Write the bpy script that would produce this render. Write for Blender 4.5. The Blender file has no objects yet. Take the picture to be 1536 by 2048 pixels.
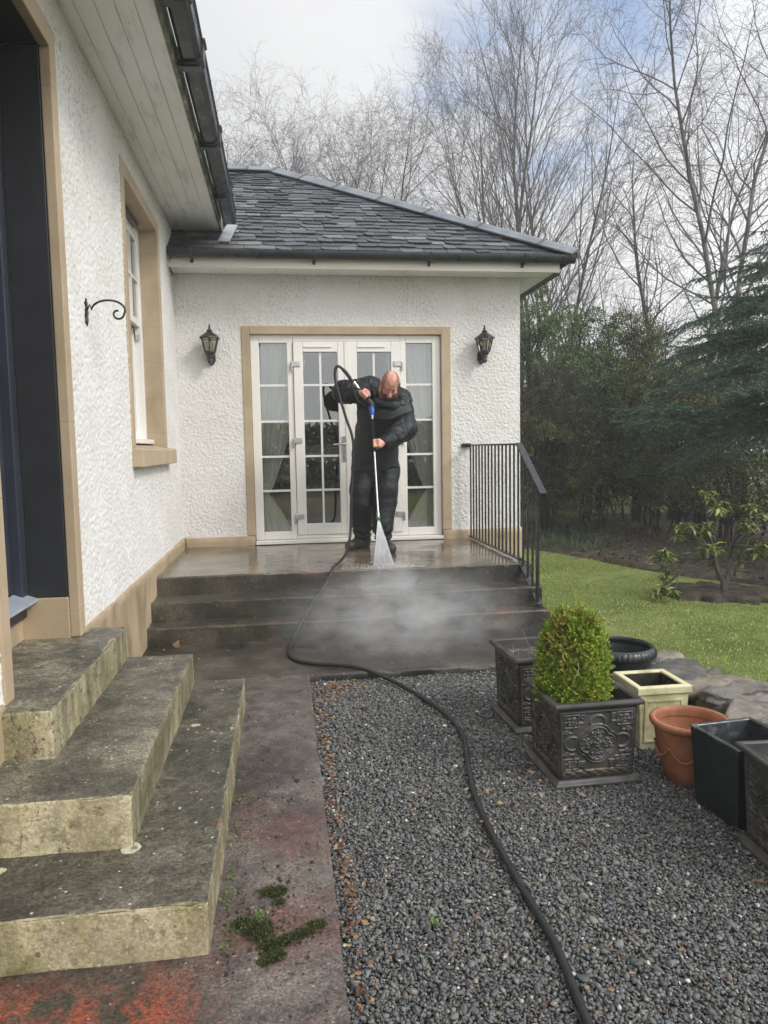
import bpy, math, random
import numpy as np
from mathutils import Vector, Matrix

S = bpy.context.scene
COL = S.collection
rad = math.radians

# ------------------------------------------------------------------ camera
FL, YAW, PITCH, ROLL, CH = 1487.3, 1.34308874e-01, -8.70116014e-02, -1.75885620e-02, 1.5
cf = Vector((math.sin(YAW) * math.cos(PITCH), math.cos(YAW) * math.cos(PITCH), math.sin(PITCH)))
cr0 = Vector((math.cos(YAW), -math.sin(YAW), 0)); cu0 = cr0.cross(cf)
cr = cr0 * math.cos(ROLL) + cu0 * math.sin(ROLL); cu = -cr0 * math.sin(ROLL) + cu0 * math.cos(ROLL)
cd = bpy.data.cameras.new('camera'); cam = bpy.data.objects.new('camera', cd); COL.objects.link(cam)
cd.sensor_fit = 'VERTICAL'; cd.sensor_height = 36.0; cd.sensor_width = 27.0
cd.lens = FL / 2048 * 36.0; cd.clip_start = 0.05; cd.clip_end = 2000
cam.matrix_world = Matrix(((cr.x, cu.x, -cf.x, 0), (cr.y, cu.y, -cf.y, 0), (cr.z, cu.z, -cf.z, CH), (0, 0, 0, 1)))
S.camera = cam

# ------------------------------------------------------------------ light
SUN_EL, SUN_AZ = 38.0, 128.0          # azimuth clockwise from +Y: behind the camera, to the right
sdir = Vector((math.sin(rad(SUN_AZ)) * math.cos(rad(SUN_EL)), math.cos(rad(SUN_AZ)) * math.cos(rad(SUN_EL)), math.sin(rad(SUN_EL))))
sl = bpy.data.lights.new('sun', 'SUN'); sl.energy = 1.7; sl.angle = rad(14); sl.color = (1.0, 0.96, 0.9)
so = bpy.data.objects.new('sun', sl); COL.objects.link(so)
so.rotation_euler = sdir.to_track_quat('Z', 'Y').to_euler()
S.view_settings.view_transform = 'Standard'; S.view_settings.look = 'None'
S.view_settings.gamma = 1; S.view_settings.exposure = 0.12; S.view_settings.use_curve_mapping = False

# ------------------------------------------------------------------ node helpers
def nd(nt, typ, ins=None, **props):
    n = nt.nodes.new('ShaderNode' + typ)
    for k, v in props.items(): setattr(n, k, v)
    for k, v in (ins or {}).items():
        s = n.inputs[k]
        if isinstance(v, bpy.types.NodeSocket): nt.links.new(v, s)
        else:
            if isinstance(v, (tuple, list)) and len(v) == 3 and s.type == 'RGBA': v = (*v, 1)
            s.default_value = v
    return n
def mth(nt, op, a, b=0.0, c=None, clamp=False):
    d = {0: a, 1: b}
    if c is not None: d[2] = c
    return nd(nt, 'Math', d, operation=op, use_clamp=clamp).outputs[0]
def ramp(nt, fac, stops, interp='LINEAR'):
    n = nt.nodes.new('ShaderNodeValToRGB'); cr_ = n.color_ramp; cr_.interpolation = interp
    while len(cr_.elements) < len(stops): cr_.elements.new(0.5)
    for e, (p, c) in zip(cr_.elements, stops):
        e.position = p; e.color = (c, c, c, 1) if not isinstance(c, (tuple, list)) else (*c[:3], 1)
    nt.links.new(fac, n.inputs[0]); return n.outputs[0]
def mixc(nt, fac, a, b, blend='MIX'):
    return nd(nt, 'MixRGB', {0: fac, 1: a, 2: b}, blend_type=blend).outputs[0]
def noise(nt, vec, scale, detail=4, rough=0.55, dist=0.0):
    return nd(nt, 'TexNoise', {'Vector': vec, 'Scale': scale, 'Detail': detail, 'Roughness': rough, 'Distortion': dist}).outputs[0]
def pos(nt): return nd(nt, 'NewGeometry').outputs['Position']
def objc(nt): return nd(nt, 'TexCoord').outputs['Object']
def scalev(nt, v, s): return nd(nt, 'Mapping', {'Vector': v, 'Scale': s}).outputs[0]
def sepz(nt, v): return nd(nt, 'SeparateXYZ', {0: v}).outputs
def bump(nt, h, strength=0.5, dist=0.01, nrm=None):
    d = {'Height': h, 'Strength': strength, 'Distance': dist}
    if nrm is not None: d['Normal'] = nrm
    return nd(nt, 'Bump', d).outputs[0]
def newmat(name):
    m = bpy.data.materials.new(name); m.use_nodes = True; nt = m.node_tree
    for n in list(nt.nodes): nt.nodes.remove(n)
    out = nd(nt, 'OutputMaterial'); b = nd(nt, 'BsdfPrincipled'); nt.links.new(b.outputs[0], out.inputs[0])
    return m, nt, b
def lk(nt, v, b, name):
    s = b.inputs[name]
    if isinstance(v, bpy.types.NodeSocket): nt.links.new(v, s)
    else: s.default_value = (*v, 1) if isinstance(v, (tuple, list)) and len(v) == 3 and s.type == 'RGBA' else v
def simple(name, stops, scale=6, rough=0.7, metal=0.0, bmp=None, coords='obj', detail=5, spec=None, coat=0.0, sv=None):
    """noise-mottled surface: stops for the colour ramp, bmp = (scale, strength, distance)"""
    m, nt, b = newmat(name); v = objc(nt) if coords == 'obj' else pos(nt)
    vv = scalev(nt, v, sv) if sv else v
    f = noise(nt, vv, scale, detail, 0.6)
    lk(nt, ramp(nt, f, stops), b, 'Base Color')
    if isinstance(rough, tuple):
        lk(nt, ramp(nt, noise(nt, v, scale * 1.7, 4), [(0.35, rough[0]), (0.65, rough[1])]), b, 'Roughness')
    else: lk(nt, rough, b, 'Roughness')
    lk(nt, metal, b, 'Metallic')
    if spec is not None: lk(nt, spec, b, 'Specular IOR Level')
    if coat: lk(nt, coat, b, 'Coat Weight'); lk(nt, 0.15, b, 'Coat Roughness')
    if bmp: lk(nt, bump(nt, noise(nt, v, bmp[0], 5, 0.6), bmp[1], bmp[2]), b, 'Normal')
    return m
def island(name, stops, rough=0.6, bmp=None, trans=0.0, interp='LINEAR', spec=0.5):
    """each loose piece (leaf, stone, slate) takes its own colour"""
    m, nt, b = newmat(name)
    r = nd(nt, 'NewGeometry').outputs['Random Per Island']
    c = ramp(nt, r, stops, interp)
    n2 = noise(nt, pos(nt), 40, 3)
    c = mixc(nt, 0.35, c, ramp(nt, n2, [(0.3, 0.25), (0.7, 1.0)]), 'MULTIPLY') if bmp else c
    lk(nt, c, b, 'Base Color'); lk(nt, rough, b, 'Roughness'); lk(nt, spec, b, 'Specular IOR Level')
    if bmp: lk(nt, bump(nt, noise(nt, pos(nt), bmp[0], 4), bmp[1], bmp[2]), b, 'Normal')
    if trans:
        t = nd(nt, 'BsdfTranslucent', {'Color': c})
        mx = nd(nt, 'MixShader', {0: trans, 1: b.outputs[0], 2: t.outputs[0]})
        nt.links.new(mx.outputs[0], nt.nodes['Material Output'].inputs[0])
    return m

# ------------------------------------------------------------------ world: sky texture behind a broken cloud deck
W = bpy.data.worlds.new('World'); S.world = W; W.use_nodes = True
wt = W.node_tree
for n in list(wt.nodes): wt.nodes.remove(n)
wo = nd(wt, 'OutputWorld'); bg = nd(wt, 'Background'); wt.links.new(bg.outputs[0], wo.inputs[0])
bg.inputs['Strength'].default_value = 0.1
sky = nd(wt, 'TexSky', sky_type='NISHITA', sun_disc=False, sun_elevation=rad(SUN_EL), sun_rotation=rad(SUN_AZ), altitude=100)
wd = nd(wt, 'TexCoord').outputs['Generated']
wx, wy, wz = sepz(wt, wd)
# stretch the cloud pattern towards the horizon, as a flat deck seen from below
zz = mth(wt, 'ADD', mth(wt, 'MAXIMUM', wz, 0.0), 0.25)
cv = nd(wt, 'CombineXYZ', {0: mth(wt, 'DIVIDE', wx, zz), 1: mth(wt, 'DIVIDE', wy, zz), 2: 0.0}).outputs[0]
cn = noise(wt, cv, 1.3, 7, 0.55, 0.3)
cn2 = noise(wt, cv, 0.55, 5, 0.5, 0.2)
gap_dir = Vector((0.297, 0.828, 0.476)).normalized()
gd = nd(wt, 'VectorMath', {0: wd, 1: tuple(gap_dir)}, operation='DOT_PRODUCT').outputs['Value']
gap = ramp(wt, mth(wt, 'MULTIPLY_ADD', mth(wt, 'SUBTRACT', noise(wt, cv, 2.0, 5, 0.55, 0.6), 0.5), 0.05, gd), [(0.987, 0.0), (0.998, 1.0)])
hole = mth(wt, 'MULTIPLY', gap, ramp(wt, noise(wt, cv, 2.2, 5, 0.5, 0.5), [(0.34, 0.4), (0.52, 1.0)]))
cover = mth(wt, 'SUBTRACT', 1.0, mth(wt, 'MULTIPLY', hole, 0.95), clamp=True)
sd = nd(wt, 'VectorMath', {0: wd, 1: tuple(sdir)}, operation='DOT_PRODUCT').outputs['Value']
glow = mth(wt, 'POWER', mth(wt, 'MAXIMUM', mth(wt, 'MULTIPLY_ADD', sd, 0.5, 0.5), 0.0), 3.0)
shade = ramp(wt, cn, [(0.3, (0.83, 0.845, 0.87)), (0.62, (1.0, 1.0, 1.0))])
shade2 = ramp(wt, cn2, [(0.35, (0.90, 0.91, 0.94)), (0.6, (1.0, 1.0, 1.0))])
cl = mixc(wt, 1.0, shade, shade2, 'MULTIPLY')
hor = ramp(wt, wz, [(0.0, 0.93), (0.22, 1.06), (0.75, 0.98)])
lum = mth(wt, 'MULTIPLY', mth(wt, 'MULTIPLY_ADD', glow, 17.5, 7.0), hor)
clb = nd(wt, 'VectorMath', {0: cl, 'Scale': lum}, operation='SCALE').outputs[0]
skb = nd(wt, 'VectorMath', {0: sky.outputs[0], 'Scale': 2.1}, operation='SCALE').outputs[0]
wt.links.new(mixc(wt, cover, skb, clb), bg.inputs['Color'])
# ------------------------------------------------------------------ object helpers
TLOC = {}
def thing(name, label, cat, loc=(0, 0, 0), rotz=0.0, group=None, kind=None):
    o = bpy.data.objects.new(name, None); COL.objects.link(o); o.empty_display_size = 0.1
    o.location = loc; o.rotation_euler = (0, 0, rotz)
    tag(o, label, cat, group, kind)
    TLOC[o.name] = Matrix.Translation(Vector(loc)) @ Matrix.Rotation(rotz, 4, 'Z')
    return o
def tag(o, label=None, cat=None, group=None, kind=None):
    if label: o['label'] = label
    if cat: o['category'] = cat
    if group: o['group'] = group
    if kind: o['kind'] = kind
    return o
def link(name, me, m, parent=None, world=False, smooth=False, bevel=0.0):
    o = bpy.data.objects.new(name, me); COL.objects.link(o)
    if m is not None and len(me.materials) == 0:
        for mm in (m if isinstance(m, (list, tuple)) else [m]): me.materials.append(mm)
    if parent is not None:
        o.parent = parent
        if world:
            root = parent
            while root.parent is not None: root = root.parent
            if root.name in TLOC and parent is root: o.matrix_parent_inverse = TLOC[root.name].inverted()
    if smooth: me.polygons.foreach_set('use_smooth', [True] * len(me.polygons))
    if bevel:
        md = o.modifiers.new('bevel', 'BEVEL'); md.width = bevel; md.segments = 2; md.limit_method = 'ANGLE'; md.angle_limit = rad(40)
    return o
def mesh_np(name, V, F):
    """V (n,3) array, F (m,3) or (m,4) array or list of such"""
    V = np.asarray(V, np.float32)
    Fs = [np.asarray(f, np.int32) for f in (F if isinstance(F, list) else [F]) if len(f)]
    me = bpy.data.meshes.new(name)
    me.vertices.add(len(V)); me.vertices.foreach_set('co', V.ravel())
    nl = sum(f.size for f in Fs); npol = sum(len(f) for f in Fs)
    me.loops.add(nl); me.loops.foreach_set('vertex_index', np.concatenate([f.ravel() for f in Fs]))
    me.polygons.add(npol)
    sizes = np.concatenate([np.full(len(f), f.shape[1], np.int32) for f in Fs])
    st = np.concatenate([[0], np.cumsum(sizes)[:-1]]).astype(np.int32)
    me.polygons.foreach_set('loop_start', st)
    me.update(calc_edges=True); me.validate()
    return me
class MB:
    def __init__(s): s.v = []; s.f = []
    def add(s, vs, fs):
        b = len(s.v); s.v += [tuple(map(float, p)) for p in vs]; s.f += [tuple(b + i for i in f) for f in fs]; return s
    def box(s, x0, x1, y0, y1, z0, z1):
        return s.add([(x0, y0, z0), (x1, y0, z0), (x1, y1, z0), (x0, y1, z0), (x0, y0, z1), (x1, y0, z1), (x1, y1, z1), (x0, y1, z1)],
                     [(0, 3, 2, 1), (4, 5, 6, 7), (0, 1, 5, 4), (1, 2, 6, 5), (2, 3, 7, 6), (3, 0, 4, 7)])
    def hexa(s, p): return s.add(p, [(0, 3, 2, 1), (4, 5, 6, 7), (0, 1, 5, 4), (1, 2, 6, 5), (2, 3, 7, 6), (3, 0, 4, 7)])
    def bar(s, a, b, w, h, up=(0, 0, 1)):
        a, b = Vector(a), Vector(b); d = (b - a).normalized(); x = d.cross(Vector(up)).normalized() * w / 2; y = x.cross(d).normalized() * h / 2
        return s.hexa([a - x - y, a + x - y, b + x - y, b - x - y, a - x + y, a + x + y, b + x + y, b - x + y])
    def tube(s, pts, r, n=10, cap=True):
        pts = [Vector(p) for p in pts]; m = len(pts); rr = r if isinstance(r, (list, tuple, np.ndarray)) else [r] * m
        t0 = (pts[1] - pts[0]).normalized(); up = Vector((0, 0, 1)) if abs(t0.z) < 0.9 else Vector((1, 0, 0))
        x = t0.cross(up).normalized(); b = len(s.v); vs = []
        for i, p in enumerate(pts):
            t = (pts[min(i + 1, m - 1)] - pts[max(i - 1, 0)]).normalized()
            x = (x - t * x.dot(t)).normalized(); y = t.cross(x)
            for k in range(n):
                a = 2 * math.pi * k / n; vs.append(p + (x * math.cos(a) + y * math.sin(a)) * rr[i])
        fs = [(i * n + k, i * n + (k + 1) % n, (i + 1) * n + (k + 1) % n, (i + 1) * n + k) for i in range(m - 1) for k in range(n)]
        if cap: fs += [tuple(range(n - 1, -1, -1)), tuple((m - 1) * n + k for k in range(n))]
        return s.add(vs, fs)
    def lathe(s, prof, n=24, c=(0, 0, 0), closed=False, sq=None, rot=0.0):
        vs = []
        for (r, z) in prof:
            for k in range(n):
                a = 2 * math.pi * k / n + rot
                vs.append((c[0] + r * math.cos(a), c[1] + r * math.sin(a), c[2] + z))
        m = len(prof)
        fs = [(i * n + k, i * n + (k + 1) % n, (i + 1) * n + (k + 1) % n, (i + 1) * n + k) for i in range(m - 1) for k in range(n)]
        if closed: fs += [((m - 1) * n + k, (m - 1) * n + (k + 1) % n, (k + 1) % n, k) for k in range(n)]
        else: fs += [tuple(range(n - 1, -1, -1)), tuple((m - 1) * n + k for k in range(n))]
        return s.add(vs, fs)
    def prism(s, poly, d0, d1, axis='y'):
        n = len(poly); vs = []
        for d in (d0, d1):
            for (a, b) in poly: vs.append({'y': (a, d, b), 'x': (d, a, b), 'z': (a, b, d)}[axis])
        return s.add(vs, [tuple(range(n)), tuple(range(2 * n - 1, n - 1, -1))] + [(i, n + i, n + (i + 1) % n, (i + 1) % n) for i in range(n)])
    def sphere(s, c, r, n=12, m=8, sc=(1, 1, 1)):
        prof = [(r * math.sin(math.pi * i / m), -r * math.cos(math.pi * i / m)) for i in range(m + 1)]
        b = len(s.v); s.lathe([(max(p[0], 1e-4), p[1]) for p in prof], n)
        for i in range(b, len(s.v)):
            p = s.v[i]; s.v[i] = (c[0] + p[0] * sc[0], c[1] + p[1] * sc[1], c[2] + p[2] * sc[2])
        return s
    def build(s, name, m, parent=None, world=False, smooth=False, bevel=0.0):
        me = bpy.data.meshes.new(name); me.from_pydata(s.v, [], s.f)
        import bmesh
        bm = bmesh.new(); bm.from_mesh(me); bmesh.ops.recalc_face_normals(bm, faces=bm.faces); bm.to_mesh(me); bm.free()
        o = link(name, me, m, parent, world, False, bevel)
        if smooth:
            me.polygons.foreach_set('use_smooth', [True] * len(me.polygons)); me.set_sharp_from_angle(angle=rad(smooth if smooth is not True else 40))
        return o
def copy_tree(o, parent=None):
    c = o.copy(); COL.objects.link(c)
    if parent is not None: c.parent = parent
    for ch in [x for x in bpy.data.objects if x.parent == o]: copy_tree(ch, c)
    return c
# ---- numpy noise
def _h(ix, iy, iz, seed):
    h = (ix.astype(np.int64) * 374761393 + iy.astype(np.int64) * 668265263 + iz.astype(np.int64) * 2147483647 + seed * 1274126177) & 0xffffffff
    h = ((h ^ (h >> 13)) * 1274126177) & 0xffffffff
    h = ((h ^ (h >> 16)) * 2246822519) & 0xffffffff
    return ((h ^ (h >> 15)) & 0xffff).astype(np.float32) / 65535.0
def vnoise(P, scale, seed=0):
    p = np.asarray(P, np.float32) * scale; i = np.floor(p).astype(np.int64); f = p - i; f = f * f * (3 - 2 * f)
    r = 0
    for dx in (0, 1):
        for dy in (0, 1):
            for dz in (0, 1):
                w = (f[..., 0] if dx else 1 - f[..., 0]) * (f[..., 1] if dy else 1 - f[..., 1]) * (f[..., 2] if dz else 1 - f[..., 2])
                r = r + w * _h(i[..., 0] + dx, i[..., 1] + dy, i[..., 2] + dz, seed)
    return r - 0.5
def fbm(P, scale, seed=0, o=4):
    r = 0; a = 1.0
    for k in range(o): r = r + a * vnoise(P, scale * 2 ** k, seed + k * 17); a *= 0.5
    return r
def dash(U, V, cell, seed):
    """height 0..1 of thrown pebble-dash lumps on a plane"""
    iu = np.floor(U / cell).astype(np.int64); iv = np.floor(V / cell).astype(np.int64); h = np.zeros_like(U)
    for du in (-1, 0, 1):
        for dv in (-1, 0, 1):
            a, b = iu + du, iv + dv
            cx = (a + 0.5 + 0.9 * (_h(a, b, b * 0, seed) - 0.5)) * cell; cy = (b + 0.5 + 0.9 * (_h(a, b, b * 0 + 1, seed) - 0.5)) * cell
            r = cell * (0.55 + 0.5 * _h(a, b, b * 0 + 2, seed)); s = 0.35 + 0.65 * _h(a, b, b * 0 + 3, seed)
            an = 6.28 * _h(a, b, b * 0 + 4, seed); el = 0.65 + 0.35 * _h(a, b, b * 0 + 5, seed)
            x, y = U - cx, V - cy; xr = x * np.cos(an) + y * np.sin(an); yr = (-x * np.sin(an) + y * np.cos(an)) / el
            h = np.maximum(h, s * np.sqrt(np.maximum(0, 1 - (xr * xr + yr * yr) / (r * r))))
    return h
def grid_faces(nu, nv, keep=None):
    i = np.arange(nu * nv).reshape(nu, nv)
    f = np.stack([i[:-1, :-1], i[1:, :-1], i[1:, 1:], i[:-1, 1:]], -1).reshape(-1, 4)
    return f if keep is None else f[keep.ravel()]
def rbox_np(x0, x1, y0, y1, z0, z1, res=0.03, r=0.015, amp=0.003, nscale=25, seed=0, bottom=False, chip=0.0):
    """box with rounded, worn edges and an uneven surface"""
    chipl = np.arange(0.006, 0.05, 0.008) if chip else np.zeros(0)
    Vs, Fs, b = [], [], 0
    dims = [(x0, x1), (y0, y1), (z0, z1)]
    for ax in range(3):
        u, v = (ax + 1) % 3, (ax + 2) % 3
        for side in (0, 1):
            if ax == 2 and side == 0 and not bottom: continue
            def pts(lo, hi):
                n = max(2, int((hi - lo) / res)); t = np.linspace(lo, hi, n + 1)
                e = min(r * 0.5, (hi - lo) * 0.2); return np.unique(np.concatenate([t, [lo + e, hi - e, lo + 2 * e, hi - 2 * e], lo + chipl[chipl < (hi - lo) / 3], hi - chipl[chipl < (hi - lo) / 3]]))
            a, c = pts(*dims[u]), pts(*dims[v])
            A, Cc = np.meshgrid(a, c, indexing='ij'); P = np.zeros(A.shape + (3,))
            P[..., u] = A; P[..., v] = Cc; P[..., ax] = dims[ax][side]
            f = grid_faces(len(a), len(c)) + b
            if side == 0: f = f[:, ::-1]
            Vs.append(P.reshape(-1, 3)); Fs.append(f); b += len(Vs[-1])
    P = np.concatenate(Vs); lo = np.array([x0, y0, z0]) + r; hi = np.array([x1, y1, z1]) - r
    q = np.clip(P, lo, np.maximum(lo, hi)); d = P - q; n = np.linalg.norm(d, axis=1, keepdims=True); n[n == 0] = 1; d /= n
    rr = r * (1 + 0.9 * fbm(P, 9, seed + 5, 3)[:, None])
    P2 = q + d * r; edge = (np.abs(d) > 0.05).sum(1) > 1
    P2 = P2 + d * (amp * fbm(P, nscale, seed, 4)[:, None]) - d * np.where(edge, np.maximum(0, fbm(P, 14, seed + 9, 4) + 0.05) * r * 1.7, 0)[:, None]
    if chip:
        # broken arrises: bites taken out where two faces meet
        dd = np.sort(np.stack([np.minimum(P[:, k] - dims[k][0], dims[k][1] - P[:, k]) for k in range(3)], 1), axis=1); e2 = dd[:, 1]
        bite = np.clip(fbm(P, 9, seed + 31, 5) * 1.5 - 0.42, 0, 1) * chip + np.clip(fbm(P, 26, seed + 37, 4) * 1.6 - 0.30, 0, 1) * chip * 0.45
        cdir = unit(np.clip(P, lo + 0.03, np.maximum(lo + 0.03, hi - 0.03)) - P)
        P2 = P2 + cdir * (np.clip(bite - e2 * 0.7, 0, None))[:, None]
    return P2, np.concatenate(Fs)
def rbox(name, dims, m, parent=None, world=False, **k):
    V, F = rbox_np(*dims, **k); return link(name, mesh_np(name, V, F), m, parent, world, smooth=True)
_t = (1 + 5 ** 0.5) / 2
ICO_V = np.array([(-1, _t, 0), (1, _t, 0), (-1, -_t, 0), (1, -_t, 0), (0, -1, _t), (0, 1, _t), (0, -1, -_t), (0, 1, -_t), (_t, 0, -1), (_t, 0, 1), (-_t, 0, -1), (-_t, 0, 1)]); ICO_V /= np.linalg.norm(ICO_V[0])
ICO_F = np.array([(0, 11, 5), (0, 5, 1), (0, 1, 7), (0, 7, 10), (0, 10, 11), (1, 5, 9), (5, 11, 4), (11, 10, 2), (10, 7, 6), (7, 1, 8), (3, 9, 4), (3, 4, 2), (3, 2, 6), (3, 6, 8), (3, 8, 9), (4, 9, 5), (2, 4, 11), (6, 2, 10), (8, 6, 7), (9, 8, 1)])
def subdiv(V, F):
    V = [tuple(v) for v in V]; mid = {}; out = []
    def mp(a, b):
        k = (min(a, b), max(a, b))
        if k not in mid:
            p = np.array(V[a]) + np.array(V[b]); p /= np.linalg.norm(p); V.append(tuple(p)); mid[k] = len(V) - 1
        return mid[k]
    for a, b, c in F:
        x, y, z = mp(a, b), mp(b, c), mp(c, a); out += [(a, x, z), (b, y, x), (c, z, y), (x, y, z)]
    return np.array(V), np.array(out)
ICO2_V, ICO2_F = subdiv(ICO_V, ICO_F); ICO3_V, ICO3_F = subdiv(ICO2_V, ICO2_F); ICO4_V, ICO4_F = subdiv(ICO3_V, ICO3_F)
def rocks(rng, C, size, flat=(0.45, 0.8), tilt=0.5, base=0, planes=11, hmin=0.62):
    """faceted stones: C (n,3) centres, size (n,) long half-axis"""
    D, F = [(ICO_V, ICO_F), (ICO2_V, ICO2_F), (ICO3_V, ICO3_F), (ICO4_V, ICO4_F)][base]
    n = len(C); out = np.empty((n, len(D), 3), np.float32)
    for s in range(0, n, 4000):
        e = min(n, s + 4000); k = e - s
        N = rng.normal(size=(k, planes, 3)); N /= np.linalg.norm(N, axis=2, keepdims=True); h = rng.uniform(hmin, 1.0, (k, planes))
        dd = np.einsum('jc,kpc->kjp', D, N); r = np.min(np.where(dd > 0.05, h[:, None, :] / np.maximum(dd, 0.05), 1.25), axis=2); r = np.minimum(r, 1.25)
        P = D[None] * r[..., None]
        sc = np.stack([np.ones(k), rng.uniform(0.55, 0.95, k), rng.uniform(*flat, k)], 1); P = P * sc[:, None] * size[s:e, None, None]
        out[s:e] = np.einsum('kij,kpj->kpi', rotm(rng, k, tilt), P) + C[s:e, None]
    FF = (F[None] + (np.arange(n) * len(D))[:, None, None]).reshape(-1, 3)
    return out.reshape(-1, 3), FF
def rotm(rng, k, tilt):
    a = rng.uniform(0, 2 * np.pi, k); tx = rng.normal(0, tilt, k); ty = rng.normal(0, tilt, k)
    c, s = np.cos(a), np.sin(a); z, o = np.zeros(k), np.ones(k)
    Rz = np.stack([np.stack([c, -s, z], 1), np.stack([s, c, z], 1), np.stack([z, z, o], 1)], 1)
    c, s = np.cos(tx), np.sin(tx); Rx = np.stack([np.stack([o, z, z], 1), np.stack([z, c, -s], 1), np.stack([z, s, c], 1)], 1)
    c, s = np.cos(ty), np.sin(ty); Ry = np.stack([np.stack([c, z, s], 1), np.stack([z, o, z], 1), np.stack([-s, z, c], 1)], 1)
    return Rx @ Ry @ Rz
def unit(v): return v / np.maximum(np.linalg.norm(v, axis=-1, keepdims=True), 1e-9)
def leaves_np(C, A, N, L, Wd, fold=0.25, curl=0.15):
    """leaves: centre of stalk C, axis A, normal N; 6 verts, 4 tris folded on the midrib"""
    A = unit(A); Sd = unit(np.cross(A, N)); N = np.cross(Sd, A); L = L[:, None]; Wd = Wd[:, None]
    p0 = C; p1 = C + A * L * 0.45 + Sd * Wd * 0.5 + N * Wd * fold; p2 = C + A * L * 0.45 - Sd * Wd * 0.5 + N * Wd * fold
    pm = C + A * L * 0.5; p3 = C + A * L - N * L * curl
    V = np.stack([p0, p1, p2, pm, p3], 1).reshape(-1, 3); n = len(C)
    f = np.array([(0, 1, 3), (0, 3, 2), (1, 4, 3), (3, 4, 2)]); F = (f[None] + (np.arange(n) * 5)[:, None, None]).reshape(-1, 3)
    return V, F
def cat(parts):
    b = 0; V, F = [], []
    for v, f in parts: V.append(v); F.append(f + b); b += len(v)
    return np.concatenate(V), np.concatenate(F)
def tubes_np(lines, radii, n):
    """batch of polylines (all the same number of points) as n-sided tubes; lines (m,k,3), radii (m,k)"""
    m, k, _ = lines.shape; t = np.gradient(lines, axis=1); t = unit(t)
    up = np.where(np.abs(t[..., 2:3]) < 0.9, np.array([0, 0, 1.0]), np.array([1.0, 0, 0])); x = unit(np.cross(t, up)); y = np.cross(t, x)
    a = 2 * np.pi * np.arange(n) / n
    V = lines[:, :, None] + radii[:, :, None, None] * (x[:, :, None] * np.cos(a)[None, None, :, None] + y[:, :, None] * np.sin(a)[None, None, :, None])
    idx = np.arange(m * k * n).reshape(m, k, n); nx = np.roll(idx, -1, axis=2)
    F = np.stack([idx[:, :-1], nx[:, :-1], nx[:, 1:], idx[:, 1:]], -1).reshape(-1, 4)
    return V.reshape(-1, 3), F
# ------------------------------------------------------------------ materials
def grit(nt, p, c, amt=0.6, sc=130, pale=(0.42, 0.39, 0.32), pk=0.80, crack=0.0):
    """aggregate showing through worn concrete: every grain its own tone, pale and dark specks, hairline cracks"""
    v1 = nd(nt, 'TexVoronoi', {'Vector': p, 'Scale': float(sc)}); g1 = ramp(nt, sepz(nt, v1.outputs['Color'])[0], [(0.0, 0.50), (0.5, 0.95), (1.0, 1.55)])
    c = mixc(nt, amt, c, g1, 'MULTIPLY')
    v2 = nd(nt, 'TexVoronoi', {'Vector': p, 'Scale': 46.0}); c2 = sepz(nt, v2.outputs['Color'])
    sp = mth(nt, 'MULTIPLY', mth(nt, 'LESS_THAN', v2.outputs['Distance'], mth(nt, 'MULTIPLY_ADD', c2[1], 0.22, 0.05)), mth(nt, 'GREATER_THAN', c2[0], pk))
    c = mixc(nt, mth(nt, 'MULTIPLY', sp, 0.8), c, pale)
    v3 = nd(nt, 'TexVoronoi', {'Vector': p, 'Scale': 30.0}); c3 = sepz(nt, v3.outputs['Color'])
    pt = mth(nt, 'MULTIPLY', mth(nt, 'LESS_THAN', v3.outputs['Distance'], mth(nt, 'MULTIPLY_ADD', c3[1], 0.28, 0.06)), mth(nt, 'GREATER_THAN', c3[0], 0.72))
    c = mixc(nt, mth(nt, 'MULTIPLY', pt, 0.6), c, (0.022, 0.020, 0.015))
    if crack:
        k = mth(nt, 'ABSOLUTE', mth(nt, 'SUBTRACT', noise(nt, p, 1.7, 6, 0.55, 0.4), 0.5)); k = mth(nt, 'MULTIPLY', mth(nt, 'LESS_THAN', k, 0.0022), ramp(nt, noise(nt, p, 1.1, 2), [(0.55, 0.0), (0.58, 1.0)]))
        c = mixc(nt, mth(nt, 'MULTIPLY', k, crack), c, (0.018, 0.016, 0.012))
    return c
def mat_harl():
    m, nt, b = newmat('harl'); p = pos(nt); x, y, z = sepz(nt, p)
    base = ramp(nt, noise(nt, p, 3, 4), [(0.3, (0.66, 0.64, 0.605)), (0.7, (0.735, 0.725, 0.705))])
    # grime under the eaves and pink-grey soot flecks
    hi = nd(nt, 'MapRange', {'Value': z, 1: 2.55, 2: 3.7, 3: 0.0, 4: 1.0}).outputs[0]
    fl = ramp(nt, noise(nt, p, 34, 5, 0.7), [(0.50, 0.0), (0.66, 1.0)])
    pt = ramp(nt, noise(nt, p, 2.2, 5, 0.6), [(0.40, 0.15), (0.64, 1.0)])
    g = mth(nt, 'MULTIPLY', mth(nt, 'MULTIPLY', fl, pt), mth(nt, 'MULTIPLY_ADD', hi, 0.95, 0.20))
    c = mixc(nt, g, base, (0.13, 0.12, 0.105))
    film = mth(nt, 'MULTIPLY', hi, ramp(nt, noise(nt, p, 1.6, 4), [(0.3, 0.2), (0.7, 0.55)]))
    c = mixc(nt, film, c, (0.42, 0.40, 0.34))
    lk(nt, c, b, 'Base Color'); lk(nt, 0.85, b, 'Roughness')
    lk(nt, bump(nt, noise(nt, p, 160, 3), 0.35, 0.002), b, 'Normal'); return m
HARL = mat_harl()
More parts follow.
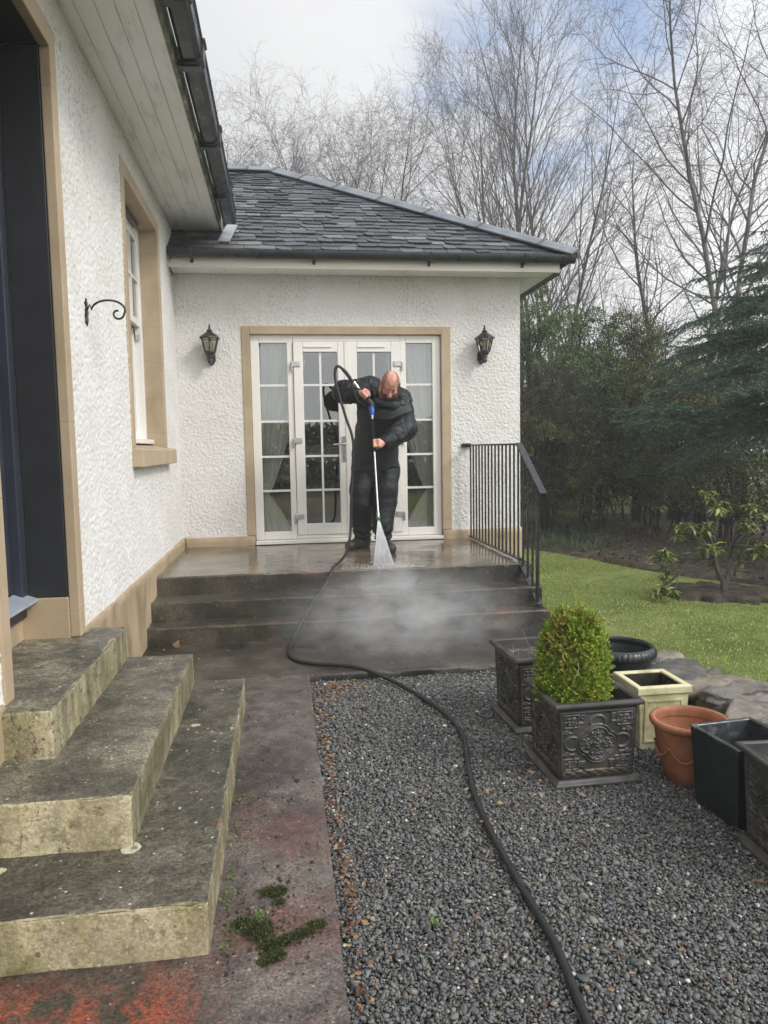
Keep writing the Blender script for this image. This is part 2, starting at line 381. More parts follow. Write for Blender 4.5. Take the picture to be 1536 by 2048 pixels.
def mat_tan():
    m, nt, b = newmat('tan_masonry_paint'); p = pos(nt); x, y, z = sepz(nt, p)
    c = ramp(nt, noise(nt, p, 2.5, 6, 0.6), [(0.36, (0.385, 0.295, 0.190)), (0.64, (0.475, 0.375, 0.255))])
    n1 = noise(nt, p, 3.0, 4); ln = mth(nt, 'FRACT', mth(nt, 'ADD', mth(nt, 'DIVIDE', z, 0.31), mth(nt, 'MULTIPLY', n1, 0.35)))
    cr_ = mth(nt, 'MULTIPLY', mth(nt, 'LESS_THAN', mth(nt, 'ABSOLUTE', mth(nt, 'SUBTRACT', ln, 0.5)), 0.006), ramp(nt, noise(nt, p, 4.5, 3), [(0.44, 0.0), (0.52, 1.0)]))
    c = mixc(nt, mth(nt, 'MULTIPLY', cr_, 0.55), c, (0.20, 0.15, 0.10))
    ch = ramp(nt, noise(nt, p, 24, 5, 0.7), [(0.69, 0.0), (0.705, 1.0)]); c = mixc(nt, mth(nt, 'MULTIPLY', ch, 0.5), c, (0.60, 0.53, 0.42))
    dk = ramp(nt, noise(nt, scalev(nt, p, (1, 1, 0.4)), 3.5, 6, 0.65), [(0.56, 0.0), (0.72, 1.0)]); c = mixc(nt, mth(nt, 'MULTIPLY', dk, 0.35), c, (0.24, 0.19, 0.13))
    lk(nt, c, b, 'Base Color'); lk(nt, 0.6, b, 'Roughness'); lk(nt, bump(nt, mth(nt, 'ADD', noise(nt, p, 45, 4), mth(nt, 'MULTIPLY', cr_, -1.0)), 0.22, 0.003), b, 'Normal'); return m
TAN = mat_tan()
def mat_plinth():
    m, nt, b = newmat('tan_plinth_paint'); p = pos(nt); x, y, z = sepz(nt, p)
    c = ramp(nt, noise(nt, p, 2.5, 5), [(0.3, (0.36, 0.275, 0.175)), (0.7, (0.47, 0.365, 0.24))])
    st = ramp(nt, noise(nt, scalev(nt, p, (3, 2.6, 1.0)), 1.6, 6, 0.65), [(0.47, 0.0), (0.66, 1.0)])
    c = mixc(nt, mth(nt, 'MULTIPLY', st, 0.55), c, (0.17, 0.145, 0.10))
    lk(nt, c, b, 'Base Color'); lk(nt, ramp(nt, st, [(0, 0.55), (1, 0.3)]), b, 'Roughness')
    lk(nt, bump(nt, noise(nt, p, 70, 4), 0.2, 0.003), b, 'Normal'); return m
PLINTH = mat_plinth()
def mat_soffit():
    m, nt, b = newmat('white_soffit_board'); p = pos(nt)
    c = ramp(nt, noise(nt, p, 2.0, 4), [(0.3, (0.80, 0.805, 0.79)), (0.7, (0.88, 0.885, 0.875))])
    g = ramp(nt, noise(nt, scalev(nt, p, (6, 1, 1)), 2.6, 6, 0.65), [(0.54, 0.0), (0.74, 1.0)])
    c = mixc(nt, mth(nt, 'MULTIPLY', g, 0.4), c, (0.20, 0.20, 0.16))
    sp = ramp(nt, noise(nt, p, 26, 4, 0.7), [(0.66, 0.0), (0.72, 1.0)])
    c = mixc(nt, mth(nt, 'MULTIPLY', sp, 0.6), c, (0.10, 0.10, 0.08))
    lk(nt, c, b, 'Base Color'); lk(nt, 0.5, b, 'Roughness'); return m
SOFFIT = mat_soffit()
FASCIA = simple('weathered_cream_fascia', [(0.3, (0.64, 0.61, 0.53)), (0.7, (0.78, 0.75, 0.68))], 3, 0.45, coords='pos', sv=(0.4, 0.4, 3))
def mat_mossy():
    m, nt, b = newmat('algae_stained_board'); p = pos(nt)
    c = ramp(nt, noise(nt, p, 5, 5, 0.6), [(0.3, (0.035, 0.045, 0.022)), (0.5, (0.09, 0.11, 0.05)), (0.72, (0.42, 0.43, 0.36))])
    lk(nt, c, b, 'Base Color'); lk(nt, 0.6, b, 'Roughness'); return m
MOSSYB = mat_mossy()
GUTTER = simple('black_gutter_plastic', [(0.3, (0.012, 0.015, 0.018)), (0.7, (0.035, 0.04, 0.042))], 5, (0.25, 0.5), coords='pos')
LEAD = simple('grey_lead_flashing', [(0.3, (0.22, 0.24, 0.26)), (0.7, (0.42, 0.45, 0.48))], 5, (0.3, 0.6), metal=0.35, coords='pos', bmp=(14, 0.3, 0.01))
CAPPING = simple('zinc_ridge_capping', [(0.36, (0.135, 0.155, 0.18)), (0.64, (0.215, 0.24, 0.265))], 4, (0.5, 0.7), metal=0.0, coords='pos')
TCLIP = simple('terracotta_clip', [(0.3, (0.12, 0.075, 0.055)), (0.7, (0.20, 0.135, 0.10))], 30, 0.8)
UPVC = simple('white_upvc', [(0.3, (0.78, 0.755, 0.70)), (0.7, (0.83, 0.81, 0.76))], 1.5, 0.28, coords='pos')
UPVC_W = simple('white_painted_timber', [(0.3, (0.74, 0.73, 0.69)), (0.7, (0.80, 0.79, 0.76))], 1.5, 0.3, coords='pos')
CHROME = simple('brushed_steel', [(0.3, (0.42, 0.42, 0.42)), (0.7, (0.58, 0.58, 0.58))], 20, (0.25, 0.4), metal=0.9)
BRASS = simple('nickel_brass', [(0.3, (0.55, 0.50, 0.38)), (0.7, (0.72, 0.68, 0.55))], 40, 0.25, metal=0.9)
NAVY = simple('navy_door_paint', [(0.3, (0.026, 0.031, 0.046)), (0.7, (0.038, 0.044, 0.062))], 3, 0.33, coords='pos', bmp=(120, 0.05, 0.001))
BLACKP = simple('black_reveal_paint', [(0.3, (0.014, 0.015, 0.018)), (0.7, (0.026, 0.028, 0.033))], 5, 0.5, coords='pos', bmp=(40, 0.12, 0.003))
ALU = simple('aluminium_sill', [(0.3, (0.40, 0.46, 0.55)), (0.7, (0.55, 0.62, 0.70))], 6, 0.35, metal=0.4)
IRON = simple('black_painted_iron', [(0.3, (0.010, 0.011, 0.014)), (0.7, (0.024, 0.026, 0.030))], 18, (0.22, 0.4), bmp=(90, 0.1, 0.001))
LANT = simple('black_cast_lantern', [(0.3, (0.012, 0.012, 0.013)), (0.7, (0.035, 0.034, 0.033))], 25, 0.45, bmp=(60, 0.2, 0.002))
def mat_glass(name, refl, tint=(0.92, 0.94, 0.93), wav=0.0, frost=0.0):
    m = bpy.data.materials.new(name); m.use_nodes = True; nt = m.node_tree
    for n in list(nt.nodes): nt.nodes.remove(n)
    out = nd(nt, 'OutputMaterial'); tr = nd(nt, 'BsdfTransparent', {'Color': tint})
    gl = nd(nt, 'BsdfGlossy', {'Color': (1, 1, 1), 'Roughness': 0.01 + frost})
    if wav: lk(nt, bump(nt, noise(nt, pos(nt), 1.7, 2), wav, 0.02), gl, 'Normal')
    fr = nd(nt, 'Fresnel', {'IOR': 1.5}).outputs[0]
    f = mth(nt, 'MULTIPLY_ADD', fr, 1.0, refl, clamp=True)
    mx = nd(nt, 'MixShader', {0: f, 1: tr.outputs[0], 2: gl.outputs[0]}); nt.links.new(mx.outputs[0], out.inputs[0]); return m
GLASS = mat_glass('double_glazing', 0.085, (0.86, 0.88, 0.87), 0.05)
LGLASS = mat_glass('lantern_glass', 0.06, (0.80, 0.78, 0.70), 0, 0.1)
SLATE = island('slate', [(0.0, (0.019, 0.022, 0.027)), (0.3, (0.042, 0.047, 0.056)), (0.7, (0.072, 0.078, 0.091)), (0.9, (0.111, 0.117, 0.127)), (1.0, (0.182, 0.189, 0.195))], 0.5, (45, 0.7, 0.006))
def mat_steps_concrete():
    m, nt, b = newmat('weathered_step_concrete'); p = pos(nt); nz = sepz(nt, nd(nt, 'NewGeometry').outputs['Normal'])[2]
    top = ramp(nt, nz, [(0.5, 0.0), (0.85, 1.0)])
    buff = ramp(nt, noise(nt, p, 4.5, 7, 0.66), [(0.36, (0.19, 0.160, 0.100)), (0.45, (0.42, 0.365, 0.225)), (0.54, (0.60, 0.53, 0.345)), (0.66, (0.70, 0.64, 0.46))])
    alg = ramp(nt, noise(nt, scalev(nt, p, (1.5, 1.5, 0.5)), 2.4, 6, 0.6), [(0.44, 0.0), (0.60, 1.0)])
    buff = mixc(nt, mth(nt, 'MULTIPLY', alg, 0.62), buff, (0.19, 0.19, 0.06))
    flake = ramp(nt, noise(nt, p, 19, 5, 0.7), [(0.575, 0.0), (0.60, 1.0)])
    buff = mixc(nt, mth(nt, 'MULTIPLY', flake, 0.55), buff, (0.17, 0.135, 0.09))
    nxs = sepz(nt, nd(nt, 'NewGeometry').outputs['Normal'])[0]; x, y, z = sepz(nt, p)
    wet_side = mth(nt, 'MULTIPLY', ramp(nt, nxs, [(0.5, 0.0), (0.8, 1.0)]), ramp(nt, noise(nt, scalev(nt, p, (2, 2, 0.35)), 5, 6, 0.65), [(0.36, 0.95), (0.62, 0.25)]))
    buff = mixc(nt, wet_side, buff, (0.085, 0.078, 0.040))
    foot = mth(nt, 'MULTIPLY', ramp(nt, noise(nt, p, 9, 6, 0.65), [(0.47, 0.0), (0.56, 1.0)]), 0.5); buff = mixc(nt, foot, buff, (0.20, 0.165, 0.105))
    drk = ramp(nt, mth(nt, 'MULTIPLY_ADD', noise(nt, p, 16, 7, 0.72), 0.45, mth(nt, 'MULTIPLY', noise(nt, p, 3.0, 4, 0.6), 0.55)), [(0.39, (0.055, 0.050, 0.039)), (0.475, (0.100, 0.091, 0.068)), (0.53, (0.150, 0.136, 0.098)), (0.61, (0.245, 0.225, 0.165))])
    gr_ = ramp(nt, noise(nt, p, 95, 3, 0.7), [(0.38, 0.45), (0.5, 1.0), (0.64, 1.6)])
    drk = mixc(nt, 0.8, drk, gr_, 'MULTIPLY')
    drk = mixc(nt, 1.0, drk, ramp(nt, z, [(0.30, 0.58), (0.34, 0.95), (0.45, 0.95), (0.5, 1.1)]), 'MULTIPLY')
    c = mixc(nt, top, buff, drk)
    red = ramp(nt, noise(nt, p, 6.5, 5, 0.6), [(0.69, 0.0), (0.71, 1.0)])
    c = mixc(nt, mth(nt, 'MULTIPLY', red, 0.6), c, (0.26, 0.06, 0.04))
    # pale lichen rosettes
    vn = nd(nt, 'TexVoronoi', {'Vector': mixc(nt, 0.035, p, nd(nt, 'TexNoise', {'Vector': p, 'Scale': 22.0}).outputs['Color']), 'Scale': 6.5, 'Randomness': 1.0})
    sel = mth(nt, 'GREATER_THAN', sepz(nt, vn.outputs['Color'])[0], 0.40)
    sz = mth(nt, 'MULTIPLY_ADD', sepz(nt, vn.outputs['Color'])[1], 0.13, 0.08)
    li = mth(nt, 'MULTIPLY', mth(nt, 'LESS_THAN', vn.outputs['Distance'], sz), sel)
    li = mth(nt, 'MULTIPLY', mth(nt, 'MULTIPLY', li, top), mth(nt, 'LESS_THAN', z, 0.3))
    c = mixc(nt, mth(nt, 'MULTIPLY', li, 0.85), c, ramp(nt, noise(nt, p, 60, 4), [(0.3, (0.36, 0.35, 0.25)), (0.6, (0.62, 0.60, 0.46))]))
    c = grit(nt, p, c, 0.42, 135, (0.60, 0.57, 0.46), 0.84, 0.65)
    lk(nt, c, b, 'Base Color')
    lk(nt, ramp(nt, noise(nt, p, 4, 4), [(0.38, 0.38), (0.62, 0.75)]), b, 'Roughness')
    hgt = mth(nt, 'ADD', noise(nt, p, 90, 5, 0.7), mth(nt, 'MULTIPLY', noise(nt, p, 18, 5, 0.6), 1.5))
    lk(nt, bump(nt, hgt, 0.5, 0.006), b, 'Normal'); return m
STEPC = mat_steps_concrete()
def mat_wet(name, stops, rr, sc=2.5, algae=0.5, bd=0.005, red=0.0):
    m, nt, b = newmat(name); p = pos(nt); x, y, z = sepz(nt, p)
    c = ramp(nt, noise(nt, p, sc, 7, 0.62), stops)
    a = ramp(nt, noise(nt, scalev(nt, p, (1, 1.5, 2.5)), 1.4, 5), [(0.42, 0.0), (0.66, 1.0)])
    left = nd(nt, 'MapRange', {'Value': x, 1: 0.35, 2: -0.6, 3: 0.0, 4: 1.0}).outputs[0]
    c = mixc(nt, mth(nt, 'MULTIPLY', mth(nt, 'MULTIPLY', a, left), algae), c, (0.085, 0.078, 0.030))
    rust = ramp(nt, noise(nt, scalev(nt, p, (1, 1, 3)), 3.3, 5, 0.6), [(0.57, 0.0), (0.64, 1.0)])
    c = mixc(nt, mth(nt, 'MULTIPLY', rust, red), c, (0.16, 0.075, 0.045))
    c = mixc(nt, 0.7, c, ramp(nt, noise(nt, p, 120, 3, 0.7), [(0.38, 0.5), (0.62, 1.45)]), 'MULTIPLY')
    c = grit(nt, p, c, 0.6, 110, (0.26, 0.23, 0.18), 0.88, 0.6)
    lk(nt, c, b, 'Base Color'); lk(nt, ramp(nt, noise(nt, p, 2.1, 5), [(0.36, rr[0]), (0.62, rr[1])]), b, 'Roughness')
    lk(nt, bump(nt, mth(nt, 'ADD', noise(nt, p, 110, 4, 0.7), noise(nt, p, 22, 4)), 0.35, bd), b, 'Normal'); return m
WETSTEP = mat_wet('wet_dark_concrete', [(0.38, (0.015, 0.014, 0.013)), (0.5, (0.038, 0.034, 0.028)), (0.62, (0.085, 0.074, 0.054))], (0.25, 0.55), red=0.5)
LANDM = mat_wet('wet_landing_concrete', [(0.38, (0.070, 0.056, 0.040)), (0.5, (0.130, 0.104, 0.073)), (0.62, (0.21, 0.172, 0.122))], (0.045, 0.20), 2.0, 0.2, 0.0012)
SLABM = mat_wet('wet_slab_concrete', [(0.38, (0.016, 0.014, 0.012)), (0.5, (0.036, 0.030, 0.025)), (0.63, (0.100, 0.084, 0.066))], (0.22, 0.5), 2.2, 0.3, 0.004)
def mat_path():
    m, nt, b = newmat('worn_red_painted_concrete'); p = pos(nt); x, y, z = sepz(nt, p)
    g = ramp(nt, mth(nt, 'MULTIPLY_ADD', noise(nt, p, 14, 6, 0.7), 0.35, mth(nt, 'MULTIPLY', noise(nt, p, 2.6, 5, 0.6), 0.65)), [(0.40, (0.040, 0.034, 0.032)), (0.50, (0.092, 0.077, 0.069)), (0.60, (0.165, 0.140, 0.122))])
    rn = noise(nt, p, 2.3, 6, 0.62)
    near = nd(nt, 'MapRange', {'Value': y, 1: 3.5, 2: 2.5, 3: 0.0, 4: 1.0}).outputs[0]
    rm = mth(nt, 'MULTIPLY', mth(nt, 'MULTIPLY', ramp(nt, rn, [(0.48, 0.0), (0.60, 0.5)]), near), ramp(nt, noise(nt, p, 38, 5, 0.7), [(0.42, 0.25), (0.58, 1.0)]))
    c = mixc(nt, rm, g, (0.24, 0.085, 0.062))
    # the strip along the foot of the steps still carries its red paint
    d1 = nd(nt, 'MapRange', {'Value': y, 1: 2.06, 2: 1.86, 3: 0.0, 4: 1.0}).outputs[0]
    d2 = nd(nt, 'MapRange', {'Value': x, 1: -0.16, 2: -0.36, 3: 0.0, 4: 1.0}).outputs[0]
    pr = mth(nt, 'MULTIPLY', d2, mth(nt, 'MULTIPLY', d1, 1.0))
    wear = mth(nt, 'MULTIPLY', ramp(nt, noise(nt, p, 4.2, 7, 0.68), [(0.43, 0.0), (0.50, 1.0)]), ramp(nt, noise(nt, p, 34, 5, 0.72), [(0.36, 0.2), (0.50, 1.0)]))
    c = mixc(nt, mth(nt, 'MULTIPLY', pr, mth(nt, 'MULTIPLY', wear, 0.92)), c, (0.26, 0.062, 0.032))
    c = mixc(nt, mth(nt, 'MULTIPLY', pr, mth(nt, 'MULTIPLY', mth(nt, 'SUBTRACT', 1.0, wear), 0.75)), c, (0.050, 0.045, 0.028))
    c = mixc(nt, 0.75, c, ramp(nt, noise(nt, p, 130, 3, 0.75), [(0.38, 0.4), (0.62, 1.5)]), 'MULTIPLY')
    dk = ramp(nt, noise(nt, p, 16, 4, 0.7), [(0.61, 0.0), (0.65, 1.0)])
    c = mixc(nt, mth(nt, 'MULTIPLY', dk, 0.55), c, (0.020, 0.018, 0.014))
    c = grit(nt, p, c, 0.5, 140, (0.34, 0.28, 0.24), 0.86, 0.7)
    lk(nt, c, b, 'Base Color'); lk(nt, ramp(nt, noise(nt, p, 3.0, 5), [(0.36, 0.16), (0.64, 0.46)]), b, 'Roughness')
    hgt = mth(nt, 'ADD', noise(nt, p, 120, 4, 0.75), mth(nt, 'MULTIPLY', noise(nt, p, 12, 4), 0.8))
    lk(nt, bump(nt, hgt, 0.6, 0.005), b, 'Normal'); return m
PATHM = mat_path()
INTW = simple('interior_wall_paint', [(0.3, (0.13, 0.115, 0.10)), (0.7, (0.17, 0.15, 0.125))], 1, 0.9)
INTF = simple('interior_carpet', [(0.3, (0.16, 0.13, 0.11)), (0.7, (0.22, 0.18, 0.15))], 8, 0.95)
SHEER = simple('cream_curtain', [(0.3, (0.78, 0.76, 0.68)), (0.7, (0.86, 0.84, 0.77))], 3, 0.9)
# ------------------------------------------------------------------ the house
WX, WY = -1.03, 7.8                         # left wall plane, garden-room wall plane
house = thing('house', 'white pebble dashed bungalow with tan door surrounds and a slate hipped wing', 'house', (-1.03, 7.8, 0))
hp = dict(parent=house, world=True)
def harl_wall(name, U, V, to3, holes, seed, amp=0.0105):
    A, B = np.meshgrid(U, V, indexing='ij')
    P0 = to3(A, B, 0 * A)
    h = dash(A, B, 0.0152, seed) * amp + vnoise(np.stack([A, B, 0 * A], -1), 70, seed) * 0.0012 + vnoise(np.stack([A, B, 0 * A], -1), 2.0, seed + 3) * 0.006
    P = to3(A, B, h)
    uc = (U[:-1] + U[1:]) / 2; vc = (V[:-1] + V[1:]) / 2; keep = np.ones((len(uc), len(vc)), bool)
    for (a0, a1, b0, b1) in holes:
        keep &= ~((uc[:, None] > a0) & (uc[:, None] < a1) & (vc[None] > b0) & (vc[None] < b1))
    return link(name, mesh_np(name, P.reshape(-1, 3), grid_faces(len(U), len(V), keep)), HARL, smooth=True, **hp)
DO = (2.87, 3.80, 0.58, 3.38)               # front door opening  Y0 Y1 z0 z1
WN = (5.44, 6.79, 1.53, 3.38)               # sash window opening
harl_wall('wall', np.arange(1.21, 7.802, 0.0085), np.arange(0.585, 3.70, 0.0085), lambda a, b, h: np.stack([WX + h, a, b], -1),
          [(DO[0] - 0.06, DO[1] + 0.06, 0, DO[3] + 0.08), (WN[0] - 0.06, WN[1] + 0.06, WN[2] - 0.08, WN[3] + 0.06)], 3)
FX0, FX1, FZ0, FZ1 = -0.295, 1.69, 0.507, 2.667       # french door opening
harl_wall('wall', np.arange(-1.03, 2.553, 0.0078), np.arange(0.60, 3.30, 0.0078), lambda a, b, h: np.stack([a, WY - h, b], -1),
          [(FX0 - 0.05, FX1 + 0.05, 0, FZ1 + 0.05)], 8)
b_ = MB()                                    # the masses behind the skins
b_.box(-7.5, -1.40, 1.2, 7.8, -0.1, 3.7); b_.box(-1.40, WX - 0.004, 1.2, 2.80, -0.1, 3.7)
b_.box(-1.40, WX - 0.004, 3.86, 5.40, -0.1, 3.7); b_.box(-1.40, WX - 0.004, 6.83, 7.8, -0.1, 3.7)
b_.box(-1.40, WX - 0.004, 2.80, 3.86, 3.43, 3.7); b_.box(-1.40, WX - 0.004, 5.40, 6.83, 3.43, 3.7); b_.box(-1.40, WX - 0.004, 5.40, 6.83, -0.1, 1.5)
b_.box(-1.40, WX - 0.004, 2.80, 3.86, -0.1, 0.5)
b_.box(-7.5, -2.62, 7.8, 12.9, -0.1, 3.25)
b_.box(2.35, 2.551, WY + 0.02, 12.9, -0.1, 3.26); b_.box(-2.62, 2.35, 12.7, 12.9, -0.1, 3.26)
b_.box(-2.62, FX0 - 0.02, WY + 0.008, WY + 0.22, -0.1, 3.26); b_.box(FX1 + 0.02, 2.35, WY + 0.008, WY + 0.22, -0.1, 3.26); b_.box(FX0 - 0.02, FX1 + 0.02, WY + 0.008, WY + 0.22, FZ1 + 0.02, 3.26)
b_.build('inner_wall', HARL, **hp)
b_ = MB(); b_.box(-2.6, 2.35, WY + 0.22, 12.7, 0.40, 0.50); b_.build('room_floor', INTF, **hp)
b_ = MB(); b_.box(-2.6, 2.34, WY + 0.23, 12.69, 2.95, 3.0); b_.box(-2.6, -2.5, WY + 0.23, 12.69, 0.5, 2.95); b_.box(2.24, 2.34, WY + 0.23, 12.69, 0.5, 2.95); b_.box(-2.5, 2.24, 12.4, 12.5, 0.5, 2.95)
b_.build('room_lining', INTW, **hp)
# plinth (smooth painted base course)
def plinth():
    V1, F1 = rbox_np(WX - 0.03, WX + 0.022, 3.895, 7.79, -0.05, 0.612, res=0.05, r=0.012, amp=0.006, nscale=7, seed=2)
    V2, F2 = rbox_np(WX + 0.02, FX0 - 0.002, WY - 0.022, WY + 0.03, 0.42, 0.603, res=0.05, r=0.008, amp=0.004, nscale=7, seed=4)
    V3, F3 = rbox_np(FX1 + 0.002, 2.573, WY - 0.022, WY + 0.03, -0.05, 0.603, res=0.05, r=0.008, amp=0.004, nscale=7, seed=5)
    V4, F4 = rbox_np(WX - 0.03, WX + 0.02, 1.3, 2.775, -0.05, 0.605, res=0.05, r=0.012, amp=0.005, nscale=7, seed=6)
    for V, F in ((V1, F1), (V2, F2), (V3, F3), (V4, F4)): link('base_course', mesh_np('base_course', V, F), PLINTH, smooth=True, **hp)
plinth()
# front door: surround, black lined reveal, panelled leaf, sill
sx = WX + 0.016
b_ = MB()
b_.box(WX - 0.035, sx, DO[1], DO[1] + 0.088, 0.588, DO[3] + 0.11)
b_.box(WX - 0.035, sx, DO[0] - 0.09, DO[0], 0.588, DO[3] + 0.11)
b_.box(WX - 0.035, sx, DO[0], DO[1], DO[3], DO[3] + 0.11)
b_.build('door_surround', TAN, bevel=0.006, **hp)
b_ = MB(); b_.box(-1.30, WX - 0.035, DO[1] - 0.004, DO[1] + 0.08, 0.58, 0.79); b_.box(-1.30, WX - 0.035, DO[0] - 0.08, DO[0] + 0.004, 0.58, 0.79); b_.box(-1.30, -1.285, DO[0], DO[1], 0.58, 0.72)
b_.build('door_plinth_block', PLINTH, bevel=0.006, **hp)
b_ = MB(); b_.box(-1.25, WX - 0.038, DO[1], DO[1] + 0.06, 0.792, DO[3]); b_.box(-1.25, WX - 0.038, DO[0] - 0.06, DO[0], 0.792, DO[3]); b_.box(-1.25, WX - 0.038, DO[0], DO[1], DO[3] + 0.002, DO[3] + 0.05)
b_.box(-1.295, -1.262, DO[0], DO[1], 0.70, 0.775)
b_.build('door_reveal', BLACKP, bevel=0.004, **hp)
fd = MB()
fd.box(-1.34, -1.255, DO[0], DO[0] + 0.07, 0.80, DO[3]); fd.box(-1.34, -1.255, DO[1] - 0.07, DO[1], 0.80, DO[3]); fd.box(-1.34, -1.255, DO[0] + 0.07, DO[1] - 0.07, DO[3] - 0.08, DO[3])
leaf0, leaf1 = DO[0] + 0.073, DO[1] - 0.073
fd.box(-1.345, -1.30, leaf0, leaf1, 0.83, DO[3] - 0.083)
fdo = fd.build('front_door', NAVY, bevel=0.004, **hp)
pn = MB()
def raised(y0, y1, z0, z1):
    w = 0.022
    for (a, b2, c, d) in ((y0, y0 + w, z0, z1), (y1 - w, y1, z0, z1), (y0 + w, y1 - w, z0, z0 + w), (y0 + w, y1 - w, z1 - w, z1)): pn.box(-1.300, -1.286, a, b2, c, d)
    pn.hexa([(-1.298, y0 + 0.05, z0 + 0.05), (-1.298, y1 - 0.05, z0 + 0.05), (-1.290, y1 - 0.07, z0 + 0.07), (-1.290, y0 + 0.07, z0 + 0.07), (-1.298, y0 + 0.05, z1 - 0.05), (-1.298, y1 - 0.05, z1 - 0.05), (-1.290, y1 - 0.07, z1 - 0.07), (-1.290, y0 + 0.07, z1 - 0.07)])
ym = (leaf0 + leaf1) / 2
for (a, b2) in ((leaf0 + 0.09, ym - 0.035), (ym + 0.035, leaf1 - 0.09)):
    for (c, d) in ((1.02, 1.68), (1.86, 2.50), (2.62, 3.18)): raised(a, b2, c, d)
pn.build('door_panel', NAVY, fdo, bevel=0.003)
hb = MB(); hb.tube([(-1.298, leaf0 + 0.05, 1.72), (-1.25, leaf0 + 0.05, 1.72), (-1.25, leaf0 + 0.15, 1.72)], 0.011, 8); hb.box(-1.30, -1.292, leaf0 + 0.03, leaf0 + 0.07, 1.60, 1.84)
hb.build('handle', CHROME, fdo, bevel=0.002)
ts = MB(); ts.hexa([(-1.30, DO[0], 0.777), (-1.205, DO[0], 0.777), (-1.205, DO[1] - 0.002, 0.777), (-1.30, DO[1] - 0.002, 0.777), (-1.30, DO[0], 0.825), (-1.205, DO[0], 0.79), (-1.205, DO[1] - 0.002, 0.79), (-1.30, DO[1] - 0.002, 0.825)])
ts.build('threshold', ALU, fdo, bevel=0.003)
# sash window
b_ = MB()
b_.box(WX - 0.15, sx, WN[1], WN[1] + 0.10, WN[2], WN[3] + 0.10); b_.box(WX - 0.15, sx, WN[0] - 0.10, WN[0], WN[2], WN[3] + 0.10); b_.box(WX - 0.15, sx, WN[0], WN[1], WN[3], WN[3] + 0.10)
b_.build('window_surround', TAN, bevel=0.006, **hp)
b_ = MB(); b_.hexa([(WX - 0.16, 5.33, 1.39), (WX + 0.085, 5.33, 1.39), (WX + 0.085, 6.95, 1.39), (WX - 0.16, 6.95, 1.39), (WX - 0.16, 5.33, 1.56), (WX + 0.085, 5.33, 1.515), (WX + 0.085, 6.95, 1.515), (WX - 0.16, 6.95, 1.56)])
b_.build('window_sill', TAN, bevel=0.008, **hp)
fx = WX - 0.14
wf = MB()
wf.box(fx - 0.12, fx, WN[0], WN[0] + 0.055, 1.60, WN[3]); wf.box(fx - 0.12, fx, WN[1] - 0.055, WN[1], 1.60, WN[3]); wf.box(fx - 0.12, fx, WN[0] + 0.055, WN[1] - 0.055, WN[3] - 0.06, WN[3])
wf.box(fx - 0.12, fx + 0.06, WN[0] + 0.002, WN[1] - 0.002, 1.563, 1.60)
win = wf.build('sash_window', UPVC_W, bevel=0.004, **hp)
y0, y1 = WN[0] + 0.055, WN[1] - 0.055; zm = 2.555
def sash(x0, x1, z0, z1, nm, low):
    s = MB(); w = 0.05
    s.box(x0, x1, y0 + 0.001, y0 + w, z0, z1); s.box(x0, x1, y1 - w, y1 - 0.001, z0, z1); s.box(x0, x1, y0 + w, y1 - w, z0, z0 + (0.075 if low else 0.06)); s.box(x0, x1, y0 + w, y1 - w, z1 - w, z1)
    so_ = s.build('sash', UPVC_W, win, bevel=0.003); g = MB()
    n = 4
    for k in range(1, n):
        yy = y0 + w + (y1 - y0 - 2 * w) * k / n; g.box(x0 + 0.006, x1 + 0.004, yy - 0.011, yy + 0.011, z0 + 0.06, z1 - w)
    if not low:
        zz_ = (z0 + z1) / 2; g.box(x0 + 0.006, x1 + 0.002, y0 + w, y1 - w, zz_ - 0.011, zz_ + 0.011)
    g.build('glazing_bars', UPVC_W, win)
    p = MB(); xx = (x0 + x1) / 2; p.box(xx - 0.003, xx + 0.003, y0 + w, y1 - w, z0 + 0.06, z1 - w); p.build('pane', GLASS, win)
sash(fx - 0.045, fx - 0.005, zm, WN[3] - 0.062, 'u', False); sash(fx - 0.10, fx - 0.06, 1.602, zm + 0.04, 'l', True)
for yy in (y0 + 0.008, y1 - 0.048):
    hn = MB(); hn.prism([(yy, zm - 0.002), (yy + 0.04, zm - 0.002), (yy + 0.04, zm - 0.09), (yy + 0.02, zm - 0.10), (yy, zm - 0.06)], fx - 0.044, fx - 0.006, 'x'); hn.build('sash_horn', UPVC_W, win)
b_ = MB(); b_.box(fx - 0.17, fx - 0.16, WN[0] - 0.02, WN[1] + 0.02, 1.51, 3.42)
b_.build('window_blind', simple('dim_blind', [(0.3, (0.45, 0.46, 0.45)), (0.7, (0.52, 0.53, 0.52))], 2, 0.9), win)
b_ = MB(); b_.box(fx - 0.002, fx + 0.045, 5.95, 6.55, WN[3] - 0.038, WN[3] - 0.006); b_.build('trickle_vent', GUTTER, win, bevel=0.004)
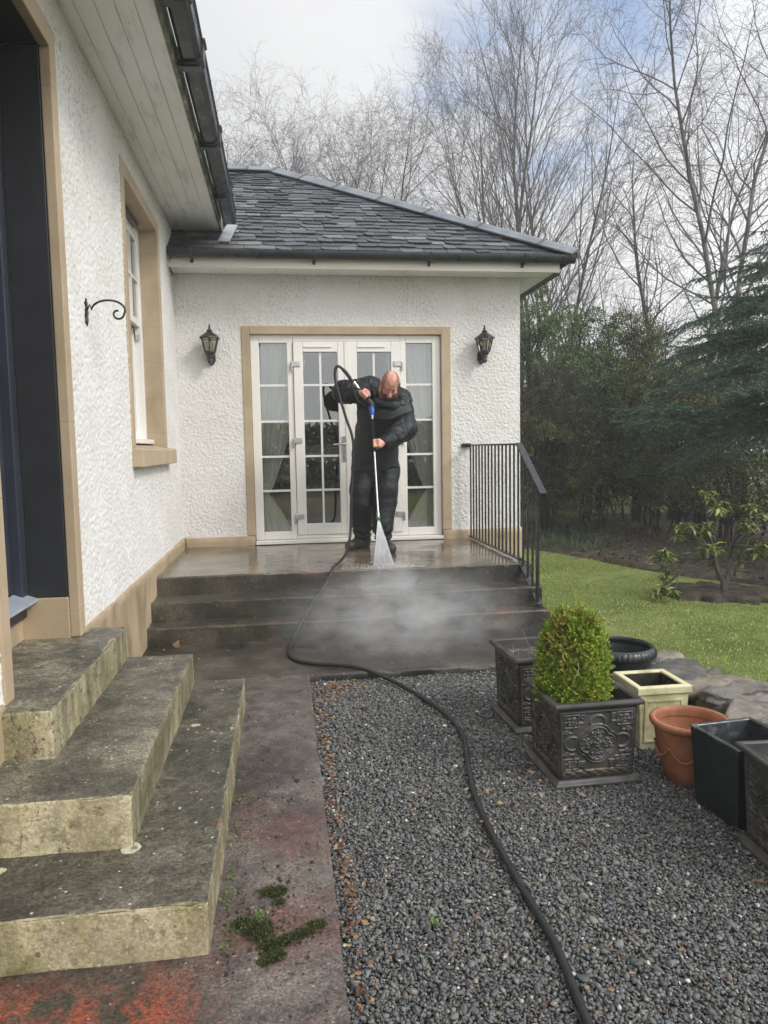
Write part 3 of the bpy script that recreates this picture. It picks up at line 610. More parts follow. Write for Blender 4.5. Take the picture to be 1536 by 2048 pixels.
# main eaves: boarded soffit, algae-green fascia, black box gutter in short lengths
b_ = MB()
sof = np.linspace(WX - 0.02, -0.555, 6)
for i in range(5): b_.box(sof[i] + (0.0035 if i else 0), sof[i + 1] - 0.0035, -1.0, 7.99, 3.70, 3.715)
b_.box(WX - 0.02, -0.555, -1.0, 7.98, 3.708, 3.722)
b_.build('soffit', SOFFIT, bevel=0.002, **hp)
b_ = MB(); b_.box(-0.555, -0.533, -1.0, 7.99, 3.690, 3.83); b_.build('fascia', MOSSYB, bevel=0.003, **hp)
gm = MB(); gy = [-1.0, 0.6, 2.02, 3.44, 3.98, 4.62, 5.78, 6.9, 7.72]
def gut(y0, y1, e=0.0):
    prof = [(-0.512 - e, 3.835 + e), (-0.512 - e, 3.745 - e), (-0.490, 3.722 - e), (-0.425, 3.722 - e), (-0.395 + e, 3.75 - e), (-0.392 + e, 3.83), (-0.380 + e, 3.842), (-0.384 + e, 3.85), (-0.405, 3.845), (-0.408, 3.755), (-0.43, 3.735), (-0.488, 3.735), (-0.500, 3.75), (-0.500, 3.835)]
    gm.prism([(a, b) for a, b in prof], y0, y1, 'y')
for a, b2 in zip(gy[:-1], gy[1:]): gut(a + 0.012, b2 - 0.012)
gobj = gm.build('gutter', GUTTER, smooth=30, **hp)
for yb in gy[1:-1]:
    gm = MB(); gut(yb - 0.055, yb + 0.055, 0.013); gm.box(-0.545, -0.515, yb - 0.03, yb + 0.03, 3.70, 3.80); gm.box(-0.52, -0.40, yb - 0.03, yb + 0.03, 3.700, 3.712); gm.build('gutter_bracket', GUTTER, gobj, smooth=30)
gm = MB(); gm.box(-0.515, -0.385, 7.70, 7.712, 3.722, 3.845); gm.build('gutter_end_cap', GUTTER, gobj)
# main roof
b_ = MB(); b_.add([(-0.545, -1.0, 3.84), (-0.545, 8.0, 3.84), (-4.3, 8.0, 6.2), (-4.3, -1.0, 6.2), (-8.1, -1.0, 3.84), (-8.1, 8.0, 3.84), (-4.3, 9.6, 6.2), (-8.1, 13.2, 3.84), (-0.6, 13.2, 3.4)], [(0, 1, 2, 3), (3, 2, 5, 4), (1, 6, 2), (2, 6, 7, 5)])
b_.build('roof_slope', SLATE, **hp)
# wing roof
EX, EY, EZ = 2.95, 7.385, 3.385; RXE, RY, RZ = -0.02, 10.32, 5.14
def slate_plane(o, u, v, n, rows, expo, clip, seed):
    """slates laid on a slope; u along the eaves, v up the slope"""
    rng = random.Random(seed); m = MB(); o, u, v, n = Vector(o), Vector(u).normalized(), Vector(v).normalized(), Vector(n).normalized(); s = 0.0
    for r in range(rows):
        lo, hi = clip(s); ex = expo * (1.12 - 0.30 * r / rows); x = lo - rng.uniform(0, 0.25)
        while x < hi:
            w = rng.uniform(0.13, 0.30) * (1 - 0.25 * r / rows); a, b = max(x + 0.003, lo), min(x + w - 0.003, hi)
            if b - a > 0.04:
                l = ex * 2.1; t = rng.uniform(0.007, 0.013); j = [rng.uniform(-0.014, 0.014) for _ in range(4)]; sk = rng.uniform(-0.006, 0.006); lift = rng.uniform(0.010, 0.024)
                ch = rng.uniform(0.01, 0.05) if rng.random() < 0.35 else 0.004
                def P(xx, yy, hh): return o + u * xx + v * yy + n * hh
                lo2, hi2 = clip(s + l); at, bt = max(a, lo2), min(b, hi2)
                if bt - at < 0.01: at = bt = (at + bt) / 2 if lo2 < at else max(min(bt, hi2), lo2); bt += 0.004
                bl = [(a, s + j[0] + ch), (a + min(ch * 1.2, (b - a) * .3), s + j[0]), ((a + b) / 2, s + j[1] * .7), (b - 0.01, s + j[2]), (b, s + j[2] + 0.012), (bt, s + l), (at, s + l)]
                hs = [lift + t] * 5 + [0.004] * 2
                top = [P(x_, y_, h_ + sk * (x_ - a)) for (x_, y_), h_ in zip(bl, hs)]; bot = [P(x_, y_, h_ - t + sk * (x_ - a)) for (x_, y_), h_ in zip(bl, hs)]
                k = len(bl); m.add(top + bot, [tuple(range(k)), tuple(range(2 * k - 1, k - 1, -1))] + [(i, k + i, k + (i + 1) % k, (i + 1) % k) for i in range(k)])
            x += w
        s += ex
    return m, s
su = Vector((0, RY - EY, RZ - EZ)); SLn = su.length; sv = su.normalized(); snn = Vector((1, 0, 0)).cross(sv)
def clipf(s): f = min(s / SLn, 1); return (-3.2 - 0.0, EX + (RXE - EX) * f)
mS, tot = slate_plane((0, EY, EZ), (1, 0, 0), sv, snn, 31, 0.122, clipf, 5)
wr = mS.build('roof', SLATE, **hp)
sh = Vector((RXE - EX, 0, RZ - EZ)); sn2 = Vector((0, 1, 0)).cross(sh.normalized())
def cliph(s): f = min(s / sh.length, 1); return (EY + (RY - EY) * f, 2 * RY - EY - (RY - EY) * f)
mS, _ = slate_plane((EX, 0, EZ), (0, 1, 0), sh, -sn2 if sn2.z < 0 else sn2, 31, 0.122, cliph, 9)
mS.build('roof', SLATE, **hp)
b_ = MB(); BYY = 2 * RY - EY
b_.add([(-4.2, EY, EZ - .01), (EX, EY, EZ - .01), (RXE, RY, RZ - .01), (-4.2, RY, RZ - .01), (EX, BYY, EZ - .01), (-4.2, BYY, EZ - .01)], [(0, 1, 2, 3), (1, 4, 2), (4, 5, 3, 2)])
b_.build('roof_underlay', GUTTER, **hp)
# hip and ridge capping with clips
def capping(a, b, nrm):
    a, b = Vector(a), Vector(b); d = (b - a).normalized(); n = Vector(nrm).normalized(); s = d.cross(n).normalized(); m = MB()
    pr = [(-0.095, -0.030), (-0.05, 0.006), (-0.03, 0.028), (0, 0.038), (0.03, 0.028), (0.05, 0.006), (0.095, -0.030), (0.09, -0.044), (0, 0.0), (-0.09, -0.044)]
    k = len(pr); vs = [p + s * x + n * (y + 0.050) for p in (a, b) for x, y in pr]
    m.add(vs, [tuple(range(k)), tuple(range(2 * k - 1, k - 1, -1))] + [(i, k + i, k + (i + 1) % k, (i + 1) % k) for i in range(k)])
    return m, a, b, d, s, n
for (A, B, nn, name, ts_) in (((EX + 0.03, EY - 0.03, EZ - 0.01), (RXE, RY, RZ), (0.36, -0.36, 0.86), 'hip_capping', (0.085, 0.255, 0.415, 0.575, 0.735, 0.87, 0.985)), ((RXE - 0.02, RY, RZ), (-4.0, RY, RZ), (0, 0, 1), 'ridge_capping', (0.075, 0.27, 0.5))):
    m, a, b, d, s, n = capping(A, B, nn); co = m.build(name, CAPPING, smooth=30, **hp)
    for t in ts_:
        p = a + (b - a) * t; c = MB(); pr = [(-0.099, -0.026), (-0.053, 0.012), (-0.032, 0.034), (0, 0.044), (0.032, 0.034), (0.053, 0.012), (0.099, -0.026)]
        vs = [p + d * (e + 0.05 * abs(x) * 3) + s * x + n * (y + 0.050 + o2) for e in (-0.014, 0.014) for o2 in (0, -0.012) for x, y in pr]; k = 7
        f = []
        for i in range(6): f += [(i, i + 1, 2 * k + i + 1, 2 * k + i), (k + i, 3 * k + i, 3 * k + i + 1, k + i + 1), (i, k + i, k + i + 1, i + 1), (2 * k + i, 2 * k + i + 1, 3 * k + i + 1, 3 * k + i)]
        c.add(vs, f); c.build('capping_clip', TCLIP, co)
b_ = MB(); b_.bar((-0.50, 7.50, 3.50), (-0.44, 8.02, 3.805), 0.11, 0.012, snn)
b_.build('valley_flashing', LEAD, **hp)
# wing eaves
b_ = MB(); b_.box(WX + 0.002, 2.86, 7.452, 7.474, 3.243, 3.375); b_.build('fascia', FASCIA, bevel=0.003, **hp)
b_ = MB(); b_.box(2.838, 2.872, 7.474, 13.1, 3.225, 3.375); b_.build('fascia', GUTTER, bevel=0.003, **hp)
b_ = MB(); b_.box(WX + 0.012, 2.838, 7.474, 7.79, 3.262, 3.275); b_.box(2.556, 2.836, 7.80, 13.0, 3.262, 3.275); b_.build('soffit', SOFFIT, bevel=0.002, **hp)
def gutter_run(a, b):
    """half-round gutter, open above"""
    a, b = Vector(a), Vector(b); d = (b - a).normalized(); s = d.cross(Vector((0, 0, 1))); pr = []
    for k in range(9): t = math.pi * k / 8; pr.append((-0.058 * math.cos(t), -0.062 * math.sin(t)))
    pr = [(-0.058, 0.014)] + pr + [(0.058, 0.014), (0.050, 0.012)] + [(0.050 * math.cos(math.pi * k / 8), -0.054 * math.sin(math.pi * k / 8)) for k in range(9)] + [(-0.050, 0.012)]
    k = len(pr); m = MB(); vs = [p + s * x + Vector((0, 0, y)) for p in (a, b) for x, y in pr]
    m.add(vs, [tuple(range(k)), tuple(range(2 * k - 1, k - 1, -1))] + [(i, k + i, k + (i + 1) % k, (i + 1) % k) for i in range(k)]); return m
gz = 3.378
m = gutter_run((WX + 0.03, 7.388, gz), (2.99, 7.388, gz)); g2 = gutter_run((2.925, 7.42, gz), (2.925, 13.1, gz)); m.add(g2.v, g2.f)
wg = m.build('gutter', GUTTER, smooth=30, **hp)
for xx in (-0.80, 0.36, 1.50, 2.46):
    c = MB(); c.tube([(xx, 7.452, gz - 0.05), (xx, 7.42, gz - 0.066), (xx, 7.385, gz - 0.069), (xx, 7.335, gz - 0.04), (xx, 7.324, gz + 0.016)], 0.009, 6); c.box(xx - 0.014, xx + 0.014, 7.438, 7.451, gz - 0.095, gz - 0.03); c.build('gutter_bracket', GUTTER, wg)
c = MB(); c.tube([(-0.985, 7.40, 3.50), (-1.0, 7.45, 3.38), (-1.005, 7.46, 3.24), (-1.01, 7.62, 3.2)], 0.006, 6); c.build('cable', GUTTER, **hp)
# french doors
b_ = MB(); w = 0.082
b_.box(FX0 - w, FX0, WY - 0.017, WY + 0.20, 0.607, FZ1 + w); b_.box(FX1, FX1 + w + 0.018, WY - 0.017, WY + 0.20, 0.607, FZ1 + w); b_.box(FX0, FX1, WY - 0.017, WY + 0.20, FZ1, FZ1 + w)
b_.build('door_surround', TAN, bevel=0.006, **hp)
dy = WY + 0.035
b_ = MB(); A0 = FX0 + 0.002; A1 = FX1 - 0.002
def X(d): return FX0 + d
H = FX1 - FX0
for (a, c) in ((0.002, 0.088), (0.372, 0.432), (H - 0.432, H - 0.372), (H - 0.088, H - 0.002)): b_.box(X(a), X(c), dy, dy + 0.07, 0.553, FZ1 - 0.001)
b_.box(X(0.088), X(0.372), dy, dy + 0.07, 0.553, 0.635); b_.box(X(H - 0.372), X(H - 0.088), dy, dy + 0.07, 0.553, 0.635); b_.box(X(0.088), X(0.372), dy, dy + 0.07, 2.585, FZ1 - 0.001); b_.box(X(H - 0.372), X(H - 0.088), dy, dy + 0.07, 2.585, FZ1 - 0.001)
b_.box(X(0.432), X(H - 0.432), dy, dy + 0.07, 2.600, FZ1 - 0.001); b_.box(X(0.432), X(H - 0.432), dy, dy + 0.07, 0.553, 0.592)
fr = b_.build('french_doors', UPVC, bevel=0.006, **hp)
b_ = MB(); b_.hexa([(A0, WY - 0.045, 0.512), (A1, WY - 0.045, 0.512), (A1, WY + 0.1, 0.512), (A0, WY + 0.1, 0.512), (A0, WY - 0.045, 0.545), (A1, WY - 0.045, 0.545), (A1, WY + 0.1, 0.553), (A0, WY + 0.1, 0.553)]); b_.build('threshold', UPVC, fr, bevel=0.004)
bars = (1.064, 1.42, 1.785, 2.155); cx = H / 2
for (a, c) in ((0.436, cx - 0.003), (cx + 0.003, H - 0.436)):
    l = MB(); g0, g1 = a + 0.098, c - 0.098; y_ = dy - 0.022
    l.box(X(a), X(g0), y_, y_ + 0.07, 0.596, 2.596); l.box(X(g1), X(c), y_, y_ + 0.07, 0.596, 2.596); l.box(X(g0), X(g1), y_, y_ + 0.07, 0.596, 0.71); l.box(X(g0), X(g1), y_, y_ + 0.07, 2.49, 2.596)
    l.build('door_leaf', UPVC, fr, bevel=0.007)
    gb = MB()
    for z_ in bars: gb.box(X(g0), X(g1), y_ + 0.022, y_ + 0.03, z_ - 0.011, z_ + 0.011)
    gb.box(X((g0 + g1) / 2 - 0.011), X((g0 + g1) / 2 + 0.011), y_ + 0.0235, y_ + 0.0285, 0.71, 2.49); gb.build('glazing_bars', UPVC_W, fr)
    p = MB(); p.box(X(g0), X(g1), y_ + 0.031, y_ + 0.037, 0.70, 2.50); p.build('pane', GLASS, fr)
    v = MB(); v.box(X(g0 + 0.015), X(g1 - 0.06), y_ - 0.012, y_ - 0.001, 2.535, 2.553); v.build('trickle_vent', UPVC_W, fr, bevel=0.004)
b_ = MB(); b_.box(X(cx - 0.03), X(cx + 0.03), dy - 0.030, dy - 0.0225, 0.60, 2.594); b_.build('astragal', UPVC, fr, bevel=0.004)
for (a, c) in ((0.088, 0.372), (H - 0.372, H - 0.088)):
    for z_ in bars: gb = MB(); gb.box(X(a), X(c), dy + 0.022, dy + 0.03, z_ - 0.011, z_ + 0.011); gb.build('glazing_bar', UPVC_W, fr)
    p = MB(); p.box(X(a), X(c), dy + 0.031, dy + 0.037, 0.63, 2.59); p.build('pane', GLASS, fr)
for z_ in (2.37, 1.585, 0.79):
    for sgn in (1, -1):
        x0 = 0.41 if sgn > 0 else H - 0.41
        h_ = MB(); xs = sorted((X(x0), X(x0 + sgn * 0.095))); h_.box(xs[0], xs[1], dy - 0.036, dy - 0.0225, z_ - 0.028, z_ + 0.028); h_.tube([(X(x0 + sgn * 0.008), dy - 0.028, z_ - 0.075), (X(x0 + sgn * 0.008), dy - 0.028, z_ + 0.02)], 0.012, 10); h_.build('hinge', CHROME, fr, bevel=0.004)
h_ = MB(); hx = cx - 0.052; h_.box(X(hx - 0.017), X(hx + 0.017), dy - 0.035, dy - 0.0225, 1.36, 1.62); h_.tube([(X(hx), dy - 0.03, 1.54), (X(hx), dy - 0.075, 1.54), (X(hx - 0.01), dy - 0.08, 1.54), (X(hx - 0.115), dy - 0.08, 1.535)], 0.010, 8); h_.build('handle', CHROME, fr, bevel=0.004)

# curtains and the armchair seen through the glass
def curtain(name, label, xa, sgn, group='cream curtains tied back behind the french doors'):
    zs = np.linspace(0.55, 2.75, 70); us = np.linspace(0, 1, 60); Z, U = np.meshgrid(zs, us, indexing='ij'); tz = 1.02
    wd_ = np.where(Z > tz, 0.10 + 0.42 * np.clip((Z - tz) / (2.4 - tz), 0, 1) ** 0.75, 0.10 + 0.30 * np.clip((tz - Z) / 0.5, 0, 1) ** 0.8)
    x = xa + sgn * wd_ * U; y = WY + 0.165 + 0.026 * np.sin(U * 34 + 1.5 * np.sin(Z * 2) + sgn) * np.clip(wd_ / 0.4, 0.25, 1) + 0.01 * np.sin(U * 81)
    P = np.stack([x, y, Z], -1).reshape(-1, 3); P2 = P + [0, 0.006, 0]; f = grid_faces(70, 60)
    tag(link(name, mesh_np(name, np.concatenate([P, P2]), np.concatenate([f, f[:, ::-1] + len(P)])), SHEER, smooth=True), label, 'curtain', group)
curtain('curtain', 'cream curtain gathered behind the narrow glazing left of the french doors', X(0.04), 1)
curtain('curtain', 'cream curtain gathered behind the narrow glazing right of the man', X(H - 0.04), -1)
ARM = simple('dark_blue_upholstery', [(0.3, (0.035, 0.038, 0.050)), (0.7, (0.060, 0.064, 0.080))], 6, 0.9)
CUSH = simple('cream_throw', [(0.3, (0.42, 0.36, 0.26)), (0.7, (0.60, 0.53, 0.41))], 14, 0.95, bmp=(60, 0.5, 0.01))
ac = thing('armchair', 'dark blue armchair indoors behind the left glazed door, cream throw over its back', 'armchair', (0.33, 8.75, 0.5))
def soft(name, dims, m, par, r=0.06, seed=1): return rbox(name, dims, m, par, res=0.04, r=r, amp=0.012, nscale=6, seed=seed, bottom=True)
soft('seat', (-0.36, 0.36, -0.1, 0.55, 0.12, 0.46), ARM, ac, seed=2); soft('backrest', (-0.36, 0.36, -0.38, -0.1, 0.12, 0.90), ARM, ac, seed=3)
soft('armrest', (-0.48, -0.36, -0.36, 0.5, 0.12, 0.66), ARM, ac, seed=4); soft('armrest', (0.36, 0.48, -0.36, 0.5, 0.12, 0.66), ARM, ac, seed=5)
th = MB()
VV, FF = cat([rbox_np(-0.30, 0.40, -0.44, -0.02, 0.84, 1.03, res=0.03, r=0.08, amp=0.05, nscale=7, seed=6, bottom=True), rbox_np(-0.40, -0.05, -0.47, -0.36, 0.62, 0.92, res=0.03, r=0.05, amp=0.05, nscale=7, seed=9, bottom=True)])
tag(link('throw', mesh_np('throw', VV + np.array([0.33, 8.75, 0.5]), FF), CUSH, smooth=True), 'rumpled cream throw lying over the back of the dark armchair indoors', 'throw')
# ------------------------------------------------------------------ ground
G = 0.03
def mat_lawn():
    m, nt, b = newmat('lawn'); p = pos(nt)
    c = ramp(nt, noise(nt, p, 1.3, 6, 0.62), [(0.36, (0.110, 0.142, 0.036)), (0.5, (0.175, 0.215, 0.062)), (0.64, (0.25, 0.28, 0.10))])
    wn = ramp(nt, noise(nt, scalev(nt, p, (1, 2.5, 1)), 3.0, 6, 0.65), [(0.57, 0.0), (0.68, 0.75)])
    c = mixc(nt, wn, c, (0.040, 0.038, 0.016))
    c = mixc(nt, 0.6, c, ramp(nt, noise(nt, p, 60, 4, 0.7), [(0.3, 0.55), (0.7, 1.25)]), 'MULTIPLY')
    lk(nt, c, b, 'Base Color'); lk(nt, 0.9, b, 'Roughness'); lk(nt, 0.2, b, 'Specular IOR Level')
    lk(nt, bump(nt, noise(nt, p, 90, 4, 0.7), 0.8, 0.02), b, 'Normal'); return m
LAWN = mat_lawn()
SOIL = simple('dark_bed_soil', [(0.36, (0.022, 0.018, 0.013)), (0.52, (0.048, 0.038, 0.026)), (0.66, (0.11, 0.082, 0.05))], 9, 0.9, bmp=(30, 0.9, 0.03), coords='pos')
FIELD = simple('rough_field', [(0.3, (0.10, 0.10, 0.045)), (0.7, (0.20, 0.175, 0.085))], 0.6, 0.95, bmp=(6, 0.6, 0.1), coords='pos')
GBASE = simple('gravel_bed', [(0.3, (0.022, 0.022, 0.022)), (0.7, (0.060, 0.060, 0.058))], 60, 0.7, bmp=(120, 0.8, 0.01), coords='pos')
def sheet(name, x0, x1, y0, y1, z, m, n=2, amp=0.0, sc=1.0):
    U = np.linspace(x0, x1, n); V = np.linspace(y0, y1, n); A, B = np.meshgrid(U, V, indexing='ij')
    P = np.stack([A, B, 0 * A + z], -1); P[..., 2] += amp * fbm(P, sc, 3, 4)
    return tag(link(name, mesh_np(name, P.reshape(-1, 3), grid_faces(n, n)), m, smooth=True), kind='structure')
sheet('ground', -64, 64, -40, 90, -0.06, FIELD)
sheet('lawn', 1.93, 14, -6, 40, -0.02, LAWN, 240, 0.05, 0.8)
def bed(name, pts, z, m, seed=0):
    """planting bed: a low mound with an uneven edge"""
    rng = random.Random(seed); c = np.mean(pts, axis=0); V = [(c[0], c[1], z + 0.05)]; n = 120; per = []
    P = np.array(pts + [pts[0]], float); L = np.concatenate([[0], np.cumsum(np.linalg.norm(np.diff(P, axis=0), axis=1))])
    for k in range(n):
        t = L[-1] * k / n; q = np.array([np.interp(t, L, P[:, 0]), np.interp(t, L, P[:, 1])]); q = q + (q - c) / np.linalg.norm(q - c) * rng.uniform(-0.018, 0.018) + (q - c) / np.linalg.norm(q - c) * 0.06 * math.sin(k * 0.55 + seed); per.append(q)
    rings = (0.3, 0.6, 0.85, 0.96, 1.0); hs = (0.035, 0.035, 0.03, 0.02, -0.03)
    for r, h in zip(rings, hs):
        for q in per: p = c + (q - c) * r; V.append((p[0], p[1], z + h + rng.uniform(-0.010, 0.010) * (r < 0.97)))
    F = [(0, 1 + k, 1 + (k + 1) % n) for k in range(n)]
    F4 = [(1 + i * n + k, 1 + (i + 1) * n + k, 1 + (i + 1) * n + (k + 1) % n, 1 + i * n + (k + 1) % n) for i in range(len(rings) - 1) for k in range(n)]
    return tag(link(name, mesh_np(name, np.array(V), [np.array(F), np.array(F4)]), m, smooth=True), kind='structure')
bed('soil_bed', [(3.3, 10.6), (4.15, 8.9), (4.45, 7.9), (4.95, 6.9), (5.4, 5.2), (5.9, 3.4), (9, 3), (9, 15), (3.0, 15.5), (2.75, 12.5)], 0.0, SOIL, 2)
bed('soil_bed', [(3.72, 6.92), (3.95, 7.22), (4.35, 7.28), (4.75, 6.95), (4.85, 6.55), (4.55, 6.28), (4.15, 6.35), (3.8, 6.6)], 0.0, SOIL, 4)
sheet('gravel_ground', 0.11, 2.2, -1.5, 4.62, G - 0.012, GBASE, 60, 0.008, 5)
tag(rbox('path', (-1.6, 0.128, 0.4, 4.612, -0.1, 0.08), PATHM, res=0.03, r=0.006, amp=0.004, nscale=6, seed=7, chip=0.012), kind='structure')
tag(rbox('path', (-1.04, 2.06, 4.60, 5.53, -0.1, 0.0815), SLABM, res=0.04, r=0.02, amp=0.005, nscale=6, seed=8), kind='structure')
# short mown grass blades over the visible lawn
rgs = np.random.default_rng(9); n = 90000; u = rgs.random(n) ** 1.3
P = np.stack([rgs.uniform(2.2, 5.4, n), 3.0 + u * 7.6, np.zeros(n)], 1); lim = np.interp(P[:, 1], [3.0, 5.2, 6.9, 7.9, 8.9, 10.6], [5.8, 5.45, 5.0, 4.5, 4.2, 3.35]); P = P[P[:, 0] < lim]
P = P[~((np.hypot((P[:, 0] - 4.28) / 0.58, (P[:, 1] - 6.78) / 0.5) < 0.95))]; n = len(P); P[:, 2] = -0.02 + 0.05 * fbm(np.stack([P[:, 0], P[:, 1], 0 * P[:, 0]], 1), 0.8, 3, 4)
thin = fbm(P, 1.6, 12, 4) > -0.28; P = P[thin]; n = len(P)
GRASS = island('grass_blade', [(0.0, (0.138, 0.194, 0.046)), (0.5, (0.277, 0.360, 0.092)), (0.85, (0.434, 0.489, 0.157)), (1.0, (0.664, 0.590, 0.277))], 0.6, None, 0.3)
tag(link('grass', mesh_np('grass', *leaves_np(P, np.c_[rgs.normal(0, 0.55, (n, 2)), np.ones(n)], rgs.normal(0, 1, (n, 3)), rgs.uniform(0.012, 0.030, n), rgs.uniform(0.004, 0.008, n), 0.1, 0.2)), GRASS), kind='stuff')
# gravel stones
rng = np.random.default_rng(4)
GRAV = island('gravel_stone', [(0.0, (0.070, 0.073, 0.076)), (0.25, (0.102, 0.106, 0.109)), (0.55, (0.136, 0.141, 0.140)), (0.80, (0.180, 0.183, 0.177)), (0.90, (0.22, 0.212, 0.185)), (0.945, (0.18, 0.15, 0.10)), (0.965, (0.24, 0.15, 0.10)), (0.982, (0.32, 0.29, 0.23)), (0.992, (0.50, 0.49, 0.46)), (1.0, (0.66, 0.66, 0.64))], 0.55, (60, 0.3, 0.003))
def scatter(x0, x1, y0, y1, sp, size, zc, base, seed):
    r = np.random.default_rng(seed); X_, Y_ = np.meshgrid(np.arange(x0, x1, sp), np.arange(y0, y1, sp)); n = X_.size
    C = np.stack([X_.ravel() + r.uniform(-.5, .5, n) * sp, Y_.ravel() + r.uniform(-.5, .5, n) * sp, np.full(n, zc)], 1)
    C[:, 2] += 0.008 * fbm(C, 5, 3, 3) + r.uniform(-0.004, 0.004, n)
    s = 1.12 * size * np.clip(r.lognormal(0, 0.28, n), 0.5, 1.9)
    return rocks(r, C, s, (0.28, 0.55), 0.5, base, 7, 0.45)
tag(link('gravel', mesh_np('gravel', *cat([scatter(0.135, 2.02, 1.2, 3.0, 0.0092, 0.0066, G - 0.003, 0, 1), scatter(0.135, 2.02, 1.2, 3.0, 0.0165, 0.0072, G + 0.004, 0, 2), scatter(0.135, 2.02, 1.45, 3.0, 0.06, 0.0095, G + 0.005, 1, 6),
    scatter(0.135, 2.0, 3.0, 4.6, 0.0115, 0.0082, G - 0.003, 0, 3), scatter(0.135, 2.0, 3.0, 4.6, 0.021, 0.0088, G + 0.004, 0, 4)])), GRAV), kind='stuff')
# fallen leaves
LEAFM = island('dead_leaf', [(0.0, (0.055, 0.028, 0.016)), (0.3, (0.14, 0.065, 0.032)), (0.6, (0.25, 0.12, 0.055)), (0.85, (0.34, 0.20, 0.10)), (1.0, (0.46, 0.34, 0.20))], 0.5, None, 0.15)
def dead_leaves(n, gen, zc, size, seed, tilt=0.35):
    r = np.random.default_rng(seed); P = gen(r, n); C = np.stack([P[:, 0], P[:, 1], zc + r.uniform(0, 0.012, n)], 1)
    a = r.uniform(0, 6.283, n); A = np.stack([np.cos(a), np.sin(a), r.normal(0, tilt * 0.6, n)], 1); N = np.stack([r.normal(0, tilt, n), r.normal(0, tilt, n), np.ones(n)], 1)
    L = size * r.uniform(0.5, 1.5, n); return leaves_np(C, A, N, L, L * r.uniform(0.35, 0.75, n), r.uniform(-0.3, 0.45, n)[:, None], r.uniform(-0.2, 0.4, n)[:, None])
edge = lambda r, n: np.stack([0.15 + np.abs(r.normal(0, 0.034, n)), r.uniform(1.5, 4.55, n)], 1)
heap = lambda r, n: np.stack([1.62 + r.normal(0, 0.05, n) + 0, 2.02 + r.normal(0, 0.08, n)], 1)
heap2 = lambda r, n: np.stack([0.22 + np.abs(r.normal(0, 0.09, n)), 4.5 - np.abs(r.normal(0, 0.12, n))], 1)
anyw = lambda r, n: np.stack([r.uniform(0.2, 1.95, n), r.uniform(1.5, 4.5, n)], 1)
onp = lambda r, n: np.stack([r.uniform(-0.22, 0.11, n), r.uniform(1.5, 4.4, n)], 1)
ons = lambda r, n: np.stack([r.uniform(-0.9, 1.6, n), r.uniform(4.7, 5.4, n)], 1)
back = lambda r, n: np.stack([1.05 + r.normal(0, 0.12, n), r.uniform(2.5, 4.0, n)], 1)
tag(link('fallen_leaves', mesh_np('fallen_leaves', *cat([dead_leaves(520, edge, G + 0.004, 0.021, 1, 0.5), dead_leaves(170, heap, G + 0.010, 0.030, 2, 0.6), dead_leaves(120, heap2, G + 0.006, 0.024, 3), dead_leaves(300, anyw, G + 0.013, 0.015, 4), dead_leaves(30, onp, 0.081, 0.016, 5, 0.2), dead_leaves(26, ons, 0.083, 0.024, 6, 0.2), dead_leaves(50, back, G + 0.014, 0.02, 7)])), LEAFM), kind='stuff')
big = np.array([[-0.80, 5.41, 0.086], [0.86, 4.71, 0.086]]); Vb, Fb = leaves_np(big, np.array([[0.3, -0.4, 0.75], [1, 0.2, 0.1]]), np.array([[0.1, -1, 0.3], [0, 0, 1.0]]), np.array([0.07, 0.05]), np.array([0.06, 0.04]))
tag(link('fallen_leaf', mesh_np('fallen_leaf', Vb[:5], Fb[:4]), island('pale_leaf', [(0, (0.42, 0.28, 0.14)), (1, (0.52, 0.36, 0.19))], 0.6, None, 0.2)), 'large pale tan leaf propped against the lowest back step by the left wall', 'leaf')
bedr = lambda r, n: np.stack([r.uniform(3.4, 6.6, n), r.uniform(5.5, 13.5, n)], 1)
def on_bed(r, n):
    P = bedr(r, n * 2); lim = np.interp(P[:, 1], [5.2, 6.9, 7.9, 8.9, 10.6, 13.0], [5.45, 5.0, 4.5, 4.2, 3.35, 2.9]); P = P[P[:, 0] > lim + 0.05]; return P[:n] if len(P) >= n else np.concatenate([P, P])[:n]
LITTER = island('bed_litter', [(0.0, (0.030, 0.024, 0.014)), (0.5, (0.075, 0.055, 0.030)), (0.8, (0.10, 0.10, 0.035)), (1.0, (0.20, 0.15, 0.08))], 0.8)
tag(link('leaf_litter', mesh_np('leaf_litter', *dead_leaves(6500, on_bed, 0.02, 0.06, 21, 0.8)), LITTER), kind='stuff')
GC = island('ground_cover_leaf', [(0.0, (0.030, 0.055, 0.022)), (0.6, (0.060, 0.100, 0.045)), (1.0, (0.11, 0.15, 0.08))], 0.5, None, 0.2)
rg = np.random.default_rng(22); n = 2600; P = on_bed(rg, n); P = P[fbm(np.c_[P, P[:, :1] * 0], 1.2, 5, 3) > 0.05]; n = len(P)
tag(link('ground_cover', mesh_np('ground_cover', *leaves_np(np.c_[P, np.full(n, 0.02)], np.c_[rg.normal(0, 0.35, (n, 2)), np.ones(n)], rg.normal(0, 1, (n, 3)), rg.uniform(0.10, 0.26, n), rg.uniform(0.012, 0.03, n), 0.1, 0.1)), GC), kind='stuff')
# twigs on the gravel
tl = []
for k in range(46):
    c = np.array([rng.uniform(0.2, 1.9), rng.uniform(1.5, 4.2), G + 0.018]); a = rng.uniform(0, 6.28); l = rng.uniform(0.03, 0.11); d = np.array([math.cos(a), math.sin(a), rng.normal(0, 0.05)])
    tl.append([c - d * l, c + rng.normal(0, 0.006, 3) + [0, 0, .004], c + d * l])
tag(link('fallen_twigs', mesh_np('fallen_twigs', *tubes_np(np.array(tl), np.full((46, 3), 0.0013), 4)), simple('dry_twig', [(0.3, (0.06, 0.045, 0.03)), (0.7, (0.22, 0.17, 0.11))], 20, 0.8)), kind='stuff')

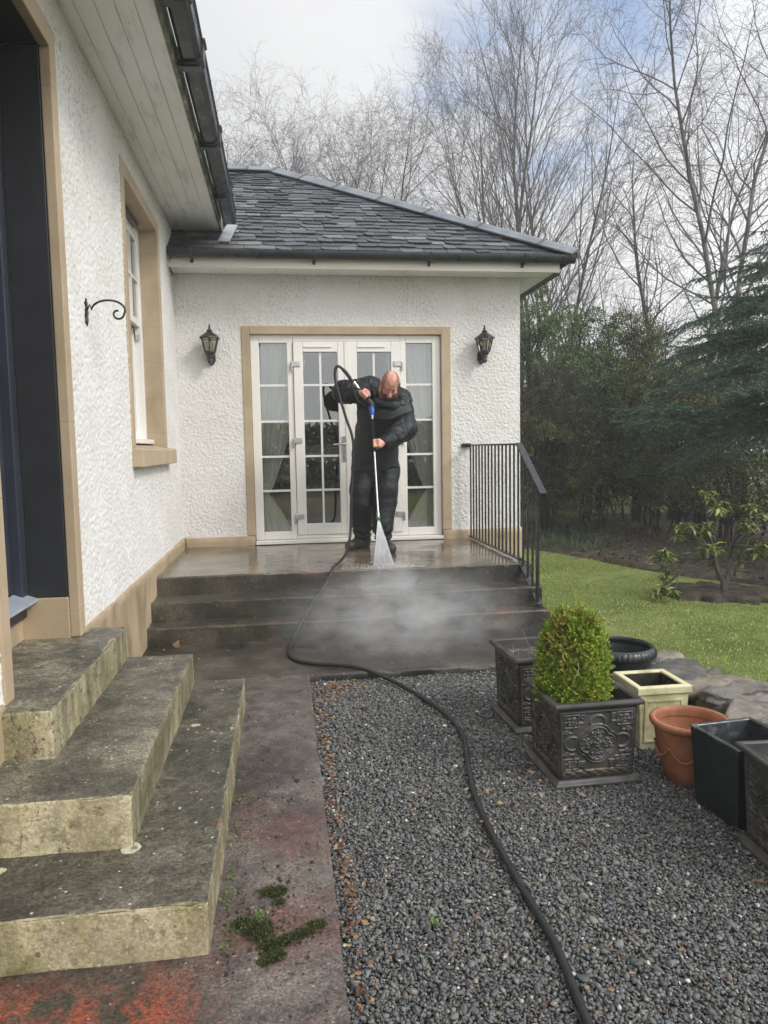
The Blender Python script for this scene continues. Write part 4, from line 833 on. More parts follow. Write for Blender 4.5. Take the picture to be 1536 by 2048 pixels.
# ------------------------------------------------------------------ front steps (left) and garden steps with landing (back)
fs = thing('front_steps', 'three weathered buff concrete steps up to the navy front door', 'steps', (-0.7, 3.0, 0.08))
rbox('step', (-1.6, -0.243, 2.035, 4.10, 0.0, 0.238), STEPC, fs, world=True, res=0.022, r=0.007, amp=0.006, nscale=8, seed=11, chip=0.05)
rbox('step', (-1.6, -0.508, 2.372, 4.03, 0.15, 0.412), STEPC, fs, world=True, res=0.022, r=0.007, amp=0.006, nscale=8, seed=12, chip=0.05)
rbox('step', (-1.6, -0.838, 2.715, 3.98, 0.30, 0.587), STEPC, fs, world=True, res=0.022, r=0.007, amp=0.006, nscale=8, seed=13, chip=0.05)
gs = thing('garden_steps', 'dark wet concrete steps with a broad landing below the french doors', 'steps', (0.5, 6.0, 0.08))
rbox('landing', (-1.04, 2.06, 5.98, 7.83, -0.1, 0.507), [LANDM, WETSTEP], gs, world=True, res=0.035, r=0.012, amp=0.005, nscale=7, seed=21, chip=0.03)
lo = bpy.data.objects['landing'].data
lo.polygons.foreach_set('material_index', [0 if (p.normal.z > 0.6) else 1 for p in lo.polygons])
rbox('step', (-1.04, 2.05, 5.695, 6.1, -0.1, 0.36), WETSTEP, gs, world=True, res=0.03, r=0.012, amp=0.006, nscale=8, seed=22, chip=0.035)
rbox('step', (-1.04, 2.04, 5.485, 5.8, -0.1, 0.215), WETSTEP, gs, world=True, res=0.03, r=0.012, amp=0.006, nscale=8, seed=23, chip=0.035)

# ------------------------------------------------------------------ railing
rl = thing('handrail', 'black iron railing with square bars down the right side of the garden steps', 'railing', (1.975, 7.0, 0.507))
m = MB(); m.bar((1.975, 7.79, 1.505), (1.975, 6.06, 1.505), 0.05, 0.018); m.build('top_rail', IRON, rl, world=True, bevel=0.002)
m = MB(); m.bar((1.975, 6.075, 1.512), (1.985, 5.50, 1.118), 0.055, 0.018); m.build('top_rail', IRON, rl, world=True, bevel=0.002)
m = MB(); m.bar((1.975, 7.74, 0.535), (1.975, 6.02, 0.535), 0.045, 0.014); m.build('bottom_rail', IRON, rl, world=True, bevel=0.002)
m = MB(); m.bar((1.975, 6.05, 0.537), (1.985, 5.585, 0.235), 0.05, 0.014); m.build('bottom_rail', IRON, rl, world=True, bevel=0.002)
m = MB(); m.box(1.90, 2.0, 7.765, 7.79, 1.485, 1.525); m.build('wall_bracket', IRON, rl, world=True, bevel=0.003)
for k in range(15):
    y = 7.70 - k * (7.70 - 6.09) / 14; m = MB(); m.box(1.968, 1.982, y - 0.007, y + 0.007, 0.543, 1.496); m.build('baluster', IRON, rl, world=True)
for k in range(4):
    t = (k + 0.75) / 4; y = 6.06 - t * 0.475; zt = 1.512 - (6.075 - y) * 0.685 - 0.012; zb = 0.537 - (6.05 - y) * 0.649 + 0.005
    m = MB(); w_ = 0.012 if k == 3 else 0.0075; m.box(1.978 - w_, 1.978 + w_, y - w_, y + w_, zb if k < 3 else 0.215, zt); m.build('baluster' if k < 3 else 'end_post', IRON, rl, world=True)
m = MB(); m.box(1.945, 2.01, 5.555, 5.63, 0.215, 0.222); m.build('base_plate', IRON, rl, world=True)

# ------------------------------------------------------------------ wall lanterns and scroll bracket
def lantern(loc, label, tilt):
    t = thing('wall_lantern', label, 'lantern', loc, tilt, 'black carriage lanterns either side of the french doors'); c = (0, -0.125, 0); six = 6
    m = MB(); m.lathe([(0.02, 0.19), (0.108, 0.128), (0.112, 0.118), (0.098, 0.112), (0.09, 0.118), (0.02, 0.17)], 6, c, rot=0.52); m.lathe([(0.024, 0.185), (0.03, 0.196), (0.022, 0.205), (0.008, 0.21)], 12, c); m.build('cap', LANT, t, bevel=0.002)
    m = MB(); m.lathe([(0.006, 0.205), (0.010, 0.215), (0.013, 0.226), (0.007, 0.236), (0.009, 0.243), (0.003, 0.262)], 10, c); m.build('finial', LANT, t, smooth=True)
    m = MB(); m.lathe([(0.086, 0.118), (0.055, -0.012)], 6, c, rot=0.52); m.build('lamp_glass', LGLASS, t)
    m = MB()
    for k in range(6):
        a = 0.52 + k * math.pi / 3; m.bar((c[0] + 0.087 * math.cos(a), c[1] + 0.087 * math.sin(a), 0.118), (c[0] + 0.056 * math.cos(a), c[1] + 0.056 * math.sin(a), -0.012), 0.010, 0.010, (math.cos(a), math.sin(a), 0.1))
    m.lathe([(0.062, -0.006), (0.062, -0.020), (0.05, -0.024), (0.045, -0.006)], 6, c, rot=0.52); m.build('frame', LANT, t)
    m = MB(); m.lathe([(0.02, -0.02), (0.02, 0.025), (0.014, 0.028)], 10, c); m.lathe([(0.012, 0.028), (0.028, 0.05), (0.03, 0.066), (0.02, 0.09), (0.004, 0.1)], 12, c); m.build('bulb', simple('frosted_bulb', [(0.3, (0.6, 0.56, 0.48)), (0.7, (0.7, 0.66, 0.58))], 5, 0.4), t, smooth=True)
    m = MB(); m.lathe([(0.05, -0.022), (0.046, -0.04), (0.03, -0.052), (0.034, -0.066), (0.022, -0.08), (0.030, -0.098), (0.026, -0.122), (0.006, -0.13)], 10, c)
    m.bar((0, -0.12, -0.07), (0, -0.03, -0.062), 0.026, 0.034); m.tube([(0, -0.11, -0.045), (0, -0.07, -0.02), (0, -0.035, -0.03), (0, -0.03, -0.055)], 0.008, 6)
    m.build('bracket', LANT, t, smooth=40)
    m = MB(); m.prism([(0.03, 0.0), (0.042, -0.03), (0.042, -0.085), (0.025, -0.12), (0, -0.135), (-0.025, -0.12), (-0.042, -0.085), (-0.042, -0.03), (-0.03, 0.0), (0, 0.012)], -0.034, -0.004); m.build('wall_plate', LANT, t, bevel=0.004)
    return t
lantern((-0.68, WY, 2.487), 'black wall lantern with clear glass left of the french doors, near the inside corner', 0)
lantern((2.12, WY, 2.49), 'black wall lantern with clear glass right of the french doors, above the railing', 0.06)
hk = thing('hanging_bracket', 'black wrought iron scroll bracket with leaf plate on the left wall beside the window', 'bracket', (WX, 4.25, 2.25))
m = MB(); m.prism([(4.25, 2.325), (4.272, 2.30), (4.262, 2.275), (4.285, 2.25), (4.268, 2.225), (4.272, 2.20), (4.25, 2.175), (4.228, 2.20), (4.232, 2.225), (4.215, 2.25), (4.238, 2.275), (4.228, 2.30)], WX + 0.004, WX + 0.016, 'x'); m.build('wall_plate', IRON, hk, world=True, bevel=0.004)
pts = [(WX + 0.014, 4.25, 2.262), (WX + 0.03, 4.25, 2.29)]
for k in range(14):
    a = math.pi * (1 - k / 13 * 1.12); pts.append((WX + 0.125 + 0.085 * math.cos(a) * 1.02, 4.25, 2.262 + 0.052 * math.sin(a)))
ex, ez = pts[-1][0], pts[-1][2]
for k in range(1, 16):
    a = k / 15 * 5.0; r = 0.033 - 0.0012 * k; pts.append((ex - 0.036 + r * math.cos(a) + 0.003, 4.25, ez - r * math.sin(a)))
m = MB(); m.tube(pts, 0.0058, 8); m.build('scroll_arm', IRON, hk, world=True, smooth=True)
# ------------------------------------------------------------------ pots
def mat_faux_lead():
    m, nt, b = newmat('faux_lead'); v = objc(nt); p = v
    c = ramp(nt, noise(nt, p, 7, 6, 0.6), [(0.3, (0.035, 0.034, 0.034)), (0.55, (0.072, 0.069, 0.067)), (0.75, (0.136, 0.128, 0.118))])
    z = sepz(nt, v)[2]; low = nd(nt, 'MapRange', {'Value': mth(nt, 'ABSOLUTE', mth(nt, 'SUBTRACT', z, 0.062)), 1: 0.032, 2: 0.014, 3: 0.0, 4: 1.0}).outputs[0]
    al = mth(nt, 'MULTIPLY', low, ramp(nt, noise(nt, p, 14, 5), [(0.45, 0.0), (0.62, 0.8)])); c = mixc(nt, al, c, (0.11, 0.085, 0.035))
    lk(nt, c, b, 'Base Color'); lk(nt, ramp(nt, noise(nt, p, 9, 4), [(0.35, 0.32), (0.65, 0.55)]), b, 'Roughness'); lk(nt, 0.25, b, 'Metallic')
    lk(nt, bump(nt, noise(nt, p, 120, 4), 0.2, 0.002), b, 'Normal'); return m
FLEAD = mat_faux_lead()
POTSOIL = simple('pot_soil', [(0.3, (0.02, 0.016, 0.012)), (0.6, (0.06, 0.05, 0.04)), (0.8, (0.22, 0.20, 0.18))], 40, 0.9, bmp=(60, 0.9, 0.01))
def relief(U, V):
    """moulded strapwork and quatrefoil; U,V in -1..1"""
    H = np.zeros_like(U)
    def ridge(d, w, h): return h * np.sqrt(np.clip(1 - (d / w) ** 2, 0, 1))
    fr = np.maximum(np.abs(U), np.abs(V)); H = np.maximum(H, ridge(fr - 0.93, 0.04, 0.006))
    q = np.minimum.reduce([np.hypot(U - a, V - b) - 0.27 for a, b in ((0.20, 0), (-0.20, 0), (0, 0.20), (0, -0.20))])
    H = np.maximum(H, ridge(q, 0.035, 0.009)); H = np.maximum(H, ridge(q - 0.085, 0.022, 0.006))
    ins = q < -0.03; pet = np.abs(np.sin(5 * np.arctan2(V, U)) * np.cos(22 * np.hypot(U, V)))
    blob = np.zeros_like(U)
    for a, b in ((0, 0.30), (0, -0.30), (0.30, 0), (-0.30, 0)):
        r = np.hypot(U - a, V - b); th = np.arctan2(V - b, U - a); blob = np.maximum(blob, np.where(r < 0.16, (0.5 + 0.5 * np.cos(6 * th) * np.cos(46 * r)) * 0.007, 0)); blob = np.maximum(blob, ridge(r, 0.045, 0.009))
    for a, b, s in ((0, 0.10, 0.06), (0.07, 0.02, 0.05), (-0.07, 0.02, 0.05), (0, -0.09, 0.075), (0.0, 0.0, 0.04)): blob = np.maximum(blob, ridge(np.hypot(U - a, V - b), s, 0.011))
    H = np.maximum(H, np.where(ins, blob + 0.0015 * pet, 0))
    for a, b in ((0.40, 0.80), (-0.40, 0.80), (0.40, -0.62), (-0.40, -0.62), (0.80, 0.36), (-0.80, 0.36), (0.80, -0.28), (-0.80, -0.28)):
        r = np.hypot(U - a, V - b); H = np.maximum(H, np.where(r < 0.075, 0.005 + 0.004 * np.cos(r * 130), 0))
    out = q > 0.12
    for cx_, cy_ in ((0, 0.62), (0.66, 0.03), (-0.66, 0.03)):
        d = np.hypot(U - cx_, V - cy_) - 0.19; H = np.maximum(H, np.where(out, ridge(d, 0.035, 0.007), 0))
    A, B = np.abs(U), np.where(V > 0, V, -V * 1.18)
    for (x0, x1, y0, y1) in ((0.50, 0.86, 0.50, 0.86), (0.62, 0.98, 0.34, 0.66), (0.34, 0.66, 0.62, 0.98), (0.58, 0.76, 0.58, 0.76)):
        d = np.maximum(np.abs(A - (x0 + x1) / 2) - (x1 - x0) / 2, np.abs(B - (y0 + y1) / 2) - (y1 - y0) / 2)
        H = np.maximum(H, np.where(out & (fr < 0.90), ridge(d, 0.032, 0.0065), 0))
    bot = (V < -0.76) & (V > -0.94) & (A < 0.9)
    H = np.where(bot, 0.003 + 0.006 * np.abs(np.sin(U * 11 + 0.6 * np.sin(V * 30))) * np.sqrt(np.clip(1 - ((V + 0.85) / 0.09) ** 2, 0, 1)), H)
    return H
def lead_planter(half=0.187, h=0.37):
    parts = []; n = 150
    u = np.linspace(-1, 1, n); U, V = np.meshgrid(u, u, indexing='ij'); Hh = relief(U, V)
    z0, z1 = 0.035, h - 0.03
    for k in range(4):
        zz_ = z0 + (V + 1) / 2 * (z1 - z0); hw = half - 0.020 + 0.012 * (V + 1) / 2
        x = U * hw; y = -(hw - 0.004 + Hh); a = k * math.pi / 2; ca, sa = math.cos(a), math.sin(a)
        parts.append((np.stack([x * ca - y * sa, x * sa + y * ca, zz_], -1).reshape(-1, 3), grid_faces(n, n)))
    return parts
def square_lathe(prof, c0=True, c1=True):
    m = MB(); vs = []
    for (r, z) in prof: vs += [(-r, -r, z), (r, -r, z), (r, r, z), (-r, r, z)]
    f = [(i * 4 + k, i * 4 + (k + 1) % 4, (i + 1) * 4 + (k + 1) % 4, (i + 1) * 4 + k) for i in range(len(prof) - 1) for k in range(4)]
    if c0: f.append((3, 2, 1, 0))
    if c1: f.append(tuple((len(prof) - 1) * 4 + k for k in range(4)))
    m.add(vs, f); return m
V_, F_ = cat(lead_planter()); panel_me = mesh_np('relief_panel', V_, F_)
planter0 = thing('square_planter', 'grey moulded square planter holding the clipped green bush', 'planter', (1.302, 3.118, G), 0.02, 'grey moulded square planters')
def planter_parts(t):
    link('relief_panel', panel_me, FLEAD, t, smooth=True)
    square_lathe([(0.186, 0.0), (0.196, 0.004), (0.196, 0.018), (0.184, 0.028), (0.178, 0.036), (0.160, 0.036)]).build('base', FLEAD, t, bevel=0.004)
    square_lathe([(0.150, 0.30), (0.181, 0.345), (0.186, 0.350), (0.199, 0.353), (0.203, 0.362), (0.200, 0.372), (0.194, 0.376), (0.180, 0.374), (0.176, 0.362), (0.160, 0.31)], False, False).build('rim', FLEAD, t, bevel=0.003)
    square_lathe([(0.155, 0.04), (0.168, 0.30), (0.176, 0.372), (0.171, 0.372), (0.162, 0.30), (0.15, 0.06)], True, True).build('inner_wall', FLEAD, t)
    s = rbox('soil', (-0.165, 0.165, -0.165, 0.165, 0.2, 0.315), POTSOIL, t, res=0.02, r=0.01, amp=0.012, nscale=25, seed=3)
planter_parts(planter0)
p2 = copy_tree(planter0); p2.location = (1.325, 3.74, G); p2.rotation_euler = (0, 0, 0.05); p2['label'] = 'grey moulded square planter with only dead twigs, behind the bushy one'
p2.scale = (1.03, 1.03, 1.06)
p3 = copy_tree(planter0); p3.location = (1.80, 2.235, G); p3.rotation_euler = (0, 0, -0.06); p3['label'] = 'empty grey moulded square planter cut off by the right edge, beside the black cube pot'
# clipped box bush
def mat_box():
    m, nt, b = newmat('box_leaf'); r = nd(nt, 'NewGeometry').outputs['Random Per Island']; p = pos(nt)
    c = ramp(nt, r, [(0.0, (0.095, 0.175, 0.022)), (0.4, (0.215, 0.345, 0.035)), (0.75, (0.37, 0.48, 0.052)), (1.0, (0.54, 0.59, 0.09))])
    y = ramp(nt, noise(nt, p, 7, 4, 0.6), [(0.46, 0.0), (0.60, 1.0)])
    c = mixc(nt, mth(nt, 'MULTIPLY', y, mth(nt, 'GREATER_THAN', r, 0.42)), c, ramp(nt, r, [(0.42, (0.44, 0.46, 0.07)), (0.75, (0.44, 0.34, 0.09)), (1.0, (0.50, 0.30, 0.10))]))
    lk(nt, c, b, 'Base Color'); lk(nt, 0.38, b, 'Roughness')
    t = nd(nt, 'BsdfTranslucent', {'Color': c}); mx = nd(nt, 'MixShader', {0: 0.25, 1: b.outputs[0], 2: t.outputs[0]}); nt.links.new(mx.outputs[0], nt.nodes['Material Output'].inputs[0]); return m
bush = thing('box_bush', 'clipped dome of small bright green leaves with browned patches, growing in the front planter', 'bush', (1.272, 3.15, 0.32))
r = np.random.default_rng(12); n = 2100
d = r.normal(size=(n, 3)); d = unit(d); d[:, 2] = np.abs(d[:, 2]) * 1.15 - 0.30; d = unit(d)
lump = 1 + 0.16 * vnoise(d, 2.4, 5) + 0.15 * vnoise(d, 6, 6)
se = (np.hypot(d[:, 0], d[:, 1]) ** 2.4 + np.abs(d[:, 2]) ** 2.4) ** (-1 / 2.4)      # squarish dome
base = d * se[:, None] * np.array([0.153, 0.153, 0.308]) * lump[:, None] * r.uniform(0.60, 1.0, n)[:, None] ** 0.4 + [0, 0, 0.125]
ax = unit(d * [1, 1, 0.75] + r.normal(0, 0.25, (n, 3)) + [0, 0, 0.5])
Cs, As, Ns, Ls = [], [], [], []; lsh = 0.050 * r.lognormal(0, 0.35, n)
for k in range(11):
    t = k / 10; c_ = base + ax * ((lsh * (t - 0.62))[:, None]); a = k * 1.57 + r.uniform(0, 1.0, n); s1 = unit(np.cross(ax, [0.31, 0.2, 0.93])); s2 = np.cross(ax, s1)
    o = s1 * np.cos(a)[:, None] + s2 * np.sin(a)[:, None]
    for sg in (1, -1):
        Cs.append(c_); As.append(o * sg * (1.0 - 0.6 * t) + ax * (0.5 + 0.7 * t) + r.normal(0, 0.25, (n, 3))); Ns.append(ax + r.normal(0, 0.3, (n, 3))); Ls.append(r.uniform(0.013, 0.021, n) * (1.1 - 0.35 * t))
Cs, As, Ns, Ls = map(np.concatenate, (Cs, As, Ns, Ls))
BOXM = mat_box()
link('foliage', mesh_np('foliage', *leaves_np(Cs, As, Ns, Ls, Ls * 0.62, 0.12, 0.12)), BOXM, bush, smooth=False)
lines = np.stack([base * 0.15 + [0, 0, 0.02], base * 0.55 + r.normal(0, 0.01, (n, 3)), base - ax * 0.03, base + ax * 0.012], 1)
link('stem', mesh_np('stem', *tubes_np(lines[:900], np.tile(np.array([0.003, 0.002, 0.0012, 0.0006]), (900, 1)), 4)), simple('box_stem', [(0.3, (0.07, 0.06, 0.03)), (0.7, (0.16, 0.13, 0.06))], 20, 0.8), bush)
bl = MB()
for (x, y, z, l, s) in ((-0.045, -0.150, 0.20, 0.13, 1), (-0.085, -0.125, 0.25, 0.07, -1)):
    q = [(x + s * 0.012 * math.sin(k * 0.9), y - 0.012 * math.sin(k * .5), z - l * k / 6 + l / 2) for k in range(7)]
    bl.tube(q, [0.0006, 0.0014, 0.002, 0.0022, 0.002, 0.0014, 0.0005], 5)
bl.build('dry_grass_blade', simple('dry_blade', [(0.3, (0.34, 0.30, 0.14)), (0.7, (0.44, 0.38, 0.20))], 20, 0.6), bush)
# dead twigs in the planter behind
tw = []
for k in range(90):
    b0 = np.array([1.36 + rng.normal(0, 0.06), 3.72 + rng.normal(0, 0.07), 0.355]); dd = np.array([rng.normal(0, 0.5), rng.normal(0, 0.5), rng.uniform(0.2, 0.9)]); dd /= np.linalg.norm(dd); l = rng.uniform(0.05, 0.13)
    tw.append([b0, b0 + dd * l * 0.5 + rng.normal(0, 0.012, 3), b0 + dd * l + rng.normal(0, 0.02, 3)])
tag(link('dead_plant', mesh_np('dead_plant', *tubes_np(np.array(tw), np.tile([0.0016, 0.0012, 0.0006], (90, 1)), 4)), simple('bleached_twig', [(0.3, (0.16, 0.15, 0.14)), (0.7, (0.34, 0.32, 0.30))], 30, 0.8)), 'tangle of bleached dead stems in the rear grey planter', 'plant')
# cream square pot
CREAM = simple('cream_pot', [(0.34, (0.36, 0.33, 0.17)), (0.46, (0.60, 0.565, 0.345)), (0.7, (0.68, 0.645, 0.43))], 5, 0.5, bmp=(80, 0.1, 0.001))
DARKIN = simple('wet_pot_inside', [(0.3, (0.010, 0.010, 0.009)), (0.7, (0.05, 0.045, 0.03))], 9, (0.15, 0.5))
cp = thing('square_pot', 'pale cream square pot with panelled sides, between the bush and the stone wall', 'pot', (1.765, 3.362, G - 0.01))
square_lathe([(0.110, 0.0), (0.126, 0.285), (0.108, 0.285)], True, False).build('body', CREAM, cp, bevel=0.004)
square_lathe([(0.127, 0.288), (0.136, 0.290), (0.137, 0.322), (0.133, 0.327), (0.108, 0.327), (0.104, 0.322), (0.104, 0.25)], False, False).build('rim', CREAM, cp, bevel=0.003)
m = MB()
for k in range(4):
    a = k * math.pi / 2; ca, sa = math.cos(a), math.sin(a); q = MB()
    for (x0, x1, z0, z1, e) in ((-0.096, -0.085, 0.05, 0.262, 0.004), (0.085, 0.096, 0.05, 0.262, 0.004), (-0.085, 0.085, 0.05, 0.062, 0.004), (-0.085, 0.085, 0.25, 0.262, 0.004), (-0.03, -0.026, 0.065, 0.247, 0.0016), (0.026, 0.03, 0.065, 0.247, 0.0016)):
        f_ = lambda z: 0.1108 + 0.0155 * z / 0.285; w0, w1 = f_(z0), f_(z1)
        q.hexa([(x0, -w0 - e, z0), (x1, -w0 - e, z0), (x1, -w0 + 0.004, z0), (x0, -w0 + 0.004, z0), (x0, -w1 - e, z1), (x1, -w1 - e, z1), (x1, -w1 + 0.004, z1), (x0, -w1 + 0.004, z1)])
    m.add([(x * ca - y * sa, x * sa + y * ca, z) for x, y, z in q.v], q.f)
m.build('panel_moulding', CREAM, cp, bevel=0.0015)
square_lathe([(0.1035, 0.318), (0.095, 0.15), (0.05, 0.15)], False, True).build('inside', DARKIN, cp)
# terracotta bowl pot
TERRA = simple('terracotta', [(0.36, (0.235, 0.085, 0.040)), (0.5, (0.33, 0.130, 0.060)), (0.64, (0.38, 0.18, 0.10))], 5, 0.55, bmp=(70, 0.15, 0.002))
tp = thing('terracotta_pot', 'round orange terracotta pot with swag relief beside the black cube pot', 'pot', (1.722, 2.935, G))
m = MB(); m.lathe([(0.085, 0.0), (0.092, 0.004), (0.118, 0.07), (0.138, 0.16), (0.146, 0.225), (0.149, 0.24), (0.145, 0.243), (0.138, 0.20), (0.115, 0.08), (0.08, 0.05)], 48); m.build('body', TERRA, tp, smooth=50)
m = MB(); m.lathe([(0.146, 0.240), (0.158, 0.243), (0.166, 0.254), (0.168, 0.266), (0.163, 0.276), (0.152, 0.279), (0.144, 0.274), (0.140, 0.255), (0.138, 0.235)], 48, closed=True); m.build('rim', TERRA, tp, smooth=50)
m = MB()
for k in range(7):
    q = []
    for j in range(11):
        a = 2 * math.pi * (k + j / 10) / 7; z = 0.165 - 0.045 * math.sin(math.pi * j / 10); q.append(((0.1395 + 0.06 * (z - 0.16)) * math.cos(a), (0.1395 + 0.06 * (z - 0.16)) * math.sin(a), z))
    m.tube(q, [0.003 + 0.0035 * math.sin(math.pi * j / 10) for j in range(11)], 6); m.sphere(q[0], 0.008, 8, 6)
m.build('swag', TERRA, tp, smooth=True)
# black cube pot
MATB = simple('matt_black_resin', [(0.3, (0.007, 0.010, 0.012)), (0.7, (0.016, 0.022, 0.025))], 6, (0.4, 0.6), bmp=(200, 0.12, 0.001))
bp = thing('cube_pot', 'tall plain black square pot in front of the terracotta pot', 'pot', (1.765, 2.615, G), 0.10)
square_lathe([(0.118, 0.0), (0.122, 0.004), (0.141, 0.318), (0.125, 0.318)], True, False).build('body', MATB, bp, bevel=0.005)
square_lathe([(0.141, 0.3185), (0.144, 0.322), (0.143, 0.328), (0.127, 0.330), (0.123, 0.326), (0.112, 0.10), (0.05, 0.09)], False, True).build('rim', simple('scuffed_black_rim', [(0.3, (0.015, 0.018, 0.02)), (0.6, (0.05, 0.055, 0.06)), (0.75, (0.25, 0.26, 0.26))], 14, (0.2, 0.45)), bp, bevel=0.003)
# black urn bowl
ub = thing('urn_bowl', 'wide round black bowl planter with gadrooned rim, by the far end of the stone wall', 'pot', (1.825, 3.855, G))
m = MB(); m.lathe([(0.10, 0.0), (0.12, 0.01), (0.155, 0.10), (0.172, 0.22), (0.176, 0.315), (0.166, 0.315), (0.13, 0.14), (0.05, 0.12)], 48); m.build('body', MATB, ub, smooth=50)
prof = []; n = 120; m = MB()
for j in range(12):
    a = 2 * math.pi * j / 12; prof.append((0.186 + 0.017 * math.cos(a), 0.325 + 0.026 * math.sin(a) - 0.012 * math.cos(a)))
vs = []
for (rr_, z) in prof:
    for k in range(n):
        a = 2 * math.pi * k / n; g_ = 1 + 0.034 * (abs(math.cos(22 * a)) - 0.5) * (1 if rr_ > 0.185 else 0); vs.append((rr_ * g_ * math.cos(a), rr_ * g_ * math.sin(a), z))
m.add(vs, [(i * n + k, i * n + (k + 1) % n, ((i + 1) % 12) * n + (k + 1) % n, ((i + 1) % 12) * n + k) for i in range(12) for k in range(n)]); m.build('rim', simple('glossy_black_plastic', [(0.3, (0.010, 0.012, 0.013)), (0.7, (0.022, 0.025, 0.027))], 6, 0.28), ub, smooth=40)
# low rubble wall
STONE = None
def mat_stone():
    m, nt, b = newmat('rubble_stone'); r_ = nd(nt, 'NewGeometry').outputs['Random Per Island']; p = pos(nt)
    c = ramp(nt, r_, [(0.0, (0.090, 0.087, 0.084)), (0.35, (0.181, 0.168, 0.154)), (0.7, (0.290, 0.258, 0.215)), (1.0, (0.392, 0.319, 0.232))])
    c = mixc(nt, 0.75, c, ramp(nt, noise(nt, p, 11, 6, 0.65), [(0.3, 0.3), (0.5, 0.85), (0.72, 1.5)]), 'MULTIPLY')
    c = mixc(nt, mth(nt, 'MULTIPLY', ramp(nt, noise(nt, p, 6, 5), [(0.56, 0.0), (0.66, 1.0)]), 0.6), c, (0.26, 0.23, 0.15))
    c = mixc(nt, mth(nt, 'MULTIPLY', ramp(nt, noise(nt, p, 4, 5), [(0.60, 0.0), (0.68, 1.0)]), 0.7), c, (0.06, 0.06, 0.018))
    lk(nt, c, b, 'Base Color'); lk(nt, ramp(nt, noise(nt, p, 6, 3), [(0.4, 0.35), (0.6, 0.8)]), b, 'Roughness'); lk(nt, bump(nt, noise(nt, p, 38, 7, 0.75), 1.0, 0.02), b, 'Normal'); return m
r = np.random.default_rng(31); parts = []
def course(x0, x1, dx, y0, y1, dy, z, size, flat, base):
    C, sz = [], []
    for yy in np.arange(y0, y1, dy):
        off = r.uniform(0, dx * 0.5)
        for cxx in np.arange(x0 + off, x1 + 0.01, dx):
            fall = 0.07 * max(0, yy - 3.3); C.append((cxx + r.normal(0, dx * 0.12), yy + r.normal(0, dy * 0.15), z - fall + r.normal(0, 0.008))); sz.append(size * r.uniform(0.75, 1.3))
    return rocks(r, np.array(C), np.array(sz), flat, 0.10, base, 15)
parts.append(course(2.0, 2.26, 0.13, 0.3, 4.05, 0.17, 0.03, 0.115, (0.55, 0.8), 3)); parts.append(course(1.995, 2.25, 0.13, 0.35, 4.02, 0.16, 0.155, 0.105, (0.5, 0.75), 3))
parts.append(course(2.03, 2.26, 0.20, 0.3, 4.1, 0.24, 0.272, 0.185, (0.26, 0.34), 3)); parts.append(course(1.99, 2.27, 0.07, 0.3, 4.1, 0.11, 0.278, 0.062, (0.4, 0.6), 2))
Vc, Fc = rbox_np(1.985, 2.245, 0.2, 4.0, -0.05, 0.285, res=0.03, r=0.03, amp=0.05, nscale=9, seed=3); Vc[:, 2] -= 0.07 * np.maximum(0, Vc[:, 1] - 3.3) * (Vc[:, 2] > 0.1)
parts.append((Vc, np.concatenate([Fc[:, [0, 1, 2]], Fc[:, [0, 2, 3]]])))
Vw, Fw = cat(parts); tp_ = 0.318 - 0.07 * np.maximum(0, Vw[:, 1] - 3.3); Vw[:, 2] = np.where(Vw[:, 2] > tp_, tp_ + (Vw[:, 2] - tp_) * 0.22, Vw[:, 2]); Vw = Vw + (fbm(Vw, 16, 4, 5) * 0.024)[:, None] * np.array([0.7, 0.7, 1])
tag(link('stone_wall', mesh_np('stone_wall', Vw, Fw), mat_stone(), smooth=False), 'low rubble stone wall between the gravel and the lawn, behind the pots', 'wall')
